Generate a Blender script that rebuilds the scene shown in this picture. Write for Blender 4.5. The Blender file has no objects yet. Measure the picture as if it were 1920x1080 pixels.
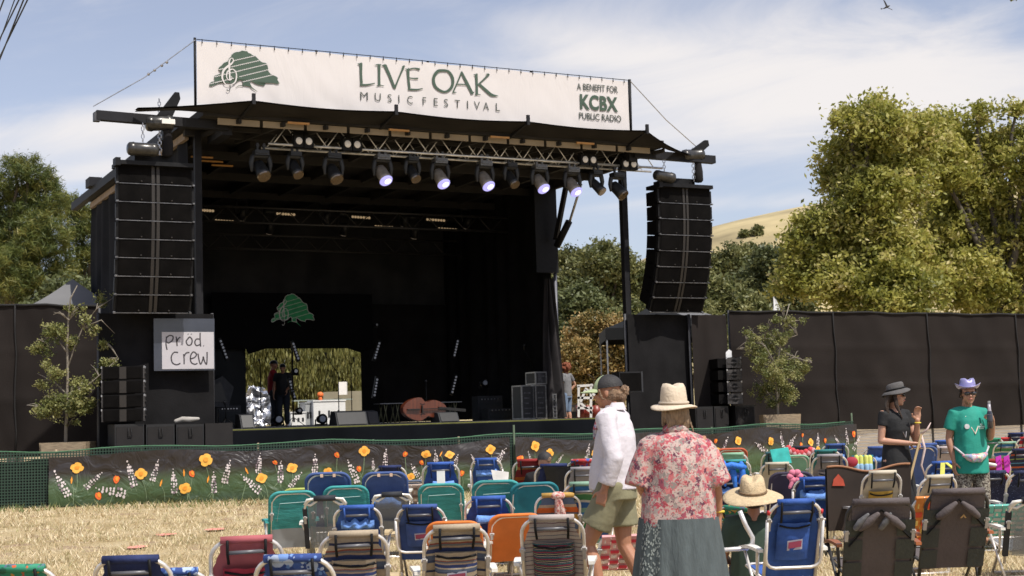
import bpy, math, random
import numpy as np
from mathutils import Vector, Matrix, noise
random.seed(7); np.random.seed(7)
SC = bpy.context.scene; COL = SC.collection
R = math.radians
# ---------------------------------------------------------------- camera
FPX = 2667.0; CAMZ = 1.48; ROLL = 0.030; PITCH = math.atan(238/2667)
cam = bpy.data.cameras.new('camera'); camo = bpy.data.objects.new('camera', cam); COL.objects.link(camo)
fwd = Vector((0, math.cos(PITCH), math.sin(PITCH))); up0 = Vector((0, -math.sin(PITCH), math.cos(PITCH))); rt0 = Vector((1, 0, 0))
cr, sr = math.cos(ROLL), math.sin(ROLL)
right = rt0*cr - up0*sr; up = rt0*sr + up0*cr
mw = Matrix((( right.x, up.x, -fwd.x, 0), (right.y, up.y, -fwd.y, 0), (right.z, up.z, -fwd.z, CAMZ), (0, 0, 0, 1)))
camo.matrix_world = mw
cam.sensor_width = 36; cam.lens = 36*FPX/1920; cam.clip_end = 3000; cam.clip_start = 0.1
cam.dof.use_dof = True; cam.dof.focus_distance = 14.0; cam.dof.aperture_fstop = 5.6
SC.camera = camo
SC.render.engine = 'CYCLES'
SC.view_settings.view_transform = 'Standard'; SC.view_settings.look = 'None'
SC.view_settings.exposure = 0.35; SC.view_settings.gamma = 1
# ---------------------------------------------------------------- world + sun
SUN = Vector((0.42, -0.50, 0)).normalized()*math.cos(R(58)) + Vector((0, 0, math.sin(R(58))))
w = bpy.data.worlds.new('World'); SC.world = w; w.use_nodes = True
nt = w.node_tree; N = nt.nodes; L = nt.links; N.clear()
out = N.new('ShaderNodeOutputWorld'); bg = N.new('ShaderNodeBackground'); L.new(bg.outputs[0], out.inputs[0])
sky = N.new('ShaderNodeTexSky'); sky.sky_type = 'NISHITA'; sky.sun_disc = False
sky.sun_elevation = R(58); sky.sun_rotation = math.atan2(SUN.x, SUN.y)
sky.air_density = 1.0; sky.dust_density = 1.5; sky.ozone_density = 1.0
bg.inputs[1].default_value = 0.13
tc = N.new('ShaderNodeTexCoord'); sp = N.new('ShaderNodeSeparateXYZ'); L.new(tc.outputs['Generated'], sp.inputs[0])
def wm(op, a, b=None, c=None, clamp=False):
    n = N.new('ShaderNodeMath'); n.operation = op; n.use_clamp = clamp
    for i, x in enumerate((a, b, c)):
        if x is None: continue
        if isinstance(x, (int, float)): n.inputs[i].default_value = x
        else: L.new(x, n.inputs[i])
    return n.outputs[0]
ya = wm('MAXIMUM', wm('ABSOLUTE', sp.outputs[1]), 0.05)
ax = wm('DIVIDE', sp.outputs[0], ya); az = wm('DIVIDE', sp.outputs[2], ya)
def blob(cx, cz, rx, rz, tilt, amp):
    dx = wm('SUBTRACT', ax, cx); dz = wm('SUBTRACT', wm('SUBTRACT', az, cz), wm('MULTIPLY', dx, tilt))
    q = wm('ADD', wm('POWER', wm('ABSOLUTE', wm('DIVIDE', dx, rx)), 2.0), wm('POWER', wm('ABSOLUTE', wm('DIVIDE', dz, rz)), 2.0))
    return wm('MULTIPLY', wm('EXPONENT', wm('MULTIPLY', q, -1.0)), amp)
blobs = [blob(.17, .235, .18, .060, 0.0, .85), blob(.34, .225, .14, .040, 0.0, .45), blob(-.30, .208, .12, .026, .12, .78), blob(-.22, .232, .07, .014, .2, .45), blob(-.27, .184, .11, .009, .14, .62),
         blob(.10, .195, .10, .018, .1, .25), blob(.16, .145, .10, .007, .0, .36), blob(.02, .275, .10, .02, -.3, .25), blob(.30, .180, .06, .008, 0, .2)]
tot = blobs[0]
for b in blobs[1:]: tot = wm('ADD', tot, b)
cv = N.new('ShaderNodeCombineXYZ'); L.new(ax, cv.inputs[0]); L.new(wm('ADD', az, wm('MULTIPLY', ax, -.12)), cv.inputs[1])
mp = N.new('ShaderNodeMapping'); mp.inputs['Scale'].default_value = (4.5, 17, 1); L.new(cv.outputs[0], mp.inputs[0])
n1 = N.new('ShaderNodeTexNoise'); n1.inputs['Scale'].default_value = 1.0; n1.inputs['Detail'].default_value = 9; n1.inputs['Roughness'].default_value = .60; n1.inputs['Distortion'].default_value = 1.1
L.new(mp.outputs[0], n1.inputs['Vector'])
mask = wm('ADD', wm('MULTIPLY', n1.outputs['Fac'], 1.35), wm('SUBTRACT', tot, .78))
mr = N.new('ShaderNodeMapRange'); mr.interpolation_type = 'SMOOTHSTEP'
mr.inputs['From Min'].default_value = -.12; mr.inputs['From Max'].default_value = .95; mr.inputs['To Min'].default_value = 0; mr.inputs['To Max'].default_value = .95
L.new(mask, mr.inputs['Value'])
mx = N.new('ShaderNodeMix'); mx.data_type = 'RGBA'
hs = N.new('ShaderNodeHueSaturation'); hs.inputs['Saturation'].default_value = 0.62; hs.inputs['Value'].default_value = 1.0; L.new(sky.outputs[0], hs.inputs['Color'])
tn = N.new('ShaderNodeMix'); tn.data_type = 'RGBA'; tn.blend_type = 'MULTIPLY'; tn.inputs[0].default_value = 1; L.new(hs.outputs[0], tn.inputs[6]); tn.inputs[7].default_value = (.86, .85, .92, 1)
L.new(mr.outputs[0], mx.inputs[0]); L.new(tn.outputs[2], mx.inputs[6]); mx.inputs[7].default_value = (5.6, 5.35, 5.25, 1)
L.new(mx.outputs[2], bg.inputs[0])
sl = bpy.data.lights.new('sun', 'SUN'); sl.energy = 4.0; sl.angle = R(0.53); sl.color = (1, .95, .87)
so = bpy.data.objects.new('sun', sl); COL.objects.link(so); so.rotation_euler = SUN.to_track_quat('Z', 'Y').to_euler(); so.location = (0, 0, 60)

# ---------------------------------------------------------------- pixel helpers (photo pixels -> world points at a stated distance)
def ray(px, py):
    return right*(px-960) - up*(py-540) + fwd*FPX
def at(px, py, Y):
    d = ray(px, py); t = Y/d.y; return Vector((d.x*t, Y, CAMZ + d.z*t))
def hor(px): return 778 - .03*(px-960)
# stage frame
TH = math.atan(2667/5172); SU = Vector((math.cos(TH), math.sin(TH), 0)); SV = Vector((-math.sin(TH), math.cos(TH), 0)); P0 = Vector((-5.97, 27, 0))
def W(u, v, z): return P0 + SU*u + SV*v + Vector((0, 0, z))
def onv(px, py, v):
    """stage (u, z) where the sight line meets the plane v = const"""
    d = ray(px, py); o = Vector((0, 0, CAMZ)) - P0
    t = (v - o.dot(SV))/d.dot(SV); p = o + d*t
    return p.dot(SU), p.z
def ground(x, y):
    f = fence_y(x); d = f - y
    t = min(1, max(0, (11 - d)/11)); return .12*t*t*(3-2*t)
FE = [(-14, 24.0), (-8.05, 24.9), (0.0, 26.0), (7.7, 31.8)]
def fence_y(x):
    for (a, b), (c, d) in zip(FE, FE[1:]):
        if x <= c: return b + (d-b)*(x-a)/(c-a)
    return 31.8 + (x-7.7)*.3
# ---------------------------------------------------------------- mesh builder
class MB:
    def __init__(s): s.v = []; s.f = []; s.m = []; s.uv = {}; s.T = None
    def add(s, vs, fs, m=0, uvs=None):
        b = len(s.v)
        for p in vs:
            p = Vector(p); s.v.append(tuple(s.T @ p) if s.T else tuple(p))
        for k, f in enumerate(fs):
            if uvs: s.uv[len(s.f)] = [uvs[i] for i in f]
            s.f.append([i+b for i in f]); s.m.append(m)
        return s
    def box(s, c, d, m=0, rot=None):
        c = Vector(c); h = Vector(d)/2; vs = []
        for k in range(8):
            p = Vector((h.x*(1 if k & 1 else -1), h.y*(1 if k & 2 else -1), h.z*(1 if k & 4 else -1)))
            vs.append(c + (rot @ p if rot else p))
        return s.add(vs, [(0, 2, 3, 1), (4, 5, 7, 6), (0, 1, 5, 4), (2, 6, 7, 3), (0, 4, 6, 2), (1, 3, 7, 5)], m)
    def bx(s, x0, y0, z0, x1, y1, z1, m=0): return s.box(((x0+x1)/2, (y0+y1)/2, (z0+z1)/2), (abs(x1-x0), abs(y1-y0), abs(z1-z0)), m)
    def bar(s, p, q, w, h, m=0, upv=(0, 0, 1)):
        p = Vector(p); q = Vector(q); d = (q-p); l = d.length; d.normalize(); u = Vector(upv)
        if abs(d.dot(u)) > .98: u = Vector((1, 0, 0))
        x = d.cross(u).normalized(); z = x.cross(d)
        rot = Matrix((x, d, z)).transposed()
        return s.box((p+q)/2, (w, l, h), m, rot)
    def tube(s, pts, r, n=8, m=0, cap=True, flat=1.0):
        pts = [Vector(p) for p in pts]; k = len(pts)
        rs = list(r) if isinstance(r, (list, tuple)) else [r]*k
        vs = []; t = (pts[1]-pts[0]).normalized(); a = Vector((0, 0, 1)) if abs(t.z) < .9 else Vector((1, 0, 0))
        x = t.cross(a).normalized()
        for i, p in enumerate(pts):
            if i == 0: t = pts[1]-p
            elif i == k-1: t = p-pts[i-1]
            else: t = (pts[i+1]-p).normalized() + (p-pts[i-1]).normalized()
            if t.length < 1e-9: t = pts[i]-pts[i-1]
            t.normalize(); x = (x - t*x.dot(t)); x = x.normalized() if x.length > 1e-6 else t.orthogonal().normalized(); y = t.cross(x)
            for j in range(n):
                an = 2*math.pi*j/n; vs.append(p + x*math.cos(an)*rs[i] + y*math.sin(an)*rs[i]*flat)
        fs = [(i*n+j, i*n+(j+1) % n, (i+1)*n+(j+1) % n, (i+1)*n+j) for i in range(k-1) for j in range(n)]
        if cap: fs += [tuple(range(n))[::-1], tuple(range((k-1)*n, k*n))]
        return s.add(vs, fs, m)
    def sleeve(s, pts, rs, n=16, m=0):
        """rounded start, flat cut end"""
        pts = [Vector(p) for p in pts]; d0 = (pts[0]-pts[1]).normalized(); P = []; Q = []
        for a in (80, 55, 28): P.append(pts[0]+d0*rs[0]*math.sin(R(a))); Q.append(rs[0]*math.cos(R(a)))
        return s.tube(P+pts, Q+list(rs), n, m)
    def limb(s, pts, rs, n=12, m=0):
        """round-ended tapered tube, closed"""
        pts = [Vector(p) for p in pts]; rs = list(rs)
        d0 = (pts[0]-pts[1]).normalized(); d1 = (pts[-1]-pts[-2]).normalized(); P = []; Q = []
        for a in (80, 55, 28): P.append(pts[0]+d0*rs[0]*math.sin(R(a))); Q.append(rs[0]*math.cos(R(a)))
        P += pts; Q += rs
        for a in (28, 55, 80): P.append(pts[-1]+d1*rs[-1]*math.sin(R(a))); Q.append(rs[-1]*math.cos(R(a)))
        return s.tube(P, Q, n, m)
    def loft(s, secs, n=24, m=0, cap=True, uv=False):
        """secs: (cx, cy, z, rx, ry) stacked ellipses"""
        vs = []; uvs = []
        for i, (cx, cy, z, rx, ry) in enumerate(secs):
            for j in range(n):
                a = 2*math.pi*j/n; vs.append((cx+rx*math.cos(a), cy+ry*math.sin(a), z)); uvs.append((j/n, i/(len(secs)-1)))
        k = len(secs)
        fs = [(i*n+j, i*n+(j+1) % n, (i+1)*n+(j+1) % n, (i+1)*n+j) for i in range(k-1) for j in range(n)]
        if cap: fs += [tuple(range(n))[::-1], tuple(range((k-1)*n, k*n))]
        return s.add(vs, fs, m, uvs if uv else None)
    def ball(s, c, r, m=0, n=12, k=8, rot=None):
        if isinstance(r, (int, float)): r = (r, r, r)
        c = Vector(c); vs = [c + (rot @ Vector((0, 0, -r[2])) if rot else Vector((0, 0, -r[2])))]
        for i in range(1, k):
            a = -math.pi/2 + math.pi*i/k
            for j in range(n):
                b = 2*math.pi*j/n; p = Vector((r[0]*math.cos(a)*math.cos(b), r[1]*math.cos(a)*math.sin(b), r[2]*math.sin(a)))
                vs.append(c + (rot @ p if rot else p))
        vs.append(c + (rot @ Vector((0, 0, r[2])) if rot else Vector((0, 0, r[2]))))
        fs = [(0, 1+(j+1) % n, 1+j) for j in range(n)]
        fs += [(1+i*n+j, 1+i*n+(j+1) % n, 1+(i+1)*n+(j+1) % n, 1+(i+1)*n+j) for i in range(k-2) for j in range(n)]
        e = len(vs)-1; b = 1+(k-2)*n; fs += [(b+j, b+(j+1) % n, e) for j in range(n)]
        return s.add(vs, fs, m)
    def grid(s, fn, nu, nv, m=0, flip=False):
        vs = []; uvs = []
        for j in range(nv+1):
            for i in range(nu+1): vs.append(fn(i/nu, j/nv)); uvs.append((i/nu, j/nv))
        fs = []
        for j in range(nv):
            for i in range(nu):
                a = j*(nu+1)+i; q = (a, a+1, a+nu+2, a+nu+1); fs.append(q[::-1] if flip else q)
        return s.add(vs, fs, m, uvs)
    def poly(s, pts, m=0): return s.add(pts, [tuple(range(len(pts)))], m)
    def slab(s, pts, d, m=0):
        """flat outline pts pushed by vector d to a solid"""
        pts = [Vector(p) for p in pts]; d = Vector(d); n = len(pts)
        vs = pts + [p+d for p in pts]
        return s.add(vs, [tuple(range(n))[::-1], tuple(range(n, 2*n))] + [(i, (i+1) % n, n+(i+1) % n, n+i) for i in range(n)], m)
    def mesh(s, name, mats, smooth=False):
        me = bpy.data.meshes.new(name); me.from_pydata(s.v, [], s.f)
        for mt in (mats if isinstance(mats, (list, tuple)) else [mats]): me.materials.append(mt)
        me.polygons.foreach_set('material_index', s.m)
        if smooth: me.polygons.foreach_set('use_smooth', [True]*len(s.f))
        if s.uv:
            ul = me.uv_layers.new(name='UVMap'); dat = ul.data; dat.foreach_set('uv', [0.02]*(2*len(dat)))
            for pi, us in s.uv.items():
                ls = me.polygons[pi].loop_start
                for k, q in enumerate(us): dat[ls+k].uv = q
        me.update(); return me
# ---------------------------------------------------------------- objects
ROOT = {}
def thing(name, label, cat, loc=(0, 0, 0), rz=0.0, group=None, rx=0.0):
    o = bpy.data.objects.new(name, None); COL.objects.link(o); o.empty_display_size = .2
    o.location = loc; o.rotation_euler = (rx, 0, rz); o['label'] = label; o['category'] = cat
    if group: o['group'] = group
    ROOT[o.name] = (Matrix.Translation(Vector(loc)) @ Matrix.Rotation(rz, 4, 'Z') @ Matrix.Rotation(rx, 4, 'X')).inverted()
    return o
def put(name, me, parent=None):
    o = bpy.data.objects.new(name, me); COL.objects.link(o)
    if parent: o.parent = parent
    return o
def part(name, mb, mats, parent, smooth=False, world=False, label=None):
    """one mesh object under parent; world=True when mb holds world coordinates"""
    if world:
        r = parent
        while r.name not in ROOT: r = r.parent
        M_ = ROOT[r.name]; mb.v = [tuple(M_ @ Vector(p)) for p in mb.v]
    o = put(name, mb.mesh(name, mats, smooth), parent)
    if label: o['label'] = label
    return o
def solo(name, mb, mats, label, cat, group=None, smooth=False, loc=None):
    if loc is None:
        a = np.array(mb.v); loc = Vector(((a[:, 0].min()+a[:, 0].max())/2, (a[:, 1].min()+a[:, 1].max())/2, a[:, 2].min()))
    loc = Vector(loc); mb.v = [tuple(Vector(p)-loc) for p in mb.v]
    o = put(name, mb.mesh(name, mats, smooth)); o.location = loc; o['label'] = label; o['category'] = cat
    if group: o['group'] = group
    return o
def struct(name, mb, mats, smooth=False, kind='structure'):
    o = put(name, mb.mesh(name, mats, smooth)); o['kind'] = kind; return o
def fuse(mb, voxel, smooth=6, fac=.5):
    """closed pieces merged into ONE continuous surface; returns mesh data"""
    me = mb.mesh('tmp', []); o = bpy.data.objects.new('tmp', me); COL.objects.link(o)
    a = o.modifiers.new('r', 'REMESH'); a.mode = 'VOXEL'; a.voxel_size = voxel
    if smooth:
        b = o.modifiers.new('s', 'SMOOTH'); b.iterations = smooth; b.factor = fac
    dg = bpy.context.evaluated_depsgraph_get(); dg.update()
    m2 = bpy.data.meshes.new_from_object(o.evaluated_get(dg)); bpy.data.objects.remove(o); bpy.data.meshes.remove(me)
    m2.polygons.foreach_set('use_smooth', [True]*len(m2.polygons)); m2.materials.clear()
    return m2
def folds(me, amp, scale, st=(1, 1, .35), seed=0):
    me.update(); ns = [v.normal.copy() for v in me.vertices]
    for v, n in zip(me.vertices, ns):
        q = Vector((v.co.x*st[0], v.co.y*st[1], v.co.z*st[2]))*scale + Vector((seed, seed*2, 0))
        v.co += n*(noise.noise(q)*amp + noise.noise(q*2.3)*amp*.5)
def fused(name, mb, mats, parent, voxel=.01, smooth=5, fold=None, label=None):
    me = fuse(mb, voxel, smooth)
    if fold: folds(me, *fold)
    me.name = name
    for mt in (mats if isinstance(mats, (list, tuple)) else [mats]): me.materials.append(mt)
    o = put(name, me, parent)
    if label: o['label'] = label
    return o
# ---------------------------------------------------------------- materials
def _new(name):
    m = bpy.data.materials.new(name); m.use_nodes = True; return m, m.node_tree, m.node_tree.nodes['Principled BSDF']
def mat(name, col, rough=.6, metal=0.0, var=.18, scale=6.0, bump=0.0, bscale=40.0, spec=.5, emit=None, es=0, coat=0, stretch=None):
    m, t, b = _new(name); b.inputs['Roughness'].default_value = rough; b.inputs['Metallic'].default_value = metal
    b.inputs['Specular IOR Level'].default_value = spec; b.inputs['Coat Weight'].default_value = coat
    tc = t.nodes.new('ShaderNodeTexCoord'); no = t.nodes.new('ShaderNodeTexNoise'); no.inputs['Scale'].default_value = scale; no.inputs['Detail'].default_value = 5
    src = tc.outputs['Object']
    if stretch:
        mp = t.nodes.new('ShaderNodeMapping'); mp.inputs['Scale'].default_value = stretch; t.links.new(src, mp.inputs[0]); src = mp.outputs[0]
    t.links.new(src, no.inputs['Vector'])
    cr_ = t.nodes.new('ShaderNodeValToRGB'); c = col
    cr_.color_ramp.elements[0].position = .3; cr_.color_ramp.elements[1].position = .7
    cr_.color_ramp.elements[0].color = (c[0]*(1-var), c[1]*(1-var), c[2]*(1-var), 1); cr_.color_ramp.elements[1].color = (min(1, c[0]*(1+var)), min(1, c[1]*(1+var)), min(1, c[2]*(1+var)), 1)
    t.links.new(no.outputs['Fac'], cr_.inputs[0]); t.links.new(cr_.outputs[0], b.inputs['Base Color'])
    if bump:
        n2 = t.nodes.new('ShaderNodeTexNoise'); n2.inputs['Scale'].default_value = bscale; n2.inputs['Detail'].default_value = 4; t.links.new(src, n2.inputs['Vector'])
        bp = t.nodes.new('ShaderNodeBump'); bp.inputs['Strength'].default_value = bump; bp.inputs['Distance'].default_value = .02
        t.links.new(n2.outputs['Fac'], bp.inputs['Height']); t.links.new(bp.outputs[0], b.inputs['Normal'])
    if emit: b.inputs['Emission Color'].default_value = (*emit, 1); b.inputs['Emission Strength'].default_value = es
    return m
def stripes(name, cols, rep=1, axis=1, rough=.8, wob=0.0):
    """cols: [(width, rgb)] repeated rep times along the uv axis"""
    m, t, b = _new(name); b.inputs['Roughness'].default_value = rough; nd = t.nodes
    uv = nd.new('ShaderNodeUVMap'); s_ = nd.new('ShaderNodeSeparateXYZ'); t.links.new(uv.outputs[0], s_.inputs[0])
    a = nd.new('ShaderNodeMath'); a.operation = 'MULTIPLY'; a.inputs[1].default_value = rep; t.links.new(s_.outputs[axis], a.inputs[0])
    f = nd.new('ShaderNodeMath'); f.operation = 'FRACT'; t.links.new(a.outputs[0], f.inputs[0])
    r = nd.new('ShaderNodeValToRGB'); r.color_ramp.interpolation = 'CONSTANT'; tot = sum(c[0] for c in cols); p = 0; el = r.color_ramp.elements
    while len(el) < min(len(cols), 32): el.new(.5)
    for e, (wd, c) in zip(el, cols): e.position = p/tot; p += wd
    for e, (wd, c) in zip(el, cols): e.color = (*c, 1)
    t.links.new(f.outputs[0], r.inputs[0])
    no = nd.new('ShaderNodeTexNoise'); no.inputs['Scale'].default_value = 30
    mx = nd.new('ShaderNodeMix'); mx.data_type = 'RGBA'; mx.blend_type = 'MULTIPLY'; mx.inputs[0].default_value = .35
    t.links.new(r.outputs[0], mx.inputs[6]); t.links.new(no.outputs['Fac'], mx.inputs[7]); t.links.new(mx.outputs[2], b.inputs['Base Color'])
    return m
def floral(name, base, cols, scale=14, thr=.42, rough=.8, coord='Object', dist=.35):
    m, t, b = _new(name); b.inputs['Roughness'].default_value = rough; nd = t.nodes; cur = None
    tc = nd.new('ShaderNodeTexCoord'); no = nd.new('ShaderNodeTexNoise'); no.inputs['Scale'].default_value = scale*2.2; no.inputs['Detail'].default_value = 2; t.links.new(tc.outputs[coord], no.inputs['Vector'])
    ad = nd.new('ShaderNodeMix'); ad.data_type = 'RGBA'; ad.blend_type = 'LINEAR_LIGHT'; ad.inputs[0].default_value = dist/scale
    t.links.new(tc.outputs[coord], ad.inputs[6]); t.links.new(no.outputs['Color'], ad.inputs[7])
    prev = None
    for k, (sc, th, ramp) in enumerate([(scale, thr, cols), (scale*1.9, thr*.72, cols[::-1])]):
        vo = nd.new('ShaderNodeTexVoronoi'); vo.inputs['Scale'].default_value = sc; t.links.new(ad.outputs[2], vo.inputs['Vector'])
        sx = nd.new('ShaderNodeSeparateColor'); t.links.new(vo.outputs['Color'], sx.inputs[0])
        r = nd.new('ShaderNodeValToRGB'); r.color_ramp.interpolation = 'CONSTANT'; el = r.color_ramp.elements
        while len(el) < len(ramp): el.new(.5)
        for i, c in enumerate(ramp): el[i].position = i/len(ramp)
        for i, c in enumerate(ramp): el[i].color = (*c, 1)
        t.links.new(sx.outputs[0], r.inputs[0])
        lt = nd.new('ShaderNodeMath'); lt.operation = 'LESS_THAN'; lt.inputs[1].default_value = th; t.links.new(vo.outputs['Distance'], lt.inputs[0])
        mx = nd.new('ShaderNodeMix'); mx.data_type = 'RGBA'; t.links.new(lt.outputs[0], mx.inputs[0]); t.links.new(r.outputs[0], mx.inputs[7])
        if prev is None: mx.inputs[6].default_value = (*base, 1)
        else: t.links.new(prev, mx.inputs[6])
        prev = mx.outputs[2]
    t.links.new(prev, b.inputs['Base Color']); return m
def meshmat(name, col, nu, nv, open_=.5, rough=.6, alpha=0.0, use='UV', gscale=(1, 1, 1)):
    """see-through net: square holes on the uv grid"""
    m, t, b = _new(name); b.inputs['Base Color'].default_value = (*col, 1); b.inputs['Roughness'].default_value = rough; nd = t.nodes
    src = nd.new('ShaderNodeUVMap').outputs[0]
    s_ = nd.new('ShaderNodeSeparateXYZ'); t.links.new(src, s_.inputs[0]); h = []
    for ax_, k in ((0, nu), (1, nv)):
        a = nd.new('ShaderNodeMath'); a.operation = 'MULTIPLY'; a.inputs[1].default_value = k; t.links.new(s_.outputs[ax_], a.inputs[0])
        f = nd.new('ShaderNodeMath'); f.operation = 'FRACT'; t.links.new(a.outputs[0], f.inputs[0])
        g = nd.new('ShaderNodeMath'); g.operation = 'LESS_THAN'; g.inputs[1].default_value = open_; t.links.new(f.outputs[0], g.inputs[0]); h.append(g.outputs[0])
    mu = nd.new('ShaderNodeMath'); mu.operation = 'MULTIPLY'; t.links.new(h[0], mu.inputs[0]); t.links.new(h[1], mu.inputs[1])
    iv = nd.new('ShaderNodeMath'); iv.operation = 'SUBTRACT'; iv.inputs[0].default_value = 1; t.links.new(mu.outputs[0], iv.inputs[1]); t.links.new(iv.outputs[0], b.inputs['Alpha'])
    return m
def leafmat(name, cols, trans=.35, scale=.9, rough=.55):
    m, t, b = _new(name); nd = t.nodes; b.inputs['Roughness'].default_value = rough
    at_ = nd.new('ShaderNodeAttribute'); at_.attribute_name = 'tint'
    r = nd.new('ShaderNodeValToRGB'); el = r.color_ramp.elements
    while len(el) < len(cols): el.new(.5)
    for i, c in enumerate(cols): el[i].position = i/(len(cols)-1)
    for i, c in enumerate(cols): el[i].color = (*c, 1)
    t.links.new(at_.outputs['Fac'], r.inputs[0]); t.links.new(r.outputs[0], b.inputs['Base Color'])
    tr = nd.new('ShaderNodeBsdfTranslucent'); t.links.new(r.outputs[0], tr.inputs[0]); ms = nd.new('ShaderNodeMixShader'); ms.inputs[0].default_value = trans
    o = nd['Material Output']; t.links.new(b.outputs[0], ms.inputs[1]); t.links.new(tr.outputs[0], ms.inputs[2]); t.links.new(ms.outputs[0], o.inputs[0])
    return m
ALU = mat('aluminium', (.74, .70, .65), .38, .55, .1, 20); STEEL = mat('galvanised_steel', (.45, .45, .46), .35, .8, .2, 15)
BLK = mat('black_paint', (.008, .008, .0085), .55, 0, .3, 12, spec=.2); BLKP = mat('black_plastic', (.012, .012, .013), .4, 0, .2, 12, spec=.3)
BCLOTH = mat('black_cloth', (.011, .0105, .011), .95, 0, .35, 2, .2, 30, .15); BCLOTH2 = mat('charcoal_cloth', (.018, .017, .018), .95, 0, .3, 1.2, .3, 15, .15)
WHITEP = mat('white_plastic', (.72, .70, .64), .45, 0, .06, 10); WOODARM = mat('varnished_wood', (.32, .10, .035), .35, 0, .3, 8, stretch=(3, 14, 3))
WHITE = mat('white_paint', (.78, .77, .74), .5, 0, .05, 5); GREYP = mat('grey_paint', (.055, .055, .06), .5, 0, .2)
WOOD = mat('weathered_wood', (.33, .25, .16), .8, 0, .3, 5, .4, 30, stretch=(2, 2, 12))
# ================================================================ ground
mb = MB(); xs = np.concatenate([np.linspace(-400, -30, 14), np.linspace(-28, 28, 57), np.linspace(30, 400, 14)])
ys = np.concatenate([np.linspace(-40, 2, 8), np.linspace(3, 60, 58), np.linspace(64, 600, 28)])
vs = [(x, y, ground(x, y)+(noise.noise(Vector((x*.35, y*.35, 0)))*.035 if 3 < y < 60 and abs(x) < 30 else 0)) for y in ys for x in xs]
nx = len(xs); fs = [(j*nx+i, j*nx+i+1, (j+1)*nx+i+1, (j+1)*nx+i) for j in range(len(ys)-1) for i in range(nx-1)]
mb.add(vs, fs)
gm, t, b = _new('dry_lawn'); nd = t.nodes; b.inputs['Roughness'].default_value = .95; b.inputs['Specular IOR Level'].default_value = .1
tc = nd.new('ShaderNodeTexCoord')
def nz(sc, det=6, rg=.6):
    n = nd.new('ShaderNodeTexNoise'); n.inputs['Scale'].default_value = sc; n.inputs['Detail'].default_value = det; n.inputs['Roughness'].default_value = rg; t.links.new(tc.outputs['Object'], n.inputs['Vector']); return n.outputs['Fac']
def ramp(f, st):
    r = nd.new('ShaderNodeValToRGB'); el = r.color_ramp.elements
    while len(el) < len(st): el.new(.5)
    for i, (p, c) in enumerate(st): el[i].position = p
    for i, (p, c) in enumerate(st): el[i].color = (*c, 1)
    t.links.new(f, r.inputs[0]); return r.outputs[0]
big = ramp(nz(.9, 4), [(.3, (.34, .27, .13)), (.45, (.54, .42, .235)), (.68, (.68, .56, .355))])
fine = ramp(nz(28, 8, .75), [(.3, (.42, .38, .30)), (.5, (.8, .8, .8)), (.75, (1.15, 1.1, 1.0))])
mxn = nd.new('ShaderNodeMix'); mxn.data_type = 'RGBA'; mxn.blend_type = 'MULTIPLY'; mxn.inputs[0].default_value = 1; t.links.new(big, mxn.inputs[6]); t.links.new(fine, mxn.inputs[7])
soil = ramp(nz(1.7, 5), [(.555, (0, 0, 0)), (.64, (1, 1, 1))])
mx2 = nd.new('ShaderNodeMix'); mx2.data_type = 'RGBA'; t.links.new(soil, mx2.inputs[0]); t.links.new(mxn.outputs[2], mx2.inputs[6]); mx2.inputs[7].default_value = (.34, .24, .16, 1)
t.links.new(mx2.outputs[2], b.inputs['Base Color'])
bp = nd.new('ShaderNodeBump'); bp.inputs['Strength'].default_value = .8; bp.inputs['Distance'].default_value = .05; t.links.new(nz(22, 8, .7), bp.inputs['Height']); t.links.new(bp.outputs[0], b.inputs['Normal'])
struct('ground', mb, gm, True)
# grass blades (uncountable ground cover)
def blades(n, reg, hs, seed):
    rg = np.random.RandomState(seed); X = []; 
    while len(X) < n:
        px = rg.uniform(*reg[0]); y = math.exp(rg.uniform(math.log(reg[1][0]), math.log(reg[1][1]))); x = (px-960)/2667*y
        if y > fence_y(x)-.05: continue
        if noise.noise(Vector((x*1.1, y*1.1, 3))) < rg.uniform(-.9, .25): continue
        X.append((x, y))
    P = np.array(X); g = np.array([ground(a, c)-.005 + noise.noise(Vector((a*.35, c*.35, 0)))*.035 for a, c in X])
    h = rg.uniform(hs[0], hs[1], n)*(1+P[:, 1]*.02); a = rg.uniform(0, 6.28, n); wd = .0035*(1+P[:, 1]*.09); ln = rg.normal(0, .6, (n, 2))*h[:, None]
    V = np.zeros((n, 3, 3)); V[:, 0, 0] = P[:, 0]-np.cos(a)*wd; V[:, 0, 1] = P[:, 1]-np.sin(a)*wd; V[:, 0, 2] = g
    V[:, 1, 0] = P[:, 0]+np.cos(a)*wd; V[:, 1, 1] = P[:, 1]+np.sin(a)*wd; V[:, 1, 2] = g
    V[:, 2, 0] = P[:, 0]+ln[:, 0]; V[:, 2, 1] = P[:, 1]+ln[:, 1]; V[:, 2, 2] = g+h
    return V.reshape(-1, 3), rg.uniform(0, 1, n)
def fastmesh(name, V, k, tint, mt, smooth=False):
    n = len(V)//k; me = bpy.data.meshes.new(name); me.vertices.add(len(V)); me.vertices.foreach_set('co', V.astype(np.float32).ravel())
    me.loops.add(n*k); me.loops.foreach_set('vertex_index', np.arange(n*k, dtype=np.int32)); me.polygons.add(n)
    me.polygons.foreach_set('loop_start', np.arange(0, n*k, k, dtype=np.int32)); me.polygons.foreach_set('loop_total', np.full(n, k, dtype=np.int32))
    at_ = me.attributes.new('tint', 'FLOAT', 'FACE'); at_.data.foreach_set('value', tint.astype(np.float32)); me.materials.append(mt); me.update(); me.validate(); return me
GR = leafmat('dry_grass', [(.46, .35, .18), (.66, .53, .32), (.78, .67, .46), (.40, .36, .16)], .3)
V, ti = blades(90000, ((-60, 1980), (7.4, 31)), (.018, .055), 3)
o = put('dry_grass', fastmesh('dry_grass', V, 3, ti, GR)); o['kind'] = 'stuff'
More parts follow.
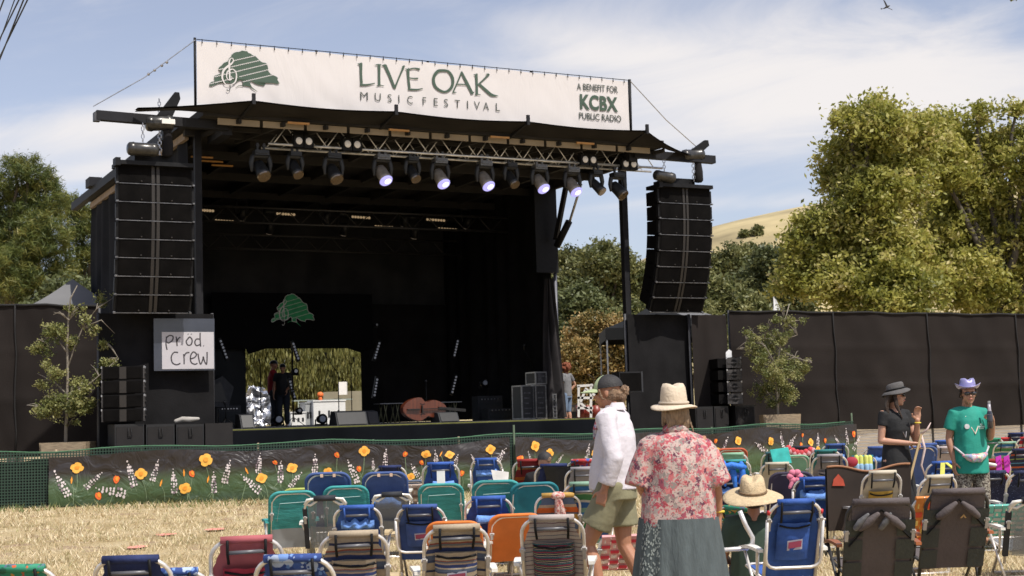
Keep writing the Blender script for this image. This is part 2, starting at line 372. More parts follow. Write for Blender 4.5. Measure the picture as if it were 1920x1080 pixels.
GR2 = leafmat('green_grass', [(.10, .14, .04), (.16, .19, .06), (.30, .27, .10)], .25)
V, ti = blades(900, ((-60, 980), (23.6, 26)), (.04, .10), 5)
o = put('fence_side_grass', fastmesh('fence_side_grass', V, 3, ti, GR2)); o['kind'] = 'stuff'
# pink marker paint on the grass
for k, (px, py) in enumerate([(312, 1012), (403, 1003), (258, 1033)]):
    d = ray(px, py); tt = -CAMZ/d.z; c = Vector((0, 0, CAMZ)) + d*tt; mbp = MB(); pts = []
    for j in range(14):
        a = j/14*6.283; r_ = .9+.35*noise.noise(Vector((k*3, j*1.1, 0))); pts.append((c.x+.14*r_*math.cos(a), c.y+.20*r_*math.sin(a), ground(c.x, c.y)+.03))
    mbp.poly(pts); mk = solo('paint_mark', mbp, mat('pink_marker_paint', (.75, .28, .22), .9, 0, .3, 40), ['faded pink paint mark on the dry grass, middle of three', 'faded pink paint mark on the dry grass, rightmost and farthest', 'faded pink paint mark on the dry grass nearest the navy chair'][k], 'paint mark', 'paint marks on the grass')

# ================================================================ hills and distant terrain
HG = mat('golden_hill_grass', (.36, .29, .15), .95, 0, .38, .12, .8, 1.2)
mb = MB(); hx = np.linspace(-140, 260, 90); hy = np.linspace(110, 420, 50)
def hillz(x, y):
    t = min(1, max(0, (y-110)/110)); s = t*t*(3-2*t)
    h = 12 + 16.0/(1+math.exp(-(x-12)/6)) + .17*min(max(0, x-20), 45)
    if x < 0: h = max(4, 14+x*.12)
    return s*h*(1 + .04*noise.noise(Vector((x*.02, y*.02, 5)))) + noise.noise(Vector((x*.08, y*.08, 1)))*.5
vs = [(x, y, hillz(x, y)-.4) for y in hy for x in hx]; nx = len(hx)
mb.add(vs, [(j*nx+i, j*nx+i+1, (j+1)*nx+i+1, (j+1)*nx+i) for j in range(len(hy)-1) for i in range(nx-1)])
struct('hillside', mb, HG, True)

# ================================================================ trees
def crown(blobs, n, leaf, sub=.25, seed=0, flat=.75, droop=0.0, fill=.35, thin=.55):
    """leaf quads gathered in clumps over blobs (x, y, z, rx, ry, rz)"""
    rg = np.random.RandomState(seed); B = np.array(blobs, dtype=float); wgt = (B[:, 3]*B[:, 5]); wgt /= wgt.sum()
    nc = max(8, n//70); bi = rg.choice(len(B), nc, p=wgt); d = rg.normal(size=(nc, 3)); d /= np.linalg.norm(d, axis=1)[:, None]
    rr = np.where(rg.rand(nc) < fill, rg.uniform(.25, .8, nc), rg.uniform(.75, 1.0, nc)); rr = rr*(1+.27*np.sin(d[:, 0]*5+bi*1.3)*np.sin(d[:, 2]*6+bi*2.1)) + np.where(rg.rand(nc) < .07, rg.uniform(.05, .35, nc), 0); C = B[bi, :3] + d*B[bi, 3:6]*rr[:, None]
    ct = rg.uniform(0, 1, nc); cs = sub*rg.uniform(.6, 1.4, nc); ci = rg.randint(0, nc, n)
    P = C[ci] + rg.normal(size=(n, 3))*cs[ci][:, None]*np.array([1, 1, flat])*.55
    if droop: P[:, 2] -= rg.exponential(droop, n); 
    nrm = rg.normal(size=(n, 3)) + np.array([0, 0, .7]); nrm /= np.linalg.norm(nrm, axis=1)[:, None]
    a = np.cross(nrm, rg.normal(size=(n, 3))); a /= np.linalg.norm(a, axis=1)[:, None]; bb = np.cross(nrm, a)
    if droop: a = a*.3 + np.array([0, 0, -1.0]); 
    s = leaf*rg.uniform(.6, 1.4, n); A = a*s[:, None]; Bv = bb*(s*(.32 if droop else thin))[:, None]
    V = np.stack([P-A, P+Bv*.9, P+A, P-Bv*.9], 1).reshape(-1, 3)
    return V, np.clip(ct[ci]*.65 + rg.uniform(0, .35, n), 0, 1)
def limbs(mbt, base, tips, r0, seed=0, wig=.25):
    rnd = random.Random(seed); base = Vector(base)
    for tp, rr in tips:
        tp = Vector(tp); pts = []; k = 6
        for i in range(k+1):
            f = i/k; p = base.lerp(tp, f); p.z = base.z + (tp.z-base.z)*(f**.8); q = wig*math.sin(f*math.pi)
            p += Vector((rnd.uniform(-q, q), rnd.uniform(-q, q), 0)); pts.append(p)
        mbt.tube(pts, [rr*(1-.75*i/k) for i in range(k+1)], 7)
BARK = mat('bark', (.11, .085, .06), .9, 0, .35, 4, .6, 20); BARKD = mat('dark_bark', (.09, .075, .055), .9, 0, .3, 4, .6, 20); BARKG = mat('grey_bark', (.22, .19, .15), .9, 0, .3, 4, .6, 20)  # BARKD is a darker bark tone for the broadleaf trees
def tree(name, label, cat, base, blobs, n, leaf, lm, bark, sub=.3, seed=0, r0=.2, droop=0, group=None, flat=.75, fill=.35, nl=7, thin=.55):
    g = Vector(base); t_ = thing(name, label, cat, g, 0, group); V, ti = crown(blobs, n, leaf, sub, seed, flat, droop, fill, thin); V = V - np.array(g)
    put('crown', fastmesh('crown', V, 4, ti, lm), t_); m_ = MB(); rnd = random.Random(seed)
    top = max(b_[2] for b_ in blobs); mid = Vector((g.x, g.y, g.z + (top-g.z)*.35))
    m_.tube([g-Vector((0, 0, .3)), g+Vector((0, 0, .3)), mid], [r0*1.25, r0, r0*.75], 9)
    bl = sorted(blobs, key=lambda q: -q[3])
    for b_ in bl[:nl*2]:
        tp = Vector((b_[0]+rnd.uniform(-.4, .4)*b_[3], b_[1], b_[2]+b_[5]*rnd.uniform(0, .6))); limbs(m_, mid - Vector((0, 0, rnd.uniform(0, .3))), [(tp, r0*.55)], r0, seed+3, .3)
    part('trunk', m_, bark, t_, True, True); return t_
def pxblobs(lst, Y, depth=1.0, seed=0, dj=.6):
    lst = [(a, b_, r*.93) for a, b_, r in lst]
    """(px, py, radius px) read off the photo, set at distance Y with real depth"""
    rnd = random.Random(seed); k = Y/2667; out_ = []
    for (px, py, r) in lst:
        p = at(px, py, Y); rr = r*k; out_.append((p.x, p.y + rnd.uniform(-dj, dj)*rr*2*depth, p.z, rr, rr*depth, rr*.9))
    return out_
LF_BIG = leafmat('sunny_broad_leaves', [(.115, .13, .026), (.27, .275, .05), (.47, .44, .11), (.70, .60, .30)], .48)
LF_PINE = leafmat('pine_needles', [(.034, .055, .014), (.085, .115, .026), (.16, .175, .036), (.29, .25, .06)], .3)
LF_OAK = leafmat('oak_leaves', [(.045, .055, .018), (.11, .125, .038), (.20, .20, .07), (.32, .31, .13)], .32)
LF_OLIVE = leafmat('grey_green_leaves', [(.06, .075, .028), (.12, .14, .05), (.20, .21, .085)], .3)
LF_GOLD = leafmat('golden_blossom', [(.055, .065, .016), (.16, .13, .035), (.38, .25, .085), (.52, .37, .16)], .25)
LF_WIL = leafmat('willow_leaves', [(.08, .085, .025), (.15, .155, .04), (.24, .23, .07), (.32, .30, .11)], .35)
# big broadleaf tree right: placed as two trees whose crowns touch
T1 = [(1640, 250, 58), (1600, 300, 62), (1690, 330, 78), (1620, 380, 70), (1560, 420, 58), (1640, 470, 80), (1530, 470, 52), (1500, 520, 50), (1560, 540, 60), (1660, 560, 80), (1720, 250, 50), (1490, 450, 20), (1500, 410, 12), (1580, 230, 26), (1646, 200, 18), (1700, 470, 60)]
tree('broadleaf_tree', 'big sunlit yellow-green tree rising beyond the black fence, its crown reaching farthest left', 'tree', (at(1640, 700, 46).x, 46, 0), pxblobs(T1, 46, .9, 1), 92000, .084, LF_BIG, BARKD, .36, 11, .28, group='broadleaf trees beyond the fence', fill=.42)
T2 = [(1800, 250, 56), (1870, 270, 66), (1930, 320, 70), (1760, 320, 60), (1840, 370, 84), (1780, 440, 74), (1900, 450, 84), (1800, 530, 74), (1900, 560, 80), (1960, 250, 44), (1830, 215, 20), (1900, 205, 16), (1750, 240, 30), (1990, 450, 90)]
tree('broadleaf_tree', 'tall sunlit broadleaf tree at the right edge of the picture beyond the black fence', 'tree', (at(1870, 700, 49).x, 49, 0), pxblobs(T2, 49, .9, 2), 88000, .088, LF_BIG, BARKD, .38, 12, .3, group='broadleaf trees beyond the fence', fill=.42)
# pines left
T3 = [(60, 320, 34), (20, 350, 50), (95, 335, 20), (70, 390, 58), (20, 440, 70), (95, 450, 55), (40, 520, 70), (-30, 380, 60), (110, 500, 40), (30, 305, 20), (-30, 500, 70), (85, 550, 50), (100, 360, 20)]
tree('pine_tree', 'tall dark pine with loose tufted top at the far left edge', 'tree', (at(30, 700, 50).x, 50, 0), pxblobs(T3, 50, .9, 3), 80000, .12, LF_PINE, BARK, .22, 21, .28, group='pines behind the left fence', fill=.3, thin=.10)
T4 = [(150, 395, 30), (175, 430, 34), (135, 440, 26), (165, 480, 28), (195, 390, 20), (150, 520, 26), (195, 480, 30), (115, 380, 12), (100, 345, 10), (200, 530, 30)]
tree('pine_tree', 'smaller open pine with sky gaps growing between the tall pine and the stage', 'tree', (at(170, 700, 54).x, 54, 0), pxblobs(T4, 54, .9, 4), 26000, .12, LF_PINE, BARK, .22, 22, .2, group='pines behind the left fence', fill=.3, thin=.10)
tree('shrub', 'pale grey-green shrub behind the grey tent peak', 'shrub', (at(150, 700, 46).x, 46, 0), pxblobs([(110, 550, 36), (160, 545, 40), (200, 550, 34), (60, 590, 40), (140, 620, 60), (220, 600, 40)], 46, .8, 5), 14000, .09, LF_OLIVE, BARK, .3, 23, .08)
# oaks on the hill behind
oaks = [('dark round oak just right of the stage wall', (1085, 520, [(1080, 490, 30), (1060, 500, 30), (1100, 500, 30), (1075, 540, 45), (1050, 580, 40)]), 92, LF_OAK),
        ('tallest dark oak with pointed top behind the right stage post', (1135, 560, [(1135, 470, 22), (1125, 500, 36), (1155, 500, 34), (1140, 545, 50), (1180, 520, 34), (1110, 560, 40), (1165, 580, 50)]), 86, LF_OAK),
        ('dark oak filling the gap left of the right speaker array', (1200, 560, [(1190, 515, 22), (1215, 535, 32), (1190, 560, 45), (1230, 570, 40)]), 95, LF_OAK),
        ('broad oak on the slope right of the right speaker array', (1370, 540, [(1365, 490, 28), (1400, 482, 30), (1340, 505, 28), (1400, 520, 46), (1360, 540, 55), (1435, 490, 32)]), 90, LF_OAK),
        ('yellowish oak in front of the slope, beside the big sunlit tree', (1440, 560, [(1445, 490, 30), (1475, 500, 36), (1430, 530, 50), (1480, 560, 50), (1500, 480, 24)]), 80, LF_OLIVE),
        ('low rounded oak directly above the fence gap', (1340, 590, [(1330, 545, 28), (1370, 570, 32), (1310, 580, 28), (1350, 610, 34), (1400, 590, 34)]), 72, LF_OAK),
        ('grey-green tree low behind the golden bush', (1070, 600, [(1060, 590, 38), (1090, 570, 34), (1045, 630, 38), (1110, 600, 34), (1080, 640, 40)]), 66, LF_OLIVE),
        ('dark tree standing behind the black canopy tent', (1210, 640, [(1185, 610, 34), (1215, 600, 34), (1240, 620, 34), (1200, 660, 40)]), 64, LF_OAK),
        ('dark oak seen through the gap between the black fences', (1280, 640, [(1270, 560, 34), (1290, 600, 36), (1370, 650, 40), (1340, 660, 40), (1250, 640, 30)]), 68, LF_OAK)]
for i, (lb, (px, py, bl), Y, lm) in enumerate(oaks):
    b_ = pxblobs(bl, Y, .9, 40+i); x = at(px, py, Y).x
    tree('oak_tree', lb, 'tree', (x, Y, hillz(x, Y) if Y > 110 else 0), b_, 30000, .12, lm, BARK, .45, 50+i, .3, group='oaks on the far slope', nl=3)
tree('golden_bush', 'golden orange blossoming bush behind the right side of the stage', 'bush', (at(1110, 760, 52).x, 52, 0), pxblobs([(1110, 610, 30), (1085, 625, 28), (1140, 615, 30), (1165, 640, 34), (1075, 670, 34), (1120, 670, 44), (1160, 700, 40), (1090, 720, 44), (1150, 740, 40), (1190, 650, 30)], 52, .8, 6), 34000, .062, LF_GOLD, BARK, .28, 31, .08)
tree('willow_tree', 'drooping yellow-green willow seen through the opening at the back of the stage', 'tree', (at(560, 760, 62).x, 62, 0), pxblobs([(480, 640, 50), (540, 620, 55), (600, 630, 50), (660, 640, 50), (500, 690, 46), (570, 680, 50), (640, 690, 46), (690, 690, 40), (440, 680, 40)], 62, .8, 7), 36000, .12, LF_WIL, BARK, .5, 32, .3, droop=.8)
for i, (px, py, r) in enumerate([(1420, 425, 9), (1395, 432, 7), (1240, 452, 6), (1290, 455, 10)]):
    Y = 190; x = at(px, py, Y).x; z = hillz(x, Y)-.4; tree('hill_bush', ['dark bush on the golden hill crest beside the big tree', 'smaller dark bush on the hill crest, left of its neighbour', 'tiny bush on the golden slope left of the speaker array', 'bush on the golden slope behind the speaker array'][i], 'bush', (x, Y, z), [(x, Y, z+r*.07*.6, r*.09, r*.09, r*.07)], 900, .2, LF_OAK, BARK, .4, 70+i, .06, group='bushes on the hill', nl=1)
# overhanging twig at the top right corner
m_ = MB(); pw = at(1960, -12, 9); m_.tube([pw, at(1925, -6, 9), at(1895, -2, 9)], [.008, .005, .002], 5); tw = thing('overhanging_twig', 'dark leafy twig tip hanging into the top right corner', 'twig', pw)
part('branch', m_, BARK, tw, True, True)
V, ti = crown([(at(1905, -4, 9).x, 9, at(1905, -6, 9).z, .05, .03, .02)], 40, .018, .02, 5); put('leaves', fastmesh('leaves', V-np.array(pw), 4, ti, LF_OAK), tw)
# bird
m_ = MB(); bp_ = at(1661, 14, 60); k = 60/2667
m_.T = Matrix.Translation(bp_)
m_.limb([(-.02*5, 0, -.05), (.06, 0, .03), (.16, 0, .07)], [.02, .05, .02], 8)
m_.slab([(.02, .02, .02), (.10, 0, .03), (-.02, .02, .30), (-.08, .04, .36)], (0, .02, 0)); m_.slab([(.02, -.02, 0), (.10, 0, 0), (.30, -.02, -.12), (.24, -.04, -.12)], (0, .02, 0)); m_.slab([(-.1, 0, -.04), (-.22, 0, -.02), (-.22, 0, -.09)], (0, .01, 0))
m_.T = None
solo('bird', m_, mat('dark_feathers', (.04, .035, .03), .8), 'dark bird gliding high in the white cloud', 'bird')
# power lines, upper left
for k, (a, c) in enumerate([((-30, 95), (22, -40)), ((-30, 155), (38, -30)), ((-30, 182), (60, -40)), ((-30, 164), (66, -30)), ((-30, 130), (50, -30))]):
    m_ = MB(); p = at(a[0], a[1], 30); q = at(c[0], c[1], 16); m_.tube([p, (p+q)/2-Vector((0, 0, .02)), q], [.018, .012, .010] if k != 1 else [.01, .008, .007], 6)
    solo('power_line', m_, BLK, ['power line crossing the top left corner, the shortest visible one at the outer left', 'thin power line crossing the top left corner, second from the left', 'thick power line crossing the top left corner, longest and lowest', 'power line running close beside the thick lowest line, crossing the top edge farthest right', 'power line in the middle of the bundle at the top left corner'][k], 'cable', 'power lines at the top left')
# ================================================================ lettering helpers
def fontmesh(txt, bold=0.0, spacing=1.0, shear=0.0):
    """returns verts (x, y), faces of the text, lower-left at 0, cap height 1"""
    c = bpy.data.curves.new('t', 'FONT'); c.body = txt; c.offset = bold; c.space_character = spacing; c.shear = shear; c.resolution_u = 3
    o = bpy.data.objects.new('t', c); COL.objects.link(o); dg = bpy.context.evaluated_depsgraph_get(); dg.update()
    me = o.evaluated_get(dg).to_mesh(); v = [(p.co.x, p.co.y) for p in me.vertices]; f = [tuple(q.vertices) for q in me.polygons]
    o.evaluated_get(dg).to_mesh_clear(); bpy.data.objects.remove(o); bpy.data.curves.remove(c)
    x0 = min(p[0] for p in v); y0 = min(p[1] for p in v); h = max(p[1] for p in v)-y0; wd = max(p[0] for p in v)-x0
    return [((a-x0)/wd, (c_-y0)/h) for a, c_ in v], f
def text_on(mb, S, txt, a, c, h, m, bold=0, spacing=1, shear=0):
    """lay text from surface point a (u, z) to c, height h, through surface function S"""
    v, f = fontmesh(txt, bold, spacing, shear)
    mb.add([S(a[0]+(c[0]-a[0])*x - 0*y, a[1]+(c[1]-a[1])*x + h*y) for x, y in v], f, m)
def stroke_on(mb, S, pts, wd, m, steps=6):
    """Catmull-Rom pen stroke; pts in surface coordinates; wd width or list"""
    P = [Vector((p[0], p[1])) for p in pts]; k = len(P); ws = list(wd) if isinstance(wd, (list, tuple)) else [wd]*k
    Q = []; Wd = []
    for i in range(k-1):
        a = P[max(i-1, 0)]; b_ = P[i]; c = P[i+1]; d = P[min(i+2, k-1)]
        for s in range(steps):
            t_ = s/steps; Q.append(.5*((2*b_)+(c-a)*t_+(2*a-5*b_+4*c-d)*t_*t_+(3*b_-a-3*c+d)*t_**3)); Wd.append(ws[i]*(1-t_)+ws[i+1]*t_)
    Q.append(P[-1]); Wd.append(ws[-1]); vs = []
    for i, q in enumerate(Q):
        t_ = (Q[min(i+1, len(Q)-1)]-Q[max(i-1, 0)]); t_ = t_.normalized() if t_.length > 0 else Vector((1, 0)); n_ = Vector((-t_.y, t_.x))*Wd[i]/2
        vs += [S(*(q+n_)), S(*(q-n_))]
    mb.add(vs, [(2*i, 2*i+1, 2*i+3, 2*i+2) for i in range(len(Q)-1)], m)
from mathutils.geometry import tessellate_polygon
def fill_on(mb, S, pts, m):
    tr = tessellate_polygon([[Vector((p[0], p[1], 0)) for p in pts]]); mb.add([S(*p) for p in pts], [tuple(q) for q in tr], m)
# festival tree emblem, coordinates in a 1736 x 1080 sheet (y down)
CROWN = [(118,735),(125,700),(160,668),(215,662),(218,630),(205,590),(215,560),(280,535),(330,515),(345,495),(300,470),(285,435),(295,410),(340,375),(385,325),(455,300),(480,245),(515,215),(520,185),(560,150),(605,130),(665,125),(715,102),(760,112),(805,115),(825,145),(870,158),(905,188),(945,195),(975,225),(1020,270),(1050,300),(1095,322),(1135,325),(1160,345),(1180,400),(1190,480),(1225,525),(1270,548),(1330,572),(1362,600),(1350,630),(1392,700),(1340,708),(1290,695),(1225,692),(1140,690),(1120,730),(1105,742),(1060,730),(1000,720),(950,700),(900,668),(870,662),(848,685),(850,720),(870,760),(800,745),(735,735),(725,700),(724,655),(690,632),(640,655),(600,690),(560,700),(460,690),(370,685),(290,695),(220,725),(170,748),(130,748)]
def emblem(mb, S, T, green, light, swash=None, outline=None, clef_low=None):
    """T maps emblem sheet coords to surface coords"""
    fill_on(mb, S, [T(*p) for p in CROWN], green)
    sc = abs(T(100, 0)[0]-T(0, 0)[0])/100
    if outline is not None: stroke_on(mb, S2(S), [T(*p) for p in CROWN+[CROWN[0]]], sc*16, outline, 2)
    for (a, b_), (c, d) in [((555, 290), (945, 200)), ((290, 450), (1025, 285)), ((215, 580), (1165, 350)), ((130, 708), (1190, 450)), ((725, 670), (1265, 545))]:
        pts = []; n_ = int((c-a)/18)
        for i in range(n_+1): pts.append(T(a+(c-a)*i/n_, b_+(d-b_)*i/n_ + (7 if i % 2 else -7)))
        stroke_on(mb, S2(S), pts, sc*12, light, 1)
    cl = [(520,620),(530,590),(510,560),(480,580),(455,620),(480,650),(530,640)]
    stroke_on(mb, S3(S), [T(*p) for p in [(515,570),(528,600),(505,635),(462,632),(432,580),(440,500),(490,455),(550,445),(600,500),(610,590),(580,680),(500,722),(420,715),(370,650),(352,570),(375,470),(440,400),(510,350),(550,300),(545,255),(515,245),(485,280),(478,340),(482,460),(492,640)]], [sc*w_ for w_ in (10,16,16,16,20,24,24,18,22,26,22,14,12,26,34,38,36,32,22,14,14,24,30,30,26)], light, 5)
    stroke_on(mb, S3(S), [T(*p) for p in [(494,640),(500,740),(495,800),(460,832),(435,808)]], [sc*w_ for w_ in (14, 12, 12, 12, 26)], clef_low if clef_low is not None else light, 5)
    g = swash if swash is not None else green
    stroke_on(mb, S, [T(*p) for p in [(850,700),(880,765),(930,805),(992,848)]], [sc*w_ for w_ in (22, 26, 18, 6)], g, 5)
    stroke_on(mb, S, [T(*p) for p in [(598,775),(640,745),(690,735),(740,742)]], [sc*w_ for w_ in (6, 10, 12, 20)], g, 5)
def S2(S): return lambda a, b_, o=0: S(a, b_, o+1)
def S3(S): return lambda a, b_, o=0: S(a, b_, o+2)

# ================================================================ windscreen fences
SCR = mat('windscreen_fabric', (.0225, .0185, .0168), .95, 0, .22, .9, .3, 60, .1)
SCRE = mat('windscreen_hem', (.012, .011, .011), .9, 0, .1)
CHAIN = meshmat('chain_link', (.30, .30, .31), 160, 14, .8)
def screen_fence(label, pts, name='windscreen_fence', group='black windscreen fences', gap=0.0):
    """pts: (x, y, ztop, zbot) posts along the fence"""
    c = Vector((pts[0][0], pts[0][1], 0)); t_ = thing(name, label, 'fence', c, 0, group)
    for i, (a, b_) in enumerate(zip(pts, pts[1:])):
        m_ = MB(); ph = i*1.7
        def fn(u, v, a=a, b_=b_, ph=ph):
            x = a[0]+(b_[0]-a[0])*u; y = a[1]+(b_[1]-a[1])*u; zt = a[2]+(b_[2]-a[2])*u; zb = a[3]+(b_[3]-a[3])*u
            sag = .02*math.sin(u*math.pi)*math.sin(u*9+ph); w_ = .05*math.sin(v*3.1)*math.sin(u*3.14) + .035*noise.noise(Vector((u*5+v*1.5, v*3, ph))) + .018*math.exp(-((v-.38)*26)**2) + .012*math.exp(-((v-.70)*30)**2)
            return (x, y-w_, zb+(zt-zb)*v - sag*(v > .9))
        m_.grid(fn, 30, 40); part('panel', m_, SCR, t_, True, True)
        m_ = MB(); m_.tube([Vector(fn(k/8, 1))+Vector((0, -.012, 0)) for k in range(9)], .028, 6); part('hem', m_, SCRE, t_, True, True)
    for p in pts[1:-1]: part('seam_cord', MB().tube([(p[0]+.02*math.sin(q*2.), p[1]-.03, p[3]+(p[2]-p[3])*q/6) for q in range(7)], .016, 5), SCRE, t_, True, True)
    for p in pts:
        m_ = MB(); m_.tube([(p[0], p[1]+.07, -.1), (p[0], p[1]+.07, p[2]+.03)], .03, 8); part('post', m_, GREYP, t_, True, True)
    if gap:
        m_ = MB()
        for a, b_ in zip(pts, pts[1:]):
            m_.grid(lambda u, v, a=a, b_=b_: (a[0]+(b_[0]-a[0])*u, a[1]+(b_[1]-a[1])*u+.06, .02+(a[3]+.1-.02)*v), 4, 1)
            m_.tube([(a[0], a[1]+.06, .25), (b_[0], b_[1]+.06, .25)], .015, 6, 1)
        part('chain_link', m_, [CHAIN, STEEL], t_, False, True)
    return t_
def fp(px, py_t, py_b, Y):
    p = at(px, py_t, Y); q = at(px, py_b, Y); return (p.x, Y, p.z, q.z)
screen_fence('long black windscreen fence behind the right potted tree and the two standing women', [fp(1367, 584, 808, 32.6), fp(1562, 586, 806, 33.0), fp(1738, 588, 804, 33.3), fp(1904, 590, 797, 33.6), fp(2080, 592, 792, 34)], gap=1)
screen_fence('black windscreen fence at the left edge, behind the left potted tree', [fp(-120, 571, 870, 28.2), fp(30, 572, 858, 28.2), fp(184, 574, 846, 28.2)], gap=1)
# pale straw bank behind the fence foot
m_ = MB(); m_.grid(lambda u, v: (6+u*22, 33.9+v*5, .02+v*1.1+.12*noise.noise(Vector((u*22, v*5, 0)))*v), 60, 10)
struct('dirt_bank', m_, mat('straw_bank', (.26, .20, .13), .95, 0, .4, 2.5, .8, 6, stretch=(1, 4, 4)), True)

# ================================================================ poppy banner fence
def seglen(a, b_): return math.hypot(b_[0]-a[0], b_[1]-a[1])
FL = [0]
for a, b_ in zip(FE, FE[1:]): FL.append(FL[-1]+seglen(a, b_))
def fpos(t_):
    for i in range(3):
        if t_ <= FL[i+1] or i == 2:
            f = (t_-FL[i])/(FL[i+1]-FL[i]); a, b_ = FE[i], FE[i+1]; d = Vector((b_[0]-a[0], b_[1]-a[1], 0)).normalized()
            return Vector((a[0]+(b_[0]-a[0])*f, a[1]+(b_[1]-a[1])*f, 0)), Vector((d.y, -d.x, 0))
FH = .97
def ftop(t_): return FH + .025*math.sin(t_*1.9) + .03*noise.noise(Vector((t_*.9, 3, 0)))
def SF(t_, h, o=0):
    """point on the banner surface: distance along the fence, height above ground"""
    p, n_ = fpos(t_); f = h/FH
    wv = .045*math.sin(t_*1.55+f*1.2)*(1-.3*f) + .035*noise.noise(Vector((t_*1.8, f*2.2, 0))) + .02*noise.noise(Vector((t_*5, f*5, 2)))*(f)
    q = p + n_*(.11 + wv + .006*o); q.z = ground(q.x, q.y) + h - .03*f*math.sin(t_*2.1)*(f > .7); return q
def f_uv(px, py):
    """where a sight line meets the fence line"""
    d = ray(px, py); best = None
    for i in range(3):
        a = Vector((*FE[i], 0)); b_ = Vector((*FE[i+1], 0)); e = (b_-a).normalized(); n_ = Vector((e.y, -e.x, 0)); a2 = a + n_*.05
        tt = (a2-Vector((0, 0, CAMZ))).dot(n_)/d.dot(n_); p = Vector((0, 0, CAMZ))+d*tt; s = (p-a2).dot(e)
        if -1e-6 <= s <= (b_-a).length+.001 or (i == 0 and s < 0) or (i == 2 and s > 0):
            best = (FL[i]+s, p.z-ground(p.x, p.y)); break
    return best
T_END = f_uv(1605, 830)[0]; T_A = f_uv(92, 900)[0]; T_J = f_uv(961, 860)[0]
GREENNET = meshmat('green_plastic_net', (.016, .042, .026), 1, 1, .62)
fr = thing('garden_fence', 'low green mesh fence with stakes carrying the poppy banners in front of the stage', 'fence', (FE[0][0], FE[0][1], 0))
m_ = MB(); n_ = 0; t_ = 0.0
while t_ < T_END:   # net strips with uv counting the cells
    t2 = min(t_+1.0, T_END); k = len(m_.v); rows = 6; vs = []; uvs = []
    for j in range(rows+1):
        for i in range(5):
            tt = t_+(t2-t_)*i/4; p, nn = fpos(tt); z = ftop(tt)*1.02*j/rows; q = p + nn*.01; q.z = ground(q.x, q.y)+z; vs.append(q); uvs.append((tt/.05, z/.05))
    m_.add(vs, [(j*5+i, j*5+i+1, j*5+i+6, j*5+i+5) for j in range(rows) for i in range(4)], 0, uvs); t_ = t2
part('plastic_net', m_, GREENNET, fr, False, True)
m_ = MB(); m_.tube([fpos(x)[0]+Vector((0, 0, ftop(x)*1.02+ground(*fpos(x)[0].xy))) for x in np.arange(0, T_END, .4)], .012, 5)
part('top_rope', m_, mat('green_cord', (.05, .14, .07), .7), fr, True, True)
for i, px in enumerate([104, 264, 484, 700, 862, 965, 1160, 1340, 1470, 1604]):
    t_ = f_uv(px, 850)[0]; p, nn = fpos(t_); m_ = MB(); hh = 1.12 if px not in (965, 1604) else 1.3; m_.tube([p-Vector((0, 0, .1)), p-nn*.02+Vector((.01*math.sin(i*3), 0, hh))], .02, 7)
    part('stake', m_, WOOD if i % 2 == 0 else mat('green_stake', (.06, .09, .05), .7), fr, True, True)
m_ = MB(); t0 = 0.0   # dark cloth inside the net at the far left
bm_, t_, b = _new('poppy_banner_print'); nd = t_.nodes; b.inputs['Roughness'].default_value = .42
uvn = nd.new('ShaderNodeUVMap'); sx = nd.new('ShaderNodeSeparateXYZ'); t_.links.new(uvn.outputs[0], sx.inputs[0])
no = nd.new('ShaderNodeTexNoise'); no.inputs['Scale'].default_value = .9; no.inputs['Detail'].default_value = 4; tcn = nd.new('ShaderNodeTexCoord'); t_.links.new(tcn.outputs['Object'], no.inputs['Vector'])
sc_ = nd.new('ShaderNodeMath'); sc_.operation = 'MULTIPLY_ADD'; sc_.inputs[1].default_value = .55; t_.links.new(no.outputs['Fac'], sc_.inputs[0]); t_.links.new(sx.outputs[1], sc_.inputs[2])
rp = nd.new('ShaderNodeValToRGB'); el = rp.color_ramp.elements; el.new(.5); el.new(.5); el.new(.5)
for i, (p_, c) in enumerate([(.28, (.028, .048, .020)), (.48, (.046, .082, .030)), (.70, (.060, .096, .042)), (.92, (.035, .030, .025)), (1.0, (.026, .021, .020))]): el[i].position = p_; el[i].color = (*c, 1)
t_.links.new(sc_.outputs[0], rp.inputs[0]); t_.links.new(rp.outputs[0], b.inputs['Base Color'])
n5 = nd.new('ShaderNodeTexNoise'); n5.inputs['Scale'].default_value = 2.6; n5.inputs['Detail'].default_value = 3; n5.inputs['Distortion'].default_value = 1.2; t_.links.new(tcn.outputs['Object'], n5.inputs['Vector']); b5 = nd.new('ShaderNodeBump'); b5.inputs['Strength'].default_value = .7; b5.inputs['Distance'].default_value = .10; t_.links.new(n5.outputs['Fac'], b5.inputs['Height']); t_.links.new(b5.outputs[0], b.inputs['Normal'])
POP1 = mat('poppy_orange', (.80, .30, .03), .5, 0, .15, 30); POP2 = mat('poppy_gold', (.86, .44, .07), .5, 0, .15, 30); POP3 = mat('poppy_red', (.78, .14, .025), .5, 0, .15, 30)
LUP = mat('lupine_white', (.62, .55, .54), .6, 0, .2, 60); LUP2 = mat('lupine_violet', (.20, .15, .17), .6, 0, .2, 60); STEM = mat('stem_green', (.16, .22, .12), .6, 0, .2, 30)
BM = [bm_, POP1, POP2, POP3, LUP, LUP2, STEM]
def banner(t0, t1, label, top_fn):
    c, _ = fpos(t0); bt = MB(); nu = int((t1-t0)/.10)
    def fn(u, v): tt = t0+(t1-t0)*u; return SF(tt, .015+(top_fn(tt)-.015)*v)
    bt.grid(fn, nu, 14)
    return bt
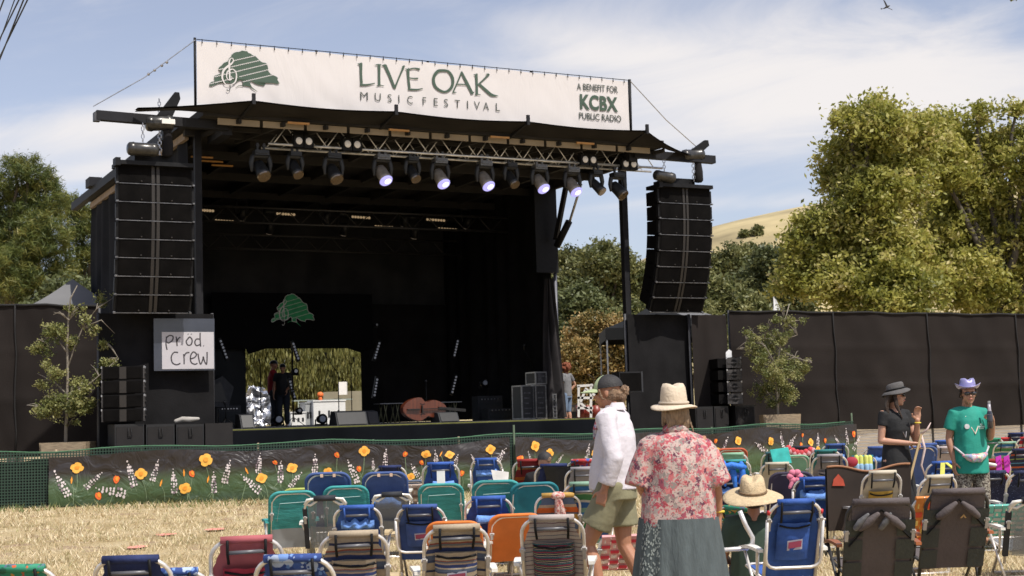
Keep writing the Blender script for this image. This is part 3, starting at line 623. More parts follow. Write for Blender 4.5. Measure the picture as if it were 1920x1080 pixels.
def poppy(mb, px, py, r, kind, rs):
    t0, h = f_uv(px, py); s = r/2667*(21.5 if px < 960 else 24.5); 
    if kind == 0:
        for k in range(4):
            a = rs*.8 + k*math.pi/2; cx, cy = t0+.48*s*math.cos(a), h+.42*s*math.sin(a)
            pts = [(cx+.66*s*math.cos(b_/12*6.283)*(1+.10*math.sin(b_*2.1+rs)), cy+.60*s*math.sin(b_/12*6.283)) for b_ in range(12)]
            mb.add([SF(x, y, 2+k*.5) for x, y in pts], [tuple(range(12))], 2)
        pts = [(t0+.42*s*math.cos(b_/8*6.283)*(1+.2*math.sin(b_*2.5+rs)), h+.38*s*math.sin(b_/8*6.283)) for b_ in range(8)]; mb.add([SF(x, y, 5) for x, y in pts], [tuple(range(8))], 1)
    elif kind == 1:
        pts = [(-.7, .5), (-.35, .95), (0, .8), (.35, .95), (.75, .4), (.55, -.5), (.1, -1), (-.4, -.7), (-.75, -.1)]; c, q = math.cos(rs), math.sin(rs)
        mb.add([SF(t0+s*(x*c-y*q), h+s*(x*q+y*c), 2) for x, y in pts], [tuple(range(9))], 3)
        mb.add([SF(t0+s*(x*.5*c-y*.6*q)+s*.15, h+s*(x*.5*q+y*.6*c)+s*.2, 3) for x, y in pts], [tuple(range(9))], 1)
    else:
        pts = [(-.3, .1), (0, 1.2), (.3, .1), (.12, -1.1), (-.12, -1.1)]; c, q = math.cos(rs), math.sin(rs)
        mb.add([SF(t0+s*(x*c-y*q), h+s*(x*q+y*c), 2) for x, y in pts], [tuple(range(5))], 1)
    # stem
    x1 = t0 + math.sin(rs*3+px)*.12; stroke_on(mb, lambda a_, b_, o=0: SF(a_, b_, 1), [(t0, h-s*.8), ((t0+x1)/2+.02, h*.55), (x1, max(.04, h-.45))], .010, 6, 4)
def lupine(mb, a, c):
    (ta, ha), (tb, hb) = f_uv(*a), f_uv(*c); rnd = random.Random(int(a[0])); n_ = 9; L_ = math.hypot(tb-ta, hb-ha); s = L_/n_*.60
    ex, ey = (tb-ta)/L_, (hb-ha)/L_
    for i in range(n_):
        f = i/(n_-1); x = ta+(tb-ta)*f; y = ha+(hb-ha)*f; wd = s*(.55+1.5*min(1, f*1.6)); k = 1 if i < 2 else 3
        for j in range(k):
            off = (j-(k-1)/2)*wd*.75; cx = x - ey*off; cy = y + ex*off; r_ = s*(.95 if i > 1 else .7)*rnd.uniform(.55, 1.1); cx += rnd.uniform(-.3, .3)*s; cy += rnd.uniform(-.4, .4)*s
            pts = [(cx+r_*math.cos(b_)*.8, cy+r_*math.sin(b_)*1.0) for b_ in [q*1.0472 for q in range(6)]]
            mb.add([SF(p, q, 2) for p, q in pts], [tuple(range(6))], 5 if (rnd.random() < .3 and f > .35) else 4)
    for j in range(4): stroke_on(mb, lambda a_, b_, o=0: SF(a_, b_, 1), [(tb, hb+.05), (tb+rnd.uniform(-.12, .12), hb-rnd.uniform(.02, .12))], .008, 6, 2)
POPS = [(145,876,13,0),(265,888,12,0),(387,863,13,0),(348,915,12,0),(491,896,11,0),(548,877,11,0),(615,884,9,0),(683,848,11,0),(798,850,10,0),(842,851,10,0),(919,843,10,0),
        (185,930,9,1),(219,899,9,1),(361,888,8,1),(516,866,7,1),(632,855,7,1),(673,879,7,1),(759,851,7,1),(790,867,6,1),(865,887,7,1),(135,900,7,2),(303,905,7,2),(346,886,7,2),(391,898,7,2),(463,882,7,2),(826,848,6,2),(730,905,8,0),(770,893,8,0),
        (1001,838,10,0),(1027,850,9,0),(975,860,7,1),(1380,827,9,0),(1437,828,9,0),(1516,829,9,0),(1530,842,7,0),(1597,815,7,1),(1544,826,6,1),(1501,814,5,1),(1497,834,6,1),(1345,845,7,0),(1340,826,6,1),(1110,850,8,0),(1150,842,7,1),(1210,846,8,0),(1275,840,8,0),(1300,850,7,1)]
LUPS = [((103,884),(128,928)),((192,886),(162,914)),((180,915),(235,925)),((240,865),(252,910)),((298,863),(287,900)),((326,880),(328,922)),((402,885),(402,922)),((432,862),(422,903)),((453,890),(487,920)),((488,848),(485,886)),((527,864),(526,903)),((565,886),(545,912)),((591,852),(590,890)),((652,863),(670,903)),((699,860),(700,880)),((724,843),(721,880)),((770,870),(788,900)),((815,842),(817,870)),((858,850),(850,878)),((948,842),(930,868)),((882,852),(892,870)),((988,848),(994,864)),((1052,853),(1040,872)),((640,882),(635,900)),
        ((1360,820),(1352,848)),((1409,830),(1430,848)),((1458,810),(1463,840)),((1488,813),(1475,838)),((1531,812),(1530,838)),((1563,818),(1573,838)),((1584,806),(1586,832)),((1607,818),(1598,842)),((1100,830),(1096,858)),((1240,830),(1246,856))]
t1 = T_J-.04
for (ta, tb, lab, sel) in [(T_A, T_J-.05, 'long poppy and lupine banner on the low fence left of the bend', lambda x: x < 958), (T_J+.05, T_END-.02, 'poppy and lupine banner on the low fence right of the bend, partly behind the chairs', lambda x: x > 965)]:
    bt = banner(ta, tb, lab, lambda x: ftop(x)*.93)
    for (px, py, r, k) in POPS:
        if sel(px): poppy(bt, px, py, r, k, (px*.37) % 1.3-.6)
    for a, c in LUPS:
        if sel(a[0]) and sel(c[0]): lupine(bt, a, c)
    solo('flower_banner', bt, BM, lab, 'banner', 'poppy banners on the low fence', True)
bt = MB(); bt.grid(lambda u, v: fpos(T_A*u)[0]-fpos(T_A*u)[1]*.03+Vector((0, 0, ground(*fpos(T_A*u)[0].xy)+.02+.8*v+.02*math.sin(u*40))), 24, 4)
part('backing_cloth', bt, BCLOTH2, fr, True, True)
# ================================================================ stage (local frame: u along the front, v to the rear)
ST = thing('stage', 'large mobile outdoor stage with black drapes, black canopy roof and steel posts', 'stage', P0, TH)
DZ = 1.37; RZ = 7.10; SWD = 9.54; SDP = 9.5
DECK = mat('stage_deck_boards', (.030, .030, .032), .7, 0, .3, 3); ROOFU = mat('roof_underside', (.016, .014, .013), .9, 0, .3, 2); BEIGE = mat('beige_roof_panel', (.30, .24, .165), .7, 0, .1, 2)
CANV = mat('black_canopy_canvas', (.020, .018, .017), .85, 0, .3, 1.5, .3, 8, .2); POST = mat('dark_steel_post', (.014, .014, .016), .6, 0, .2, spec=.2); YEL = mat('yellow_edge_tape', (.13, .13, .02), .6)
def sp(name, mb, mats, smooth=False, parent=None, label=None): return part(name, mb, mats, parent or ST, smooth, False, label)
m_ = MB(); m_.bx(0, 0, DZ-.12, SWD-.8, SDP+6, DZ); m_.bx(0, -.006, DZ-.028, SWD-.8, 0, DZ-.006, 1); sp('deck', m_, [DECK, YEL])
m_ = MB(); m_.grid(lambda u, v: (u*(SWD-.8), -.07+.03*math.sin(u*70)-.02*math.sin(u*23), .02+(DZ-.06)*v), 220, 3); sp('skirt', m_, mat('blue_black_skirt', (.0055, .0065, .0085), .95, 0, .3, 1, spec=.05), True)
# floor braces and roof
m_ = MB(); m_.bx(-.25, -1.38, RZ+.02, SWD+.25, SDP, RZ+.17); m_.bx(-.25, -.06, RZ-.10, SWD+.25, .1, RZ+.02)
for k in range(9): m_.bar((k*SWD/8, .3, RZ-.1), (k*SWD/8, SDP, RZ-.1), .10, .22)
for k in range(4): m_.bar((0, 1.2+k*2.4, RZ-.22), (SWD, 1.2+k*2.4, RZ-.22), .10, .16)
sp('roof', m_, ROOFU)
m_ = MB(); z = RZ+.01
for k in range(11):
    a = .05+k*.865; m_.bx(a, -1.27, z-.12, a+.80, -1.25, z)
sp('light_panel_strip', m_, BEIGE)
m_ = MB()   # braces under the canopy
for k in range(12): m_.bar((k*.85, .3, RZ-.1), (k*.85+.45, -1.36, RZ-.04), .06, .08)
m_.bar((0.2, -.6, RZ-.05), (SWD-.1, -.6, RZ-.05), .07, .07)
sp('canopy_brace', m_, ROOFU)
AMB = mat('amber_reflector', (.55, .28, .08), .4)
for k in (1.35, 3.4, 5.6, 7.6): sp('amber_reflector', MB().bx(k, -1.44, RZ-.035, k+.42, -1.39, RZ+.0), AMB)
for k in (.2, .6, 1.0): sp('amber_reflector', MB().bx(k*.8, .9+k, RZ-.3, k*.8+.45, .94+k, RZ-.27), AMB)
# canopy
usup = [onv(475, 183, -2)[0], onv(742, 203, -2)[0], onv(989, 222, -2)[0], onv(1212, 240, -2)[0]]
m_ = MB(); ue0 = usup[0]-1.95; ue1 = usup[-1]+1.7
def canopy(u, v):
    uu = ue0 + (ue1-ue0)*u; 
    z = 7.29; 
    if usup[0] <= uu <= usup[-1]:
        for a, b_ in zip(usup, usup[1:]):
            if a <= uu <= b_: z -= .05*math.sin(math.pi*(uu-a)/(b_-a))
    elif uu < usup[0]: f = (usup[0]-uu)/(usup[0]-ue0); z -= .10*math.sin(f*math.pi*.5)+.05*f
    else: f = (uu-usup[-1])/(ue1-usup[-1]); z -= .27*(1-(1-f)**2)
    vf = -2.0 
    if uu > usup[-1]: vf = -2.0 + .85*((uu-usup[-1])/(ue1-usup[-1]))
    if uu < usup[0]: vf = -2.0 + .6*((usup[0]-uu)/(usup[0]-ue0))
    z2 = RZ+.06 - (.02*math.sin(uu*3)) - .08*max(0, min(1, uu-usup[-1])) ; vv = vf + (max(-1.34, vf+.25)-vf)*v
    return (uu, vv, z*(1-v)+z2*v + .02*math.sin(uu*4)*v*(1-v))
m_.grid(canopy, 90, 6); m_.grid(lambda u, v: Vector(canopy(u, v))+Vector((0, 0, .03)), 90, 6, flip=True); sp('canopy', m_, CANV, True)
for uu in usup:
    m_ = MB(); m_.bar((uu, -2.03, 7.31), (uu-.05, -1.3, RZ+.02), .05, .06); m_.bx(uu-.03, -2.05, 7.24, uu+.03, -2.0, 7.44); sp('canopy_bow', m_, POST)
# posts
m_ = MB(); m_.bx(-.065, -.065, .0, .065, .065, RZ+.0); sp('front_post', m_, POST)
ur, _ = onv(1173, 500, 0); m_ = MB(); m_.bx(ur-.07, -.07, .0, ur+.07, .07, RZ-.02); sp('front_post', m_, POST)
# hydraulic ram at right
a = at(1090, 345, 32.6); c = at(1062, 430, 33.2); e = at(1044, 462, 33.4)
m_ = MB(); m_.tube([a, at(1063, 432, 33.2)], .03, 8); m_.tube([at(1067, 415, 33.1), e], .085, 10, 1); part('hydraulic_ram', m_, [STEEL, BLK], ST, True, True)
m_ = MB(); m_.bar(at(1063, 340, 33.6), at(1042, 450, 33.8), .10, .10); part('roof_strut', m_, BLK, ST, False, True)
# left roof side rafter and wall
m_ = MB(); m_.bar((-.32, -.1, RZ+.12), (-.32, SDP+1.6, RZ+.12), .16, .2); m_.bar((-.18, .1, RZ-.08), (-.18, SDP, RZ-.08), .08, .14, 1); 
m_.bx(-.5, SDP-1.4, RZ+.2, -.2, SDP-.9, RZ+.42); sp('roof_edge_beam', m_, [POST, mat('bare_timber', (.28, .21, .15), .8), ])
WALL = mat('side_drape', (.018, .019, .022), .95, 0, .35, 1, .2, 10, .1)
def drape(name, a, b_, z0, z1, amp=.05, fr_=9, mt=BCLOTH, n_=90, ph=0.0):
    a = Vector((*a, 0)); b_ = Vector((*b_, 0)); d = (b_-a); Ln = d.length; d.normalize(); nn = Vector((d.y, -d.x, 0)); m_ = MB()
    def fn(u, v):
        w_ = amp*math.sin(u*Ln*fr_+ph+1.2*math.sin(u*Ln*2.3)) * (.6+.5*(1-v)) + amp*.8*noise.noise(Vector((u*Ln*1.2, v*2, ph)))
        p = a + d*(u*Ln) + nn*w_; p.z = z0+(z1-z0)*v; return p
    m_.grid(fn, n_, 8); return sp(name, m_, mt, True)
drape('side_wall_drape', (-.15, .2), (-.15, SDP+.1), DZ-.6, RZ+.0, .07, 7, WALL, 140)
# right interior drape with its pale outer edge
drape('side_wall_drape', (SWD-.15, 3.2), (SWD-.15, SDP), DZ+.02, RZ+.02, .05, 8, BCLOTH, 120, 2)
m_ = MB(); u1, z1 = onv(1047, 452, 3.1); u0, z0 = onv(1058, 790, 2.9)
m_.bx(SWD-.05, 3.05, 4.9, SWD+.03, 3.25, 5.0)
m_.tube([(SWD-.02, 3.15, DZ), (SWD-.02, 3.15, 4.95)], .045, 8); sp('wall_edge_post', m_, mat('pale_steel', (.10, .10, .12), .5, .2), True)
m_ = MB(); m_.bx(SWD-.6, 3.0, 4.85, SWD+.0, 3.2, RZ-.05); sp('corner_panel', m_, BLK)
m_ = MB()
def tied(u, v): zz = DZ+.02+3.3*v; return (SWD-.55+.55*v**1.5*.2+u*(.62-.45*v**1.2)+.02*math.sin(u*20), 2.9+.08*math.sin(u*14+v*3), zz)
m_.grid(tied, 24, 14); sp('tied_drape', m_, mat('grey_side_drape', (.022, .019, .020), .95, 0, .3, 2, .3, 12), True)
# back wall, above and right of the opening
uo0, zo = onv(457, 655, 9.4); uo1, _ = onv(672, 655, 9.4)
m_ = MB()
drape('back_drape', (-.1, SDP-.1), (SWD, SDP-.1), zo+.85, RZ+.06, .05, 6, mat('back_drape_cloth', (.035, .035, .037), .95, 0, .3, 1.2, .2, 12, .1), 200, 1)
drape('back_drape', (uo1+.02, SDP-.25), (SWD, SDP-.2), DZ+.01, zo+1.2, .06, 7, BCLOTH, 120, 4)
drape('back_drape', (-.1, SDP-.25), (uo0, SDP-.25), DZ+.01, zo+1.2, .06, 7, mat('dark_grey_leg', (.020, .022, .025), .95, 0, .3, 1.2), 50, 4)
# emblem header cloth
ue_a, zt = onv(396, 548, 9.0); ue_b, _ = onv(698, 548, 9.0); _, zb = onv(560, 655, 9.0)
def SH(u, z, o=0): return Vector((u, 9.0-.012*o-.01+.02*math.sin(u*1.1), z))
m_ = MB()
def hdr(u, v):
    uu = ue_a+(ue_b-ue_a)*u; z0_ = zb
    if uo0 < uu < uo1:
        f = (uu-uo0)/(uo1-uo0); z0_ = zb + .02 - .14*max(0, 1-min(f, 1-f)*7)
    else: z0_ = zb+.02
    return SH(uu, z0_+(zt-z0_)*v, -2)
m_.grid(hdr, 60, 6)
def TE(x, y):
    # emblem sheet corner pixels on the header: sheet (118..1392) -> px 508..590 ; (102..850) -> py 551..612
    px = 508 + (x-118)/(1392-118)*81; py = 551 + (y-102)/(850-102)*61 ; return onv(px, py, 9.0)
emblem(m_, SH, TE, 1, 2, outline=2, clef_low=2)
sp('emblem_cloth', m_, [mat('header_cloth', (.006, .006, .007), .95, 0, .2, 1, spec=.1), mat('emblem_green', (.05, .42, .16), .8), mat('emblem_silver', (.72, .72, .70), .6)])
# ceiling lighting trusses far inside
for vv, zz in ((4.4, RZ-.75), (7.2, RZ-1.0)):
    m_ = MB()
    for dz in (0, -.35): m_.tube([(.4, vv, zz+dz), (SWD-.6, vv, zz+dz)], .03, 6)
    k = .4
    while k < SWD-1.1: m_.tube([(k, vv, zz), (k+.35, vv, zz-.35), (k+.7, vv, zz)], .015, 5); k += .7
    sp('inner_truss', m_, mat('black_truss', (.035, .033, .032), .4, .3), True)

# ================================================================ front lighting truss
zA = onv(860, 268, -.5); tr = thing('lighting_truss', 'silver box truss hung along the stage front, carrying the lamps', 'truss', W(4.7, -.5, 6.6), TH)
m_ = MB(); (ua, za) = onv(500, 242, -.35); (ub, zb_) = onv(1222, 292, -.35); (uc, zc) = onv(485, 265, -.7); (ud, zd) = onv(1212, 318, -.7)
zt_ = (za+zb_)/2; zl = (zc+zd)/2; HM = mat('truss_aluminium', (.72, .72, .72), .3, .6, .15, 10)
def LW(u, v, z): return W(u, v, z)
for vv in (-.75, -.3):
    m_.tube([LW(ua, vv, zt_), LW(ub, vv, zt_)], .026, 8); m_.tube([LW(ua-.1, vv, zl), LW(ub, vv, zl)], .026, 8)
part('chord', m_, HM, tr, True, True)
m_ = MB(); k = ua; fl = 0
while k < ub-.3:
    for vv in (-.75, -.3): m_.tube([LW(k, vv, zt_ if fl else zl), LW(k+.27, vv, zl if fl else zt_)], .012, 5)
    if fl: m_.tube([LW(k, -.75, zt_), LW(k, -.3, zt_)], .012, 5); m_.tube([LW(k, -.75, zl), LW(k, -.3, zl)], .012, 5)
    fl = 1-fl; k += .27
part('lacing', m_, HM, tr, True, True)
for px in (548, 1160):
    uu, _ = onv(px, 240, -.5); m_ = MB(); m_.bar(LW(uu, -.5, zt_-.05), LW(uu-.1, -.4, RZ+.05), .05, .09); m_.tube([LW(uu-.1, -.75, zt_+.03), LW(uu-.1, -.3, zt_+.03)], .04, 7)
    part('hanging_bracket', m_, STEEL, tr, False, True)
# moving heads (photo column, kind, lit)
LENS = mat('unlit_lens', (.13, .09, .05), .12, 0, .2, 30, coat=1); LENSON = mat('lit_lens', (.5, .5, .8), .2, 0, .1, 5, emit=(.40, .38, .95), es=.7); LENSC = mat('lens_hot_core', (.9, .9, 1), .3, 0, 0, 5, emit=(.85, .85, 1.0), es=.95)
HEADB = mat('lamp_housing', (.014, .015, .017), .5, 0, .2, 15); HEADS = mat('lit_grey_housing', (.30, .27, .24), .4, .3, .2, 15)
def moving_head(px, py_l, py_b, lit, small, label, tip=0.0, sil=False):
    v = -.72; u, zl_ = onv(px, (py_l+py_b)/2, v); _, ztop = onv(px, py_l, v); ztop = min(ztop, zl-.05); _, zbot = onv(px, py_b, v)
    t_ = thing('moving_head_lamp', label, 'stage lamp', W(u, v, ztop), TH, 'moving head lamps under the truss')
    H = ztop-zbot; wd = .32 if small else .40; m_ = MB()
    m_.bx(-wd*.34, -.11, -H*.20, wd*.34, .11, -.03); m_.bx(-wd*.28, -.13, -H*.15, wd*.28, -.11, -.07, 0)
    for s in (-1, 1): m_.bx(s*wd*.16-.02, -.02, -.04, s*wd*.16+.02, .02, .12); m_.tube([(s*wd*.16, -.03, .07), (s*wd*.16, .03, .07)], .035, 8)
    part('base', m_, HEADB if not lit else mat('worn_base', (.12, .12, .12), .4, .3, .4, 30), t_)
    m_ = MB(); yk = -H*.24
    for s in (-1, 1): m_.limb([(s*wd*.40, 0, yk), (s*wd*.47, 0, -H*.45), (s*wd*.44, 0, -H*.66)], [.05, .048, .03], 8)
    m_.bx(-wd*.42, -.045, yk-.02, wd*.42, .045, yk+.05); part('yoke', m_, HEADB, t_, True)
    rot = Matrix.Rotation(R(-38), 3, 'X') @ Matrix.Rotation(R(-8+tip), 3, 'Y'); c = Vector((0, 0, -H*.62)); r0 = wd*.32
    m_ = MB(); prof = [(r0*.35, .20), (r0*.8, .16), (r0*.95, .05), (r0, -.10), (r0*1.08, -.19)]; pts = [c + rot @ Vector((0, 0, z)) for _, z in prof]
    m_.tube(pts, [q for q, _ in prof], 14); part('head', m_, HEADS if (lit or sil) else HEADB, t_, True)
    m_ = MB(); e = c + rot @ Vector((0, 0, -.19)); m_.tube([e, e + rot @ Vector((0, 0, -.025))], [r0*1.08, r0*.98], 16, 0); 
    if lit: m_.tube([e + rot @ Vector((r0*.25, 0, -.026)), e + rot @ Vector((r0*.25, 0, -.034))], [r0*.55, r0*.45], 14, 1)
    part('lens', m_, [LENSON, LENSC] if lit else [LENS], t_)
MH = [(489, 280, 341, 0, 0, 'unlit moving head lamp at the left end of the truss'), (553, 283, 335, 0, 1, 'small unlit moving head lamp, second from the left'), (625, 285, 348, 0, 0, 'unlit moving head lamp third from the left, below the second blinder pair'),
      (717, 287, 350, 1, 0, 'glowing moving head lamp with bluish lens, the leftmost lit one'), (773, 292, 343, 0, 1, 'small unlit moving head lamp between the two leftmost lit lamps'), (825, 295, 356, 1, 0, 'glowing moving head lamp, second lit one from the left'),
      (909, 300, 360, 1, 0, 'glowing moving head lamp in the middle, third lit one from the left'), (958, 304, 353, 0, 1, 'small unlit moving head lamp between the third and fourth lit lamps'), (1012, 307, 364, 1, 0, 'glowing moving head lamp, fourth lit one from the left'),
      (1073, 312, 371, 1, 0, 'glowing moving head lamp with dark housing, the rightmost lit one'), (1118, 318, 367, 0, 1, 'unlit moving head lamp seen against the sky, left of the last one'), (1158, 322, 376, 0, 0, 'dark moving head lamp against the sky beside the right post')]
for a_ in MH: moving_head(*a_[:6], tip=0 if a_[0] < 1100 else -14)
BLN = mat('blinder_lens', (.60, .56, .52), .3, 0, .1, 40, emit=(1, .93, .85), es=.08)
for px, py, lb in [(570, 264, 'twin blinder lamp leftmost on the truss'), (661, 270, 'twin blinder lamp second from the left on the truss'), (1105, 299, 'twin blinder lamp near the right end of the truss'), (1181, 307, 'twin blinder lamp at the right end of the truss beside the post')]:
    u, z = onv(px, py, -.85); t_ = thing('blinder_lamp', lb, 'stage lamp', W(u, -.85, z), TH, 'twin blinder lamps'); m_ = MB()
    m_.bx(-.20, 0, -.13, -.01, .16, .11); m_.bx(.01, 0, -.13, .20, .16, .11); m_.bar((-.24, .05, .14), (.22, .05, .14), .02, .02); m_.bar((-.24, .05, .14), (-.2, .05, -.05), .02, .02); part('housing', m_, BLK, t_)
    for s in (-1, 1): m_ = MB(); m_.ball((s*.10, -.005, -.005), (.068, .03, .072), 0, 14, 8); part('bulb_reflector', m_, BLN, t_, True)
# LED bars and small lamps inside
LED = mat('led_lens_added_gleam', (.55, .40, .22), .2, 0, .1, 10, coat=1, emit=(.9, .65, .38), es=.22); LEDW = mat('pale_led_lens', (.42, .43, .46), .2, 0, .1, 10, coat=1, emit=(.8, .85, 1), es=.06)  # warm bars are unlit: weak emission stands in for light their lenses reflect
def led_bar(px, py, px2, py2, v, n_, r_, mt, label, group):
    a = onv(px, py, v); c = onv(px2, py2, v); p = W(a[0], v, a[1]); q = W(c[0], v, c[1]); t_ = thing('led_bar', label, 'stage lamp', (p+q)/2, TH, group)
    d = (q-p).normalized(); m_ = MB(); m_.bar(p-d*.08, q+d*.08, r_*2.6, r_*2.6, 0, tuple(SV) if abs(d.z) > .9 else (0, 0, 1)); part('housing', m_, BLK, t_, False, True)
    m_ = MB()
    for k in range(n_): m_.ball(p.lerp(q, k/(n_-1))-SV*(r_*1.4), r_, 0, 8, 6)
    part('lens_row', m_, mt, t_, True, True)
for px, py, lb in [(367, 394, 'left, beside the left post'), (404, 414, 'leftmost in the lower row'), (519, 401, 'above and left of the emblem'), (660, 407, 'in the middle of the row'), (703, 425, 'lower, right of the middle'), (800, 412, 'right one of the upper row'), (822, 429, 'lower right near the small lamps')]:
    led_bar(px, py, px+31, py+2, 6.9, 7, .035, LED, 'bar of seven warm lamps with added lens gleam high inside the stage, ' + lb, 'high warm LED bars')
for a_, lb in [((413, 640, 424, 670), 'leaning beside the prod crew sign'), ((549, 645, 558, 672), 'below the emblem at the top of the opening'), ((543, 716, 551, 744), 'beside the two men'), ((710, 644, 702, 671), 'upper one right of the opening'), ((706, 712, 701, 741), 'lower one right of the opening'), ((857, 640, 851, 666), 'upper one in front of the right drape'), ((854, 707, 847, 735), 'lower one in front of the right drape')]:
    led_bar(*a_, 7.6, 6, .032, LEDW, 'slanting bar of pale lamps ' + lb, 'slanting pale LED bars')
for px, py, lb in [(504, 437, 'tan-lensed spot lamp high inside the stage above the emblem'), (644, 440, 'tan-lensed spot lamp high inside the stage, middle one'), (776, 446, 'tan-lensed spot lamp high inside the stage, right one'), (453, 412, 'small round lamp beside the lower left warm bar'), (610, 419, 'small round lamp hanging in the middle of the roof'), (757, 424, 'small round lamp right of the middle of the roof'), (875, 428, 'small round lamp at the right end of the inner truss')]:
    u, z = onv(px, py, 6.9); t_ = thing('spot_lamp', lb, 'stage lamp', W(u, 6.9, z), TH, 'spot lamps inside the stage roof'); m_ = MB(); rot = Matrix.Rotation(R(35), 3, 'X')
    m_.tube([rot @ Vector((0, 0, .30)), rot @ Vector((0, 0, .02))], [.07, .11], 10); m_.bx(-.14, -.03, .15, -.11, .03, .5); m_.bx(.11, -.03, .15, .14, .03, .5); m_.bx(-.14, -.05, .48, .14, .05, .58); part('housing', m_, HEADB, t_, True)
    m_ = MB(); m_.tube([rot @ Vector((0, 0, .02)), rot @ Vector((0, 0, 0))], [.10, .085], 12); part('lens', m_, mat('tan_lens', (.42, .33, .24), .2, 0, .1, emit=(.9, .7, .5), es=.12), t_)

# ================================================================ top banner
BV = -1.55
(bu0, bz0) = onv(369, 75, BV); (bu1, bz1) = onv(1178, 152, BV); BZT = (bz0+bz1)/2; BZB = 7.31
def SB(u, z, o=0):
    f = (z-BZB)/(BZT-BZB); seam = [bu0+(bu1-bu0)*k/4 for k in range(5)]
    w_ = .012*noise.noise(Vector((u*1.3, z*1.1, 0))) + .010*noise.noise(Vector((u*3+z*2.2, z*.9-u, 4)))*(1.2-f) + .018*math.sin(u*7+z*6)*max(0, 1-f*3.5)*noise.noise(Vector((u*.7, 0, 9)))
    return Vector((u, BV - w_ - .006*(o+0), z))
bn = thing('festival_banner', 'long white vinyl banner with oak tree emblem and green lettering above the stage roof', 'banner', W(bu0, BV, BZB), TH)
EXO = W(bu0, BV, BZB)
def BNp(name, m_, mats, smooth=True):
    m_.v = [(p[0]-bu0, p[1]-BV, p[2]-BZB) for p in m_.v]; return part(name, m_, mats, bn, smooth)
VIN, t_, b = _new('white_vinyl'); b.inputs['Base Color'].default_value = (.60, .565, .545, 1); b.inputs['Roughness'].default_value = .45; nd = t_.nodes
tcn = nd.new('ShaderNodeTexCoord'); mpn = nd.new('ShaderNodeMapping'); mpn.inputs['Rotation'].default_value = (0, R(-28), 0); mpn.inputs['Scale'].default_value = (1.9, 1, .55); t_.links.new(tcn.outputs['Object'], mpn.inputs[0])
no = nd.new('ShaderNodeTexNoise'); no.inputs['Scale'].default_value = 1.3; no.inputs['Detail'].default_value = 5; no.inputs['Distortion'].default_value = .8; t_.links.new(mpn.outputs[0], no.inputs['Vector'])
bpn = nd.new('ShaderNodeBump'); bpn.inputs['Strength'].default_value = .38; bpn.inputs['Distance'].default_value = .05; t_.links.new(no.outputs['Fac'], bpn.inputs['Height']); t_.links.new(bpn.outputs[0], b.inputs['Normal'])
GRN = mat('banner_green', (.045, .078, .050), .5, 0, .08, 6); DKG = mat('banner_dark_lettering', (.055, .065, .052), .5, 0, .08, 6); WPR = mat('banner_white_print', (.60, .57, .55), .5, 0, .04)
m_ = MB()
def bsheet(u, v):
    uu = bu0+(bu1-bu0)*u; zb_ = BZB+.02*math.sin(uu*2.2); zt_ = BZT - .015*abs(math.sin(uu*3.1)); return SB(uu, zb_+(zt_-zb_)*v, -3)
m_.grid(bsheet, 160, 16)
def bp2(px, py): return onv(px, py, BV)
def TB(x, y): return bp2(380+x/1736*180, 84+y/1080*112)
emblem(m_, SB, TB, 1, 3, swash=1, clef_low=2)
def L_(strokes, wd, mm=1):
    for st in strokes:
        pts = [bp2(*p) for p in st[0]]; k = bp2(800, 100)[0]-bp2(700, 100)[0]; stroke_on(m_, SB, pts, [q*k/100*.86 for q in st[1]], mm, 6)
# LIVE OAK, flared calligraphic capitals traced as pen strokes (photo pixels on the banner sheet)
L_([([(671,119),(676,121),(678,117)], [1.5, 4, 1]), ([(677,118),(677,140),(678,157)], [6.5, 5, 5.5]), ([(675,159),(688,159),(703,156)], [4, 3.5, 1.5]),
    ([(703,122),(709,121),(715,121)], [1, 2.5, 1.5]), ([(711,121),(711,140),(711,160)], [6.5, 5, 5.5]), ([(706,161),(712,160),(720,161)], [1.5, 2, 1.5]),
    ([(716,123),(722,122),(725,124)], [1.5, 4, 4]), ([(722,122),(731,142),(740,165)], [7, 6, 5.5]), ([(740,166),(748,146),(757,125)], [4.5, 3, 4.5]), ([(754,126),(758,124),(759,125)], [2, 4, 1]),
    ([(760,129),(765,130),(767,128)], [1, 3, 3]), ([(765,129),(766,148),(768,165)], [6.5, 5, 5.5]), ([(764,131),(776,128),(787,130)], [3, 2.6, 4.5]), ([(767,146),(776,147),(784,147)], [2.2, 2.4, 3.4]), ([(765,167),(780,168),(793,166)], [4, 3.5, 1.5]),
    ([(838,133),(822,133),(813,146),(817,163),(834,172),(847,163),(849,147),(841,134),(828,131)], [3, 6, 6.5, 6, 4, 6, 6.5, 5, 3]),
    ([(866,135),(858,154),(850,172)], [3.5, 3, 3]), ([(848,173),(852,173),(856,173)], [1.5, 2.5, 1]), ([(865,134),(875,154),(885,174)], [4, 6.5, 6]), ([(882,176),(886,175),(889,172)], [1.5, 3, 1]), ([(856,158),(866,158),(876,159)], [2.4, 2.4, 2.2]),
    ([(888,140),(893,140),(895,138)], [1, 3, 3]), ([(893,139),(894,158),(894,177)], [6.5, 5, 5.5]), ([(890,178),(896,177),(901,178)], [1.5, 2, 1.5]), ([(917,139),(906,150),(896,159)], [4.5, 3, 2.5]), ([(911,139),(916,139),(918,141)], [1, 3, 1]), ([(898,157),(913,171),(922,178),(934,180)], [5, 6.5, 6, 1])], 1)
def capline(txt, x0, x1, yb0, yb1, ytop0, m, bold, weight=1):
    for ch, (cx, cw) in zip(txt, weight):
        f = (cx-x0)/(x1-x0); yb = yb0+(yb1-yb0)*f; a_ = bp2(cx, yb); c_ = bp2(cx+cw, yb+(yb1-yb0)/(x1-x0)*cw); t2 = bp2(cx, yb-ytop0)
        text_on(m_, SB, ch, a_, c_, t2[1]-a_[1], m, bold)
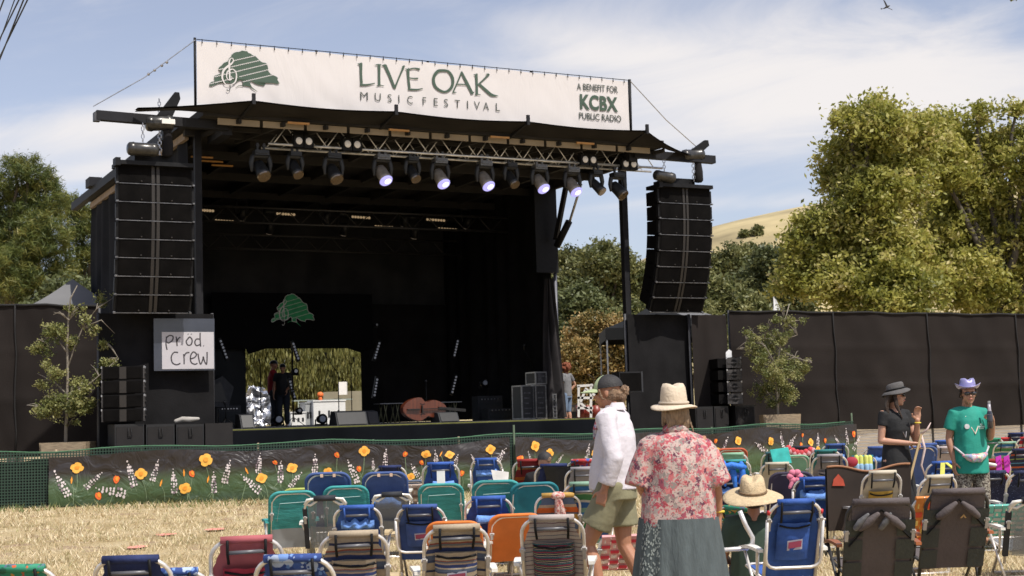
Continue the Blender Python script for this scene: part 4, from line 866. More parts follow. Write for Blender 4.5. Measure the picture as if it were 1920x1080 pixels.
capline('MUSICFESTIVAL', 675, 937, 186.5, 208.5, 14.5, 2, -.004, [(676, 14), (703, 11), (727, 7.5), (747.5, 1.8), (764, 10), (793, 6.5), (814, 7), (833, 7.5), (853, 10), (876, 1.8), (889, 11), (906, 11), (930, 7.5)])
def fit(txt, x0, x1, yb0, yb1, h0, m, bold, sp_=1.0):
    a_ = bp2(x0, yb0); c_ = bp2(x1, yb1); t2 = bp2(x0, yb0-h0); text_on(m_, SB, txt, a_, c_, t2[1]-a_[1], m, bold, sp_)
fit('A BENEFIT FOR', 1082, 1159, 168, 174.5, 12.5, 2, .012); fit('KCBX', 1088, 1159, 204.5, 210.5, 28.5, 1, .035, 1.05); fit('PUBLIC RADIO', 1086, 1165, 223, 229, 12.5, 2, .012)
BNp('printed_sheet', m_, [VIN, GRN, DKG, WPR], True)
m_ = MB(); m_.tube([(bu0-.03, BV+.03, BZB-.1), (bu0-.03, BV+.03, BZT+.05)], .025, 7); m_.tube([(bu1+.03, BV+.03, BZB-.1), (bu1+.05, BV+.03, BZT+.04)], .035, 7)
for k in range(1, 4): uu = bu0+(bu1-bu0)*k/4; m_.tube([(uu, BV+.05, BZB-.1), (uu, BV+.05, BZT+.03)], .025, 6)
m_.tube([(bu0, BV+.02, BZT+.02), (bu1, BV+.02, BZT+.02)], .008, 5)
BNp('support_frame', m_, BLK)
m_ = MB()
for k in range(34):
    uu = bu0+.1+(bu1-bu0-.2)*k/33; m_.bar((uu, BV-.005, BZT-.05), (uu, BV+.01, BZT+.03), .012, .012)
BNp('lacing_tie', m_, BLK)
# guy wires from the banner ends
for a_, b_, lb in [((bu0-.03, BV, BZT), None, 'thin guy wire with clips from the left banner end down to the left beam tip'), ((bu1+.05, BV, BZT), None, 'thin guy wire from the right banner end down to the right beam')]:
    m_ = MB(); p = W(*a_); q = W(-2.15, -1, 7.22) if lb.startswith('thin guy wire with') else W(11.0, -1, 7.2); m_.tube([p, (p+q)/2-Vector((0, 0, .08)), q], .010, 5)
    if lb.startswith('thin guy wire with'):
        for f in (.28, .33, .4, .46): m_.ball(p.lerp(q, f)-Vector((0, 0, .07)), .03, 0, 6, 4)
    solo('guy_wire', m_, STEEL, lb, 'wire', 'guy wires of the banner')

# ================================================================ outrigger beams, hoists, line arrays
def outrigger(side, label):
    t_ = thing('outrigger_beam', label, 'beam', W(.2 if side < 0 else SWD-.2, -1, 7.02), TH, 'outrigger beams of the stage roof'); m_ = MB()
    a = .3 if side < 0 else SWD-.3; e = -2.1 if side < 0 else 11.35; m_.bar(W(a, -1, 7.02), W(e, -1, 7.06 if side < 0 else 7.0), .16, .17); m_.bar(W(a, -1, 6.96), W(a, 0, 6.96), .2, .2); part('beam', m_, POST, t_, False, True)
    m_ = MB(); c = -.95 if side < 0 else 10.55; s = 1; q = .34 if side < 0 else .62; h_ = 7.58 if side < 0 else 7.42; m_.slab([W(c-.22, -1.08, 6.92), W(c+.12, -1.08, 6.90), W(c+q+.02, -1.08, h_-.12), W(c+q, -1.08, h_), W(c+q-.08, -1.08, h_)], SV*.08); part('angled_arm', m_, BLK, t_, False, True)
    if side < 0: m_ = MB(); m_.bx(-2.28-.06, -.07, -.07, -2.28+.05, .07, .09); part('end_cap', m_, GREYP, t_)
    return t_
outrigger(-1, 'dark steel outrigger beam over the left speaker array'); outrigger(1, 'dark steel outrigger beam over the right speaker array')
CHR = mat('scuffed_chain', (.42, .42, .43), .3, .8, .2, 20)
def chain(mb, p, q, r_=.025, m=0):
    p = Vector(p); q = Vector(q); L2 = (q-p).length; n_ = max(3, int(L2/.06))
    for i in range(n_):
        c = p.lerp(q, (i+.5)/n_); dx = Vector((r_, 0, 0)) if i % 2 else Vector((0, r_, 0)); mb.tube([c+dx*.8+Vector((0, 0, .035)), c+dx, c+dx*.8-Vector((0, 0, .035))], .009, 5, m); mb.tube([c-dx*.8+Vector((0, 0, .035)), c-dx, c-dx*.8-Vector((0, 0, .035))], .009, 5, m)
def hoist(px, py, v, ln, r_, label, up_z, bag=None, drop=None, tilt=0.0, face=False):
    u, z = onv(px, py, v); c = W(u, v, z); t_ = thing('chain_hoist', label, 'hoist', c, TH, 'chain hoists above the speaker arrays'); m_ = MB()
    d = SU*math.cos(tilt)+Vector((0, 0, math.sin(tilt))); a = c-d*ln/2; e = c+d*ln/2
    m_.tube([a-d*.03, a, a+d*.08, a+d*.1, e-d*.1, e-d*.08, e, e+d*.03], [r_*.6, r_*.9, r_, r_*.92, r_*.92, r_, r_*.9, r_*.55], 14); part('motor_body', m_, mat('hoist_casing', (.05, .048, .045), .3, .4, .3, 12), t_, True, True)
    if face: m_ = MB(); m_.box(e-d*ln*.22-SV*r_*.98, (.24, .03, .09), 0, Matrix.Rotation(TH, 3, 'Z')); part('rating_plate', m_, WHITE, t_, False, True)
    m_ = MB(); chain(m_, (c.x, c.y, c.z+r_), (c.x, c.y, up_z)); 
    if drop: chain(m_, (c.x, c.y, c.z-r_), (c.x, c.y, drop), .03)
    part('chain', m_, CHR, t_, False, True)
    if bag:
        bu, bz = onv(*bag, v); bw = W(bu, v, bz); m_ = MB(); m_.T = Matrix.Translation(bw); m_.loft([(0, 0, -.24, .07, .06), (0, 0, -.20, .105, .085), (.01, 0, 0, .095, .08), (0, 0, .22, .075, .06), (0, 0, .25, .09, .07)], 12); m_.T = None; part('chain_bag', m_, BCLOTH2, t_, True, True)
hoist(299, 231, -1.0, .46, .15, 'chain hoist with a white plate high above the left speaker array', 7.45, (314, 270), onv(296, 290, -1)[1], .1, True)
hoist(268, 280, -1.15, .50, .13, 'lower dark chain hoist lying just above the left speaker array', 6.95, None, None, 0)
hoist(1299, 291, -1.0, .50, .14, 'chain hoist at the right beam tip with a hanging black bag', 7.15, (1309, 322), onv(1300, 340, -1)[1], .1)
hoist(1246, 331, -1.15, .46, .12, 'pale dented chain hoist above the right speaker array', 6.9, None, None, -.1)
GRILL = mat('speaker_grille', (.0045, .004, .0038), .75, 0, .4, 3, .3, 200, spec=.05); CABM = mat('speaker_cabinet', (.006, .0055, .0055), .7, 0, .2, 8, spec=.08); TANV = mat('tan_throat', (.014, .0105, .0075), .6, 0, .2, 5)
def array(px, v, top, bot, n_, wd, label, lean0, lean1, dcol=None):
    u, zt0 = onv(px, top, v); _, zb0 = onv(px, bot, v); t_ = thing('line_array', label, 'speaker array', W(u, v, zt0), TH, 'hanging speaker arrays'); H = (zt0-zb0)
    h = H/(n_+.28); m_ = MB(); m_.bx(-wd/2-.01, -.12, -h*.28, wd/2+.01, .5, -.02); m_.bx(-wd/2-.07, -.14, -.12, -wd/2+.02, .1, .02); m_.bx(-.35, .1, -.02, .35, .35, .14); part('flying_frame', m_, BLK, t_)
    z = -h*.28; y = 0.0; x = 0
    for k in range(n_):
        an = R(lean0+(lean1-lean0)*(k/(n_-1))**1.35); rot = Matrix.Rotation(an, 3, 'X')
        def P(a, b_, c, y=y, z=z, rot=rot): return Vector((0, y, z)) + rot @ Vector((a, b_, c))
        cab = MB(); g = h*.97; fr_ = -.02
        cab.slab([P(-wd/2, 0, -g), P(wd/2, 0, -g), P(wd/2, 0, 0), P(-wd/2, 0, 0)], rot @ Vector((0, .22, 0))); cab.slab([P(-wd/2*.86, .22, -g*.93), P(wd/2*.86, .22, -g*.93), P(wd/2*.86, .22, -g*.07), P(-wd/2*.86, .22, -g*.07)], rot @ Vector((0, .45, 0)))
        cb = part('cabinet', cab, CABM, t_)
        gm_ = MB()
        for s in (-1, 1):
            gm_.slab([P(s*wd*.275-wd*.205, -.012, -g*.94), P(s*wd*.275+wd*.205, -.012, -g*.94), P(s*wd*.275+wd*.205, -.012, -g*.07), P(s*wd*.275-wd*.205, -.012, -g*.07)], rot @ Vector((0, .011, 0)), 0)
        part('grille', gm_, GRILL, cb)
        tm = MB(); 
        for s in (-1, 1): tm.slab([P(s*.045-.028, -.02, -g*.97), P(s*.045+.028, -.02, -g*.97), P(s*.045+.028, -.02, -g*.02), P(s*.045-.028, -.02, -g*.02)], rot @ Vector((0, .019, 0)))
        part('horn_slot', tm, TANV, cb)
        hm_ = MB(); 
        for s in (-1, 1): hm_.box(P(s*(wd/2+.02), .05, -g*.5), (.035, .09, g*.8), 0, rot); hm_.box(P(s*(wd/2+.02), -.02, -g*.99), (.04, .06, .03), 1, rot)
        hm_.box(P(0, -.012, -h*.985), (wd*.98, .02, .014), 1, rot); hm_.ball(P(-wd*.19, -.02, -g*.88), .017, 2, 8, 6); hm_.ball(P(wd*.22, -.02, -g*.88), .017, 2, 8, 6)
        part('rigging', hm_, [BLK, mat('worn_steel_edge', (.11, .11, .115), .45, .3, .6, 5), TANV], cb)
        dn = rot @ Vector((0, 0, -h)); y += dn.y; z += dn.z
    return t_
array(291, -1, 303, 588, 8, 1.34, 'large black speaker array hanging at the left of the stage', -1, 17)
array(1283, -1, 345, 590, 8, 1.34, 'black speaker array hanging against the trees at the right of the stage', -1, 27)
# PA wings
def wing(pa, pb, v, label, reg):
    (u0, z0), (u1, z1) = onv(*pa, v), onv(*pb, v); ztop = (z0+z1)/2; t_ = thing('scrim_wall', label, 'scrim', W(u0, v, 0), TH, 'black scrim walls beside the stage'); m_ = MB()
    m_.grid(lambda a, c: ((u1-u0)*a, .03*math.sin(a*9)+.02*noise.noise(Vector((a*5, c*5, 1))), .1+(ztop-.1)*c), 40, 10); part('cloth', m_, reg, t_, True)
    for a in (0, .5, 1): m_ = MB(); m_.tube([((u1-u0)*a, .10, 0), ((u1-u0)*a, .10, ztop+.02)], .03, 7); part('pole', m_, GREYP, t_, True)
    return t_
wing((186, 588), (400, 588), -.15, 'black scrim wall left of the stage carrying the handwritten sign', BCLOTH)
wing((1176, 590), (1295, 590), -.15, 'scrim wall under the right speaker array, its shadow put into darker cloth, next to the stage post', BCLOTH)  # same scrim as the next stretch; roof and array shadow put into darker cloth
wing((1296, 591), (1362, 590), -.35, 'narrow brownish scrim wall right of the shadow-dark one, beside the fence gap', SCR)
# sign
sv = -.38; (su0, sz0) = onv(288, 597, sv); (su1, sz1) = onv(403, 694, sv); SGW = su1-su0; SGH = sz0-sz1-.03*0
sg = thing('handwritten_sign', 'white paper sign reading prod. crew in a dark plastic sleeve', 'sign', W(su0, sv, sz1), TH)
m_ = MB(); m_.bx(0, 0, 0, SGW, .03, SGH); part('sleeve', m_, mat('dark_clear_sleeve', (.035, .04, .055), .25, 0, .2, 3, coat=.3), sg)
m_ = MB(); m_.bx(SGW*.13, -.008, SGH*.03, SGW*.985, 0, SGH*.74)
def SG(x, z, o=0): return Vector((x, -.010-.001*o, z))
def sgp(px, py): u, z = onv(px, py, sv); return (u-su0, z-sz1)
def hw(pts, w_=.025): stroke_on(m_, SG, [sgp(*p) for p in pts], w_, 1, 6)
for s_ in [[(312, 631), (311, 645), (313, 656)], [(312, 633), (318, 629), (324, 631), (323, 638), (316, 643), (313, 641)],
           [(330, 631), (331, 640), (332, 649)], [(332, 640), (334, 635), (338, 632)],
           [(354, 633), (349, 640), (352, 647), (358, 646), (360, 638), (356, 632), (353, 634)],
           [(375, 624), (375, 636), (376, 650)], [(374, 636), (368, 636), (365, 642), (368, 648), (375, 646)],
           [(381, 648), (382, 649)], [(352, 626), (353, 627)], [(358, 626), (359, 627)],
           [(334, 661), (326, 661), (321, 669), (323, 680), (331, 684), (338, 681)],
           [(344, 664), (345, 673), (345, 683)], [(345, 668), (349, 662), (355, 661)],
           [(357, 673), (365, 670), (368, 664), (362, 660), (357, 668), (358, 679), (365, 683), (370, 681)],
           [(371, 663), (373, 675), (376, 683), (380, 674), (381, 669), (383, 677), (387, 683), (388, 672), (388, 660)]]: hw(s_)
part('paper', m_, [mat('sign_paper', (.44, .42, .44), .6, 0, .05, 4), mat('marker_ink', (.045, .04, .045), .7)], sg)
# subwoofers
SUBM = mat('subwoofer_grille', (.020, .018, .0175), .7, 0, .15, 3, .3, 150, spec=.2); SUBF = mat('subwoofer_frame', (.010, .0095, .0095), .5, 0, .2, 8)
def sub(px0, px1, pyt, v, label, lit=False, rz=0):
    (u0, z0), (u1, _) = onv(px0, pyt, v), onv(px1, pyt, v); wd = u1-u0; p = W(u0, v, 0); gz = ground(p.x, p.y)-.01; t_ = thing('subwoofer', label, 'subwoofer', (p.x, p.y, gz), TH, 'subwoofers on the ground'); H = z0-gz
    m_ = MB(); m_.bx(.008, 0, 0, wd-.008, .62, H); part('cabinet', m_, SUBF if not lit else SUBM, t_)
    if not lit:
        m_ = MB(); m_.bx(.035, -.014, .06, wd-.035, .0, H-.045); part('grille', m_, SUBM, t_); m_ = MB(); m_.tube([(wd*.45, -.03, H-.07), (wd*.44, -.035, H-.22), (wd*.56, -.035, H-.22), (wd*.55, -.03, H-.07)], .009, 6); part('handle', m_, BLK, t_, True)
        m_ = MB(); m_.bx(.05, -.022, H*.45, .10, -.014, H*.5); part('badge', m_, STEEL, t_)
sub(214, 271, 796, -.86, 'leftmost subwoofer below the small speaker stack', False); sub(273, 328, 796, -.86, 'second subwoofer from the left, right edge under the small stack'); sub(329.5, 383, 796, -.86, 'third subwoofer from the left, below the prod crew sign')
sub(384, 437, 794, -.88, 'plain lighter grey subwoofer at the right end of the left row', True)
sub(1303, 1337, 763, -.98, 'right side subwoofer nearest the woman in the beige hat'); sub(1338, 1366, 762, -.98, 'middle subwoofer of the right side row, under the small speaker stack'); sub(1378, 1415, 760, -.98, 'outermost subwoofer at the right, beside the potted tree')
m_ = MB(); p = onv(373, 792, -1.3); m_.T = Matrix.Translation(W(onv(346, 790, -.6)[0], -.6, onv(346, 789, -.6)[1]))
m_.limb([(-.16, 0, 0), (-.05, .05, .03), (.1, .0, .02), (.24, .04, .03)], [.035, .05, .05, .03], 8); m_.T = None; solo('bundled_cloth', m_, mat('pale_tape_bundle', (.35, .33, .3), .8), 'small pale bundle lying on top of the left subwoofers', 'bundle', smooth=True)
def small_stack(px0, px1, pyt, pyb, v, label, rz, n_=4, holes=True):
    (u0, zt0), (u1, _), (_, zb0) = onv(px0, pyt, v), onv(px1, pyt, v), onv(px0, pyb, v); wd = (u1-u0); h = (zt0-zb0)/n_; t_ = thing('speaker_stack', label, 'speaker stack', W((u0+u1)/2, v+.3, zb0), TH+rz, 'small speaker stacks on the subwoofers')
    for k in range(n_):
        m_ = MB(); z0_ = k*h; D = .5; m_.slab([(-wd/2, -.3, z0_+.01), (wd/2, -.3, z0_+.01), (wd/2, -.3, z0_+h-.008), (-wd/2, -.3, z0_+h-.008)], (0, .22, 0)); m_.slab([(-wd*.42, -.08, z0_+.03), (wd*.42, -.08, z0_+.03), (wd*.42, -.08, z0_+h-.03), (-wd*.42, -.08, z0_+h-.03)], (0, .3, 0))
        cb = part('cabinet', m_, CABM, t_); m_ = MB(); m_.bx(-wd*.46, -.315, z0_+.03, -.07, -.301, z0_+h-.03); m_.bx(.07, -.315, z0_+.03, wd*.46, -.301, z0_+h-.03); m_.bx(-.06, -.308, z0_+.02, .06, -.301, z0_+h-.02, 1); part('grille', m_, [GRILL, TANV], cb)
        for s in (-1, 1):
            m_ = MB(); m_.box((s*(wd/2+.012), -.12, z0_+h*.5), (.02, .34, h*.86)); m_.tube([(s*(wd/2+.018), -.12, z0_+h*.5), (s*(wd/2+.026), -.12, z0_+h*.5)], h*.28, 14, 1); m_.box((s*(wd/2+.028), -.12, z0_+h*.5), (.014, .3, h*.12), 0); m_.box((s*(wd/2+.02), -.28, z0_+h*.9), (.02, .03, .04), 2); m_.box((s*(wd/2+.02), .04, z0_+h*.9), (.02, .03, .04), 2)
            part('side_handle', m_, [EPM, BLK, STEEL], cb)
EPM = mat('grey_endplate', (.045, .041, .040), .5, 0, .2, 10)
small_stack(202, 276, 686, 793, -.84, 'small four box speaker stack on the left subwoofers, side handles facing right', -.28)
small_stack(1335, 1400, 670, 760, -.95, 'small four box speaker stack on the right subwoofers, seen end on', math.pi/2*.80)
# ================================================================ things on the stage deck
def dk(px, v): u, _ = onv(px, 780, v); return u
CASE = mat('road_case_panel', (.025, .025, .027), .4, 0, .3, 6); EDGE = mat('case_edge_aluminium', (.42, .42, .42), .3, .8, .3, 20); TOLEX = mat('grey_tolex', (.020, .021, .024), .8, 0, .3, 10)
def case(px0, px1, h, v, label, z0=DZ, dep=.5, name='road_case', grp='road cases on the stage', dark=False):
    u0, u1 = dk(px0, v), dk(px1, v); t_ = thing(name, label, 'case', W(u0, v, z0), TH, grp); wd = u1-u0
    m_ = MB(); m_.bx(.01, .01, .01, wd-.01, dep-.01, h-.01); part('panel', m_, CASE, t_)
    m_ = MB()
    for x in (0, wd-.03):
        for y in (0, dep-.03): m_.bx(x, y, 0, x+.03, y+.03, h)
    for z in (0, h-.03):
        m_.bx(.03, 0, z, wd-.03, .03, z+.03); m_.bx(.03, dep-.03, z, wd-.03, dep, z+.03); m_.bx(0, .03, z, .03, dep-.03, z+.03); m_.bx(wd-.03, .03, z, wd, dep-.03, z+.03)
    part('edge_frame', m_, EDGE, t_)
    m_ = MB()
    rnd = random.Random(int(px0))
    for k in range(5): zz = h*(.15+.15*k); m_.bx(wd*.2, -.01, zz, wd*rnd.uniform(.5, .8), .0, zz+.03)
    part('rack_unit', m_, mat('rack_face', (.10, .10, .11), .4, .4, .6, 20), t_)
    return t_
case(979, 1003, .80, 3.0, 'black metal-edged road case, leftmost of the group at the right of the stage'); rk = case(1005, 1026, .80, 2.9, 'rack case with stacked equipment, in the middle of the group right on the stage')
case(1006, 1028, .30, 2.9, 'small case standing on top of the rack case', DZ+.81, .5); case(1037, 1045, .58, 2.8, 'narrow metal-edged case at the right end of the group', DZ, .4)
def amp(px0, px1, h, v, label, z0=DZ, name='amplifier', tilt=0):
    u0, u1 = dk(px0, v), dk(px1, v); wd = u1-u0; t_ = thing(name, label, 'amplifier', W(u0, v, z0), TH, 'amplifiers and boxes on the stage'); m_ = MB(); m_.bx(0, 0, 0, wd, .35, h); part('cabinet', m_, TOLEX, t_)
    m_ = MB(); m_.bx(.04, -.012, .04, wd-.04, 0, h*.72); part('grille_cloth', m_, mat('grille_cloth', (.016, .018, .02), .9, 0, .3, 8), t_); m_ = MB()
    for k in range(6): m_.tube([(wd*(.15+.13*k), -.03, h*.86), (wd*(.15+.13*k), 0, h*.86)], .015, 7)
    part('knob', m_, STEEL, t_)
amp(897, 943, .60, 5, 'large dark guitar amplifier standing by the right drape'); amp(915, 965, .28, 4.4, 'low dark box in front of the large amplifier'); amp(410, 452, .52, 5.5, 'dark amplifier box at the left of the stage beside the sign')
def wedge(px0, px1, h, v, label):
    u0, u1 = dk(px0, v), dk(px1, v); wd = u1-u0; t_ = thing('floor_monitor', label, 'monitor speaker', W(u0, v, DZ), TH, 'floor monitor wedges'); m_ = MB()
    m_.slab([(0, 0, 0), (0, .5, 0), (0, .38, h), (0, .12, h*.9)], (wd, 0, 0)); part('cabinet', m_, TOLEX, t_); m_ = MB(); m_.slab([(.03, -.012, .02), (.03, .107, h*.88), (wd-.03, .107, h*.88), (wd-.03, -.012, .02)], (0, .01, -.002)); part('grille', m_, BLKP, t_)
wedge(632, 690, .30, 1.2, 'dark floor monitor right of the opening at the stage front'); wedge(690, 712, .30, 1.6, 'smaller floor monitor next to the small table'); wedge(452, 478, .30, 1.2, 'floor monitor left of the two men'); wedge(825, 862, .22, .6, 'flat floor monitor in front of the double bass')
def mic_stand(px, py_top, v, label, boom=None, rd=.012):
    u, z = onv(px, py_top, v); t_ = thing('microphone_stand', label, 'microphone stand', W(u, v, DZ), TH, 'microphone stands on the stage'); H = z-DZ; m_ = MB()
    m_.tube([(0, 0, .2), (0, 0, H)], rd, 6)
    for k in range(3): a = k*2.09; m_.tube([(0, 0, .22), (.28*math.cos(a), .28*math.sin(a), .01)], .009, 5)
    if boom: bu, bz = onv(*boom, v); m_.tube([(0, 0, H-.05), (bu-u, 0, bz-DZ)], rd*.8, 6); e = Vector((bu-u, 0, bz-DZ))
    else: e = Vector((0, 0, H))
    part('pole', m_, BLK, t_, True); m_ = MB(); m_.limb([e, e+Vector((-.03, -.05, .05)), e+Vector((-.06, -.12, .09))], [.016, .02, .032], 8); part('microphone', m_, HEADB, t_, True)
mic_stand(488, 682, 7.5, 'microphone stand left of the two men, against the willow'); mic_stand(634, 697, 7.5, 'microphone stand with long boom right of the middle of the opening', (612, 670)); mic_stand(658, 680, 7.8, 'microphone stand at the right edge of the opening', (664, 678)); mic_stand(548, 660, 7, 'tall stand with clamps rising in the middle of the opening', None, .02)
mic_stand(799, 722, 3, 'thin microphone stand behind the double bass'); mic_stand(1000, 682, 4, 'tall boom stand in front of the right drape, reaching up to the left', (983, 655)); mic_stand(1040, 660, 3.2, 'tall dark stand at the front edge of the right drape'); mic_stand(423, 762, 1.5, 'short microphone stand behind the left subwoofers')
def spotcan(px, py, v, label, r_=.12):
    u, z = onv(px, py, v); t_ = thing('floor_lamp_can', label, 'stage lamp', W(u, v, z-r_), TH, 'round lamp cans on the stage floor'); m_ = MB(); m_.tube([(0, .22, r_), (0, 0, r_*1.05)], [r_*.7, r_], 14); m_.bx(-r_*1.2, .08, -.02, r_*1.2, .14, .02); m_.bx(-r_*1.2, .09, 0, -r_*1.05, .12, r_); m_.bx(r_*1.05, .09, 0, r_*1.2, .12, r_); part('housing', m_, BLK, t_, True)
    m_ = MB(); m_.tube([(0, 0, r_*1.05), (0, -.012, r_*1.05)], [r_*.62, r_*.5], 14); part('lens', m_, mat('grey_lens', (.30, .32, .36), .15, 0, .1, 5, coat=1), t_)
spotcan(523, 787, 4, 'round lamp can on the floor in front of the two men'); spotcan(605, 786, 4, 'round lamp can on the floor before the white boxes'); spotcan(555, 696, 7, 'small dark lamp clamped on the tall stand, upper one', .08); spotcan(562, 770, 7, 'small dark lamp clamped on the tall stand, lower one', .08); spotcan(910, 718, 5.1, 'round lamp can resting on the large amplifier', .10); spotcan(707, 609, 7.4, 'small round lamp at the right corner of the emblem cloth', .05)
# sidefill at left
u, z = onv(405, 705, 4); t_ = thing('side_fill_speaker', 'dark wedge shaped side fill speaker tilted behind the prod crew sign', 'speaker', W(u-.35, 4, z-.75), TH); m_ = MB(); m_.slab([(0, 0, .1), (.1, 0, .55), (.5, 0, .75), (.75, 0, .5), (.62, 0, .05)], (0, .5, 0)); part('cabinet', m_, TOLEX, t_); m_ = MB(); m_.slab([(.12, -.01, .2), (.16, -.01, .5), (.46, -.01, .62), (.6, -.01, .16)], (0, .008, 0)); m_.tube([(.35, 0, .05), (.35, .1, -.85)], .04, 8); part('grille', m_, BLKP, t_)
# small x-leg tables
for a, b_, lb in [(713, 758, 'small folding table with pale top left of the double bass'), (820, 867, 'small folding table with pale top right of the double bass')]:
    u0, u1 = dk(a, 3.2), dk(b_, 3.2); wd = u1-u0; t_ = thing('folding_table', lb, 'table', W(u0, 3.2, DZ), TH, 'small folding tables on the stage'); H = .46; m_ = MB(); m_.bx(0, 0, H-.02, wd, .4, H); part('table_top', m_, mat('pale_table_top', (.12, .12, .12), .5), t_)
    for y in (.05, .33):
        m_ = MB(); m_.tube([(wd*.2, y, H-.02), (wd*.34, y, .0)], .012, 6); m_.tube([(wd*.34, y+.02, H-.02), (wd*.16, y+.02, 0)], .012, 6); m_.tube([(wd*.7, y, H-.02), (wd*.84, y, 0)], .012, 6); m_.tube([(wd*.84, y+.02, H-.02), (wd*.66, y+.02, 0)], .012, 6); part('leg', m_, mat('olive_leg', (.09, .085, .04), .6), t_, True)
# double bass lying on its side
v = .9; t_ = thing('double_bass', 'orange brown double bass lying on its side at the front of the stage', 'double bass', W(dk(797, v), v, DZ+.02), TH); BW = mat('varnished_spruce', (.10, .022, .008), .35, 0, .35, 3, coat=.6, stretch=(8, 1, 1))
def bout(s, m_, y, inset=0):
    pts = []
    for k in range(44):
        a = k/44*2*math.pi; x = .50*math.cos(a); 
        w_ = (.26 if x < 0 else .21) + .0; zz = w_*math.sin(a)**1.0*(1 if abs(x) > .12 else 1); pin = 1-.30*math.exp(-((x-.05)/.10)**2); pts.append((x*(1-inset), y, .27+zz*pin*(1-inset)))
    return pts
m_ = MB(); m_.slab(bout(0, m_, 0), (0, .16, 0)); m_.slab(bout(0, m_, -.012, .03), (0, .011, 0)); part('body', m_, BW, t_)
m_ = MB(); m_.bar((.30, -.03, .28), (.95, .02, .22), .04, .06); m_.bar((-.1, -.05, .27), (.5, -.05, .27), .03, .02); m_.bar((-.42, -.04, .27), (-.12, -.05, .27), .05, .02); m_.box((-.08, -.04, .27), (.02, .06, .16)); part('neck', m_, mat('ebony', (.01, .009, .008), .35), t_)
for s in (-1, 1):
    m_ = MB(); stroke_on(m_, lambda a, b_, o=0: Vector((a, -.016, b_)), [(-.12, .27+s*.12), (-.06, .27+s*.10), (0, .27+s*.11)], .014, 0, 4); part('sound_hole', m_, BLK, t_)
# foil blanket, boxes and orange pole behind the opening
FOIL = mat('silver_foil', (.62, .62, .64), .28, 1.0, .05, 5)
t_ = thing('foil_cover', 'crumpled silver foil sheet covering gear at the left of the opening', 'cover', W(dk(480, 13.5), 13.5, DZ), TH); m_ = MB()
def foil(a, b_):
    r_ = Vector(((a-.5)*1.3*(1-.6*b_), -.2+.25*b_, 1.22*b_)); n_ = noise.noise_vector(r_*4.0)*.14 + noise.noise_vector(r_*9)*.05; return r_+n_
m_.grid(foil, 26, 26); part('sheet', m_, FOIL, t_)
case_w = [(588, 648, .68, 13.6, 'long white equipment box in the middle of the opening', 'white_box', WHITE), (573, 590, .63, 13.8, 'grey control box left of the long white box', 'control_box', mat('light_grey_box', (.36, .37, .37), .6)), (545, 573, .36, 13.8, 'low white box behind the men', 'white_box', WHITE)]
for a, b_, h, v, lb, nm, mt_ in case_w:
    u0, u1 = dk(a, v), dk(b_, v); t_ = thing(nm, lb, 'box', W(u0, v, DZ), TH); m_ = MB(); m_.bx(0, 0, 0, u1-u0, .5, h); m_.bx(-.02, -.02, h, u1-u0+.02, .52, h+.04); part('body', m_, mt_, t_); m_ = MB()
    for k in range(3): m_.bx((u1-u0)*(.15+.3*k), -.012, h*.3, (u1-u0)*(.15+.3*k)+.06, 0, h*.6)
    part('panel', m_, TOLEX, t_)
m_ = MB(); (u, z) = onv(601, 768, 14.6); m_.T = Matrix.Translation(W(u, 14.6, z)); m_.limb([(0, 0, -.1), (0, 0, .35)], [.06, .06], 10); m_.ball((0, 0, .45), (.10, .08, .09), 0); m_.T = None; solo('orange_post', m_, mat('safety_orange', (.75, .16, .03), .6), 'short orange post with round top behind the white box', 'post', smooth=True)
m_ = MB(); m_.T = Matrix.Translation(W(dk(560, 15), 15, DZ)); m_.bx(-.2, 0, .72, 1.6, .5, .76); m_.tube([(0, 0, 0), (0, 0, .72)], .02); m_.tube([(1.4, 0, 0), (1.4, 0, .72)], .02); m_.T = None; solo('work_table', m_, mat('pale_green_top', (.35, .40, .34), .6), 'long pale table behind the white boxes', 'table')
t_ = thing('tan_wall', 'tan wall seen low behind the right half of the opening', 'wall', (at(640, 760, 56).x, 56, 0)); m_ = MB(); a = at(606, 735, 56); b_ = at(720, 735, 56); m_.bx(a.x, 56, 0, b_.x, 56.4, a.z); part('panel', m_, mat('tan_stucco', (.24, .22, .16), .9, 0, .15, 2), t_, False, True)
a = at(642, 716, 55.5); m_ = MB(); m_.bx(a.x-.16, 55.4, a.z-.5, a.x+.16, 55.7, a.z); part('white_hatch', m_, WHITE, t_, False, True)
# loudspeaker on a pole by the right post
v = -1.7; (u0, zt_), (u1, zb_) = onv(1161, 697, v), onv(1206, 735, v); t_ = thing('pole_speaker', 'black loudspeaker on a pole behind the woman in the white shirt', 'speaker', W((u0+u1)/2, v, ground(1.8, 30)), TH); g0 = ground(1.8, 30); m_ = MB(); wd = u1-u0
m_.slab([(-wd/2, 0, zb_-g0), (wd/2, 0, zb_-g0), (wd/2, 0, zt_-g0), (-wd/2, 0, zt_-g0)], (0, .3, 0)); part('cabinet', m_, BLKP, t_); m_ = MB(); m_.bx(-wd*.46, -.012, zb_-g0+.03, wd*.42, 0, zt_-g0-.03); part('grille', m_, GRILL, t_); m_ = MB(); m_.bx(wd*.43, -.01, zb_-g0, wd*.5, .3, zt_-g0); part('rim', m_, TOLEX, t_); m_ = MB(); m_.tube([(0, .15, 0), (0, .15, zb_-g0)], .02, 8)
for k in range(3): m_.tube([(0, .15, .5), (.4*math.cos(k*2.1), .15+.4*math.sin(k*2.1), 0)], .014, 6)
part('stand', m_, BLK, t_, True)
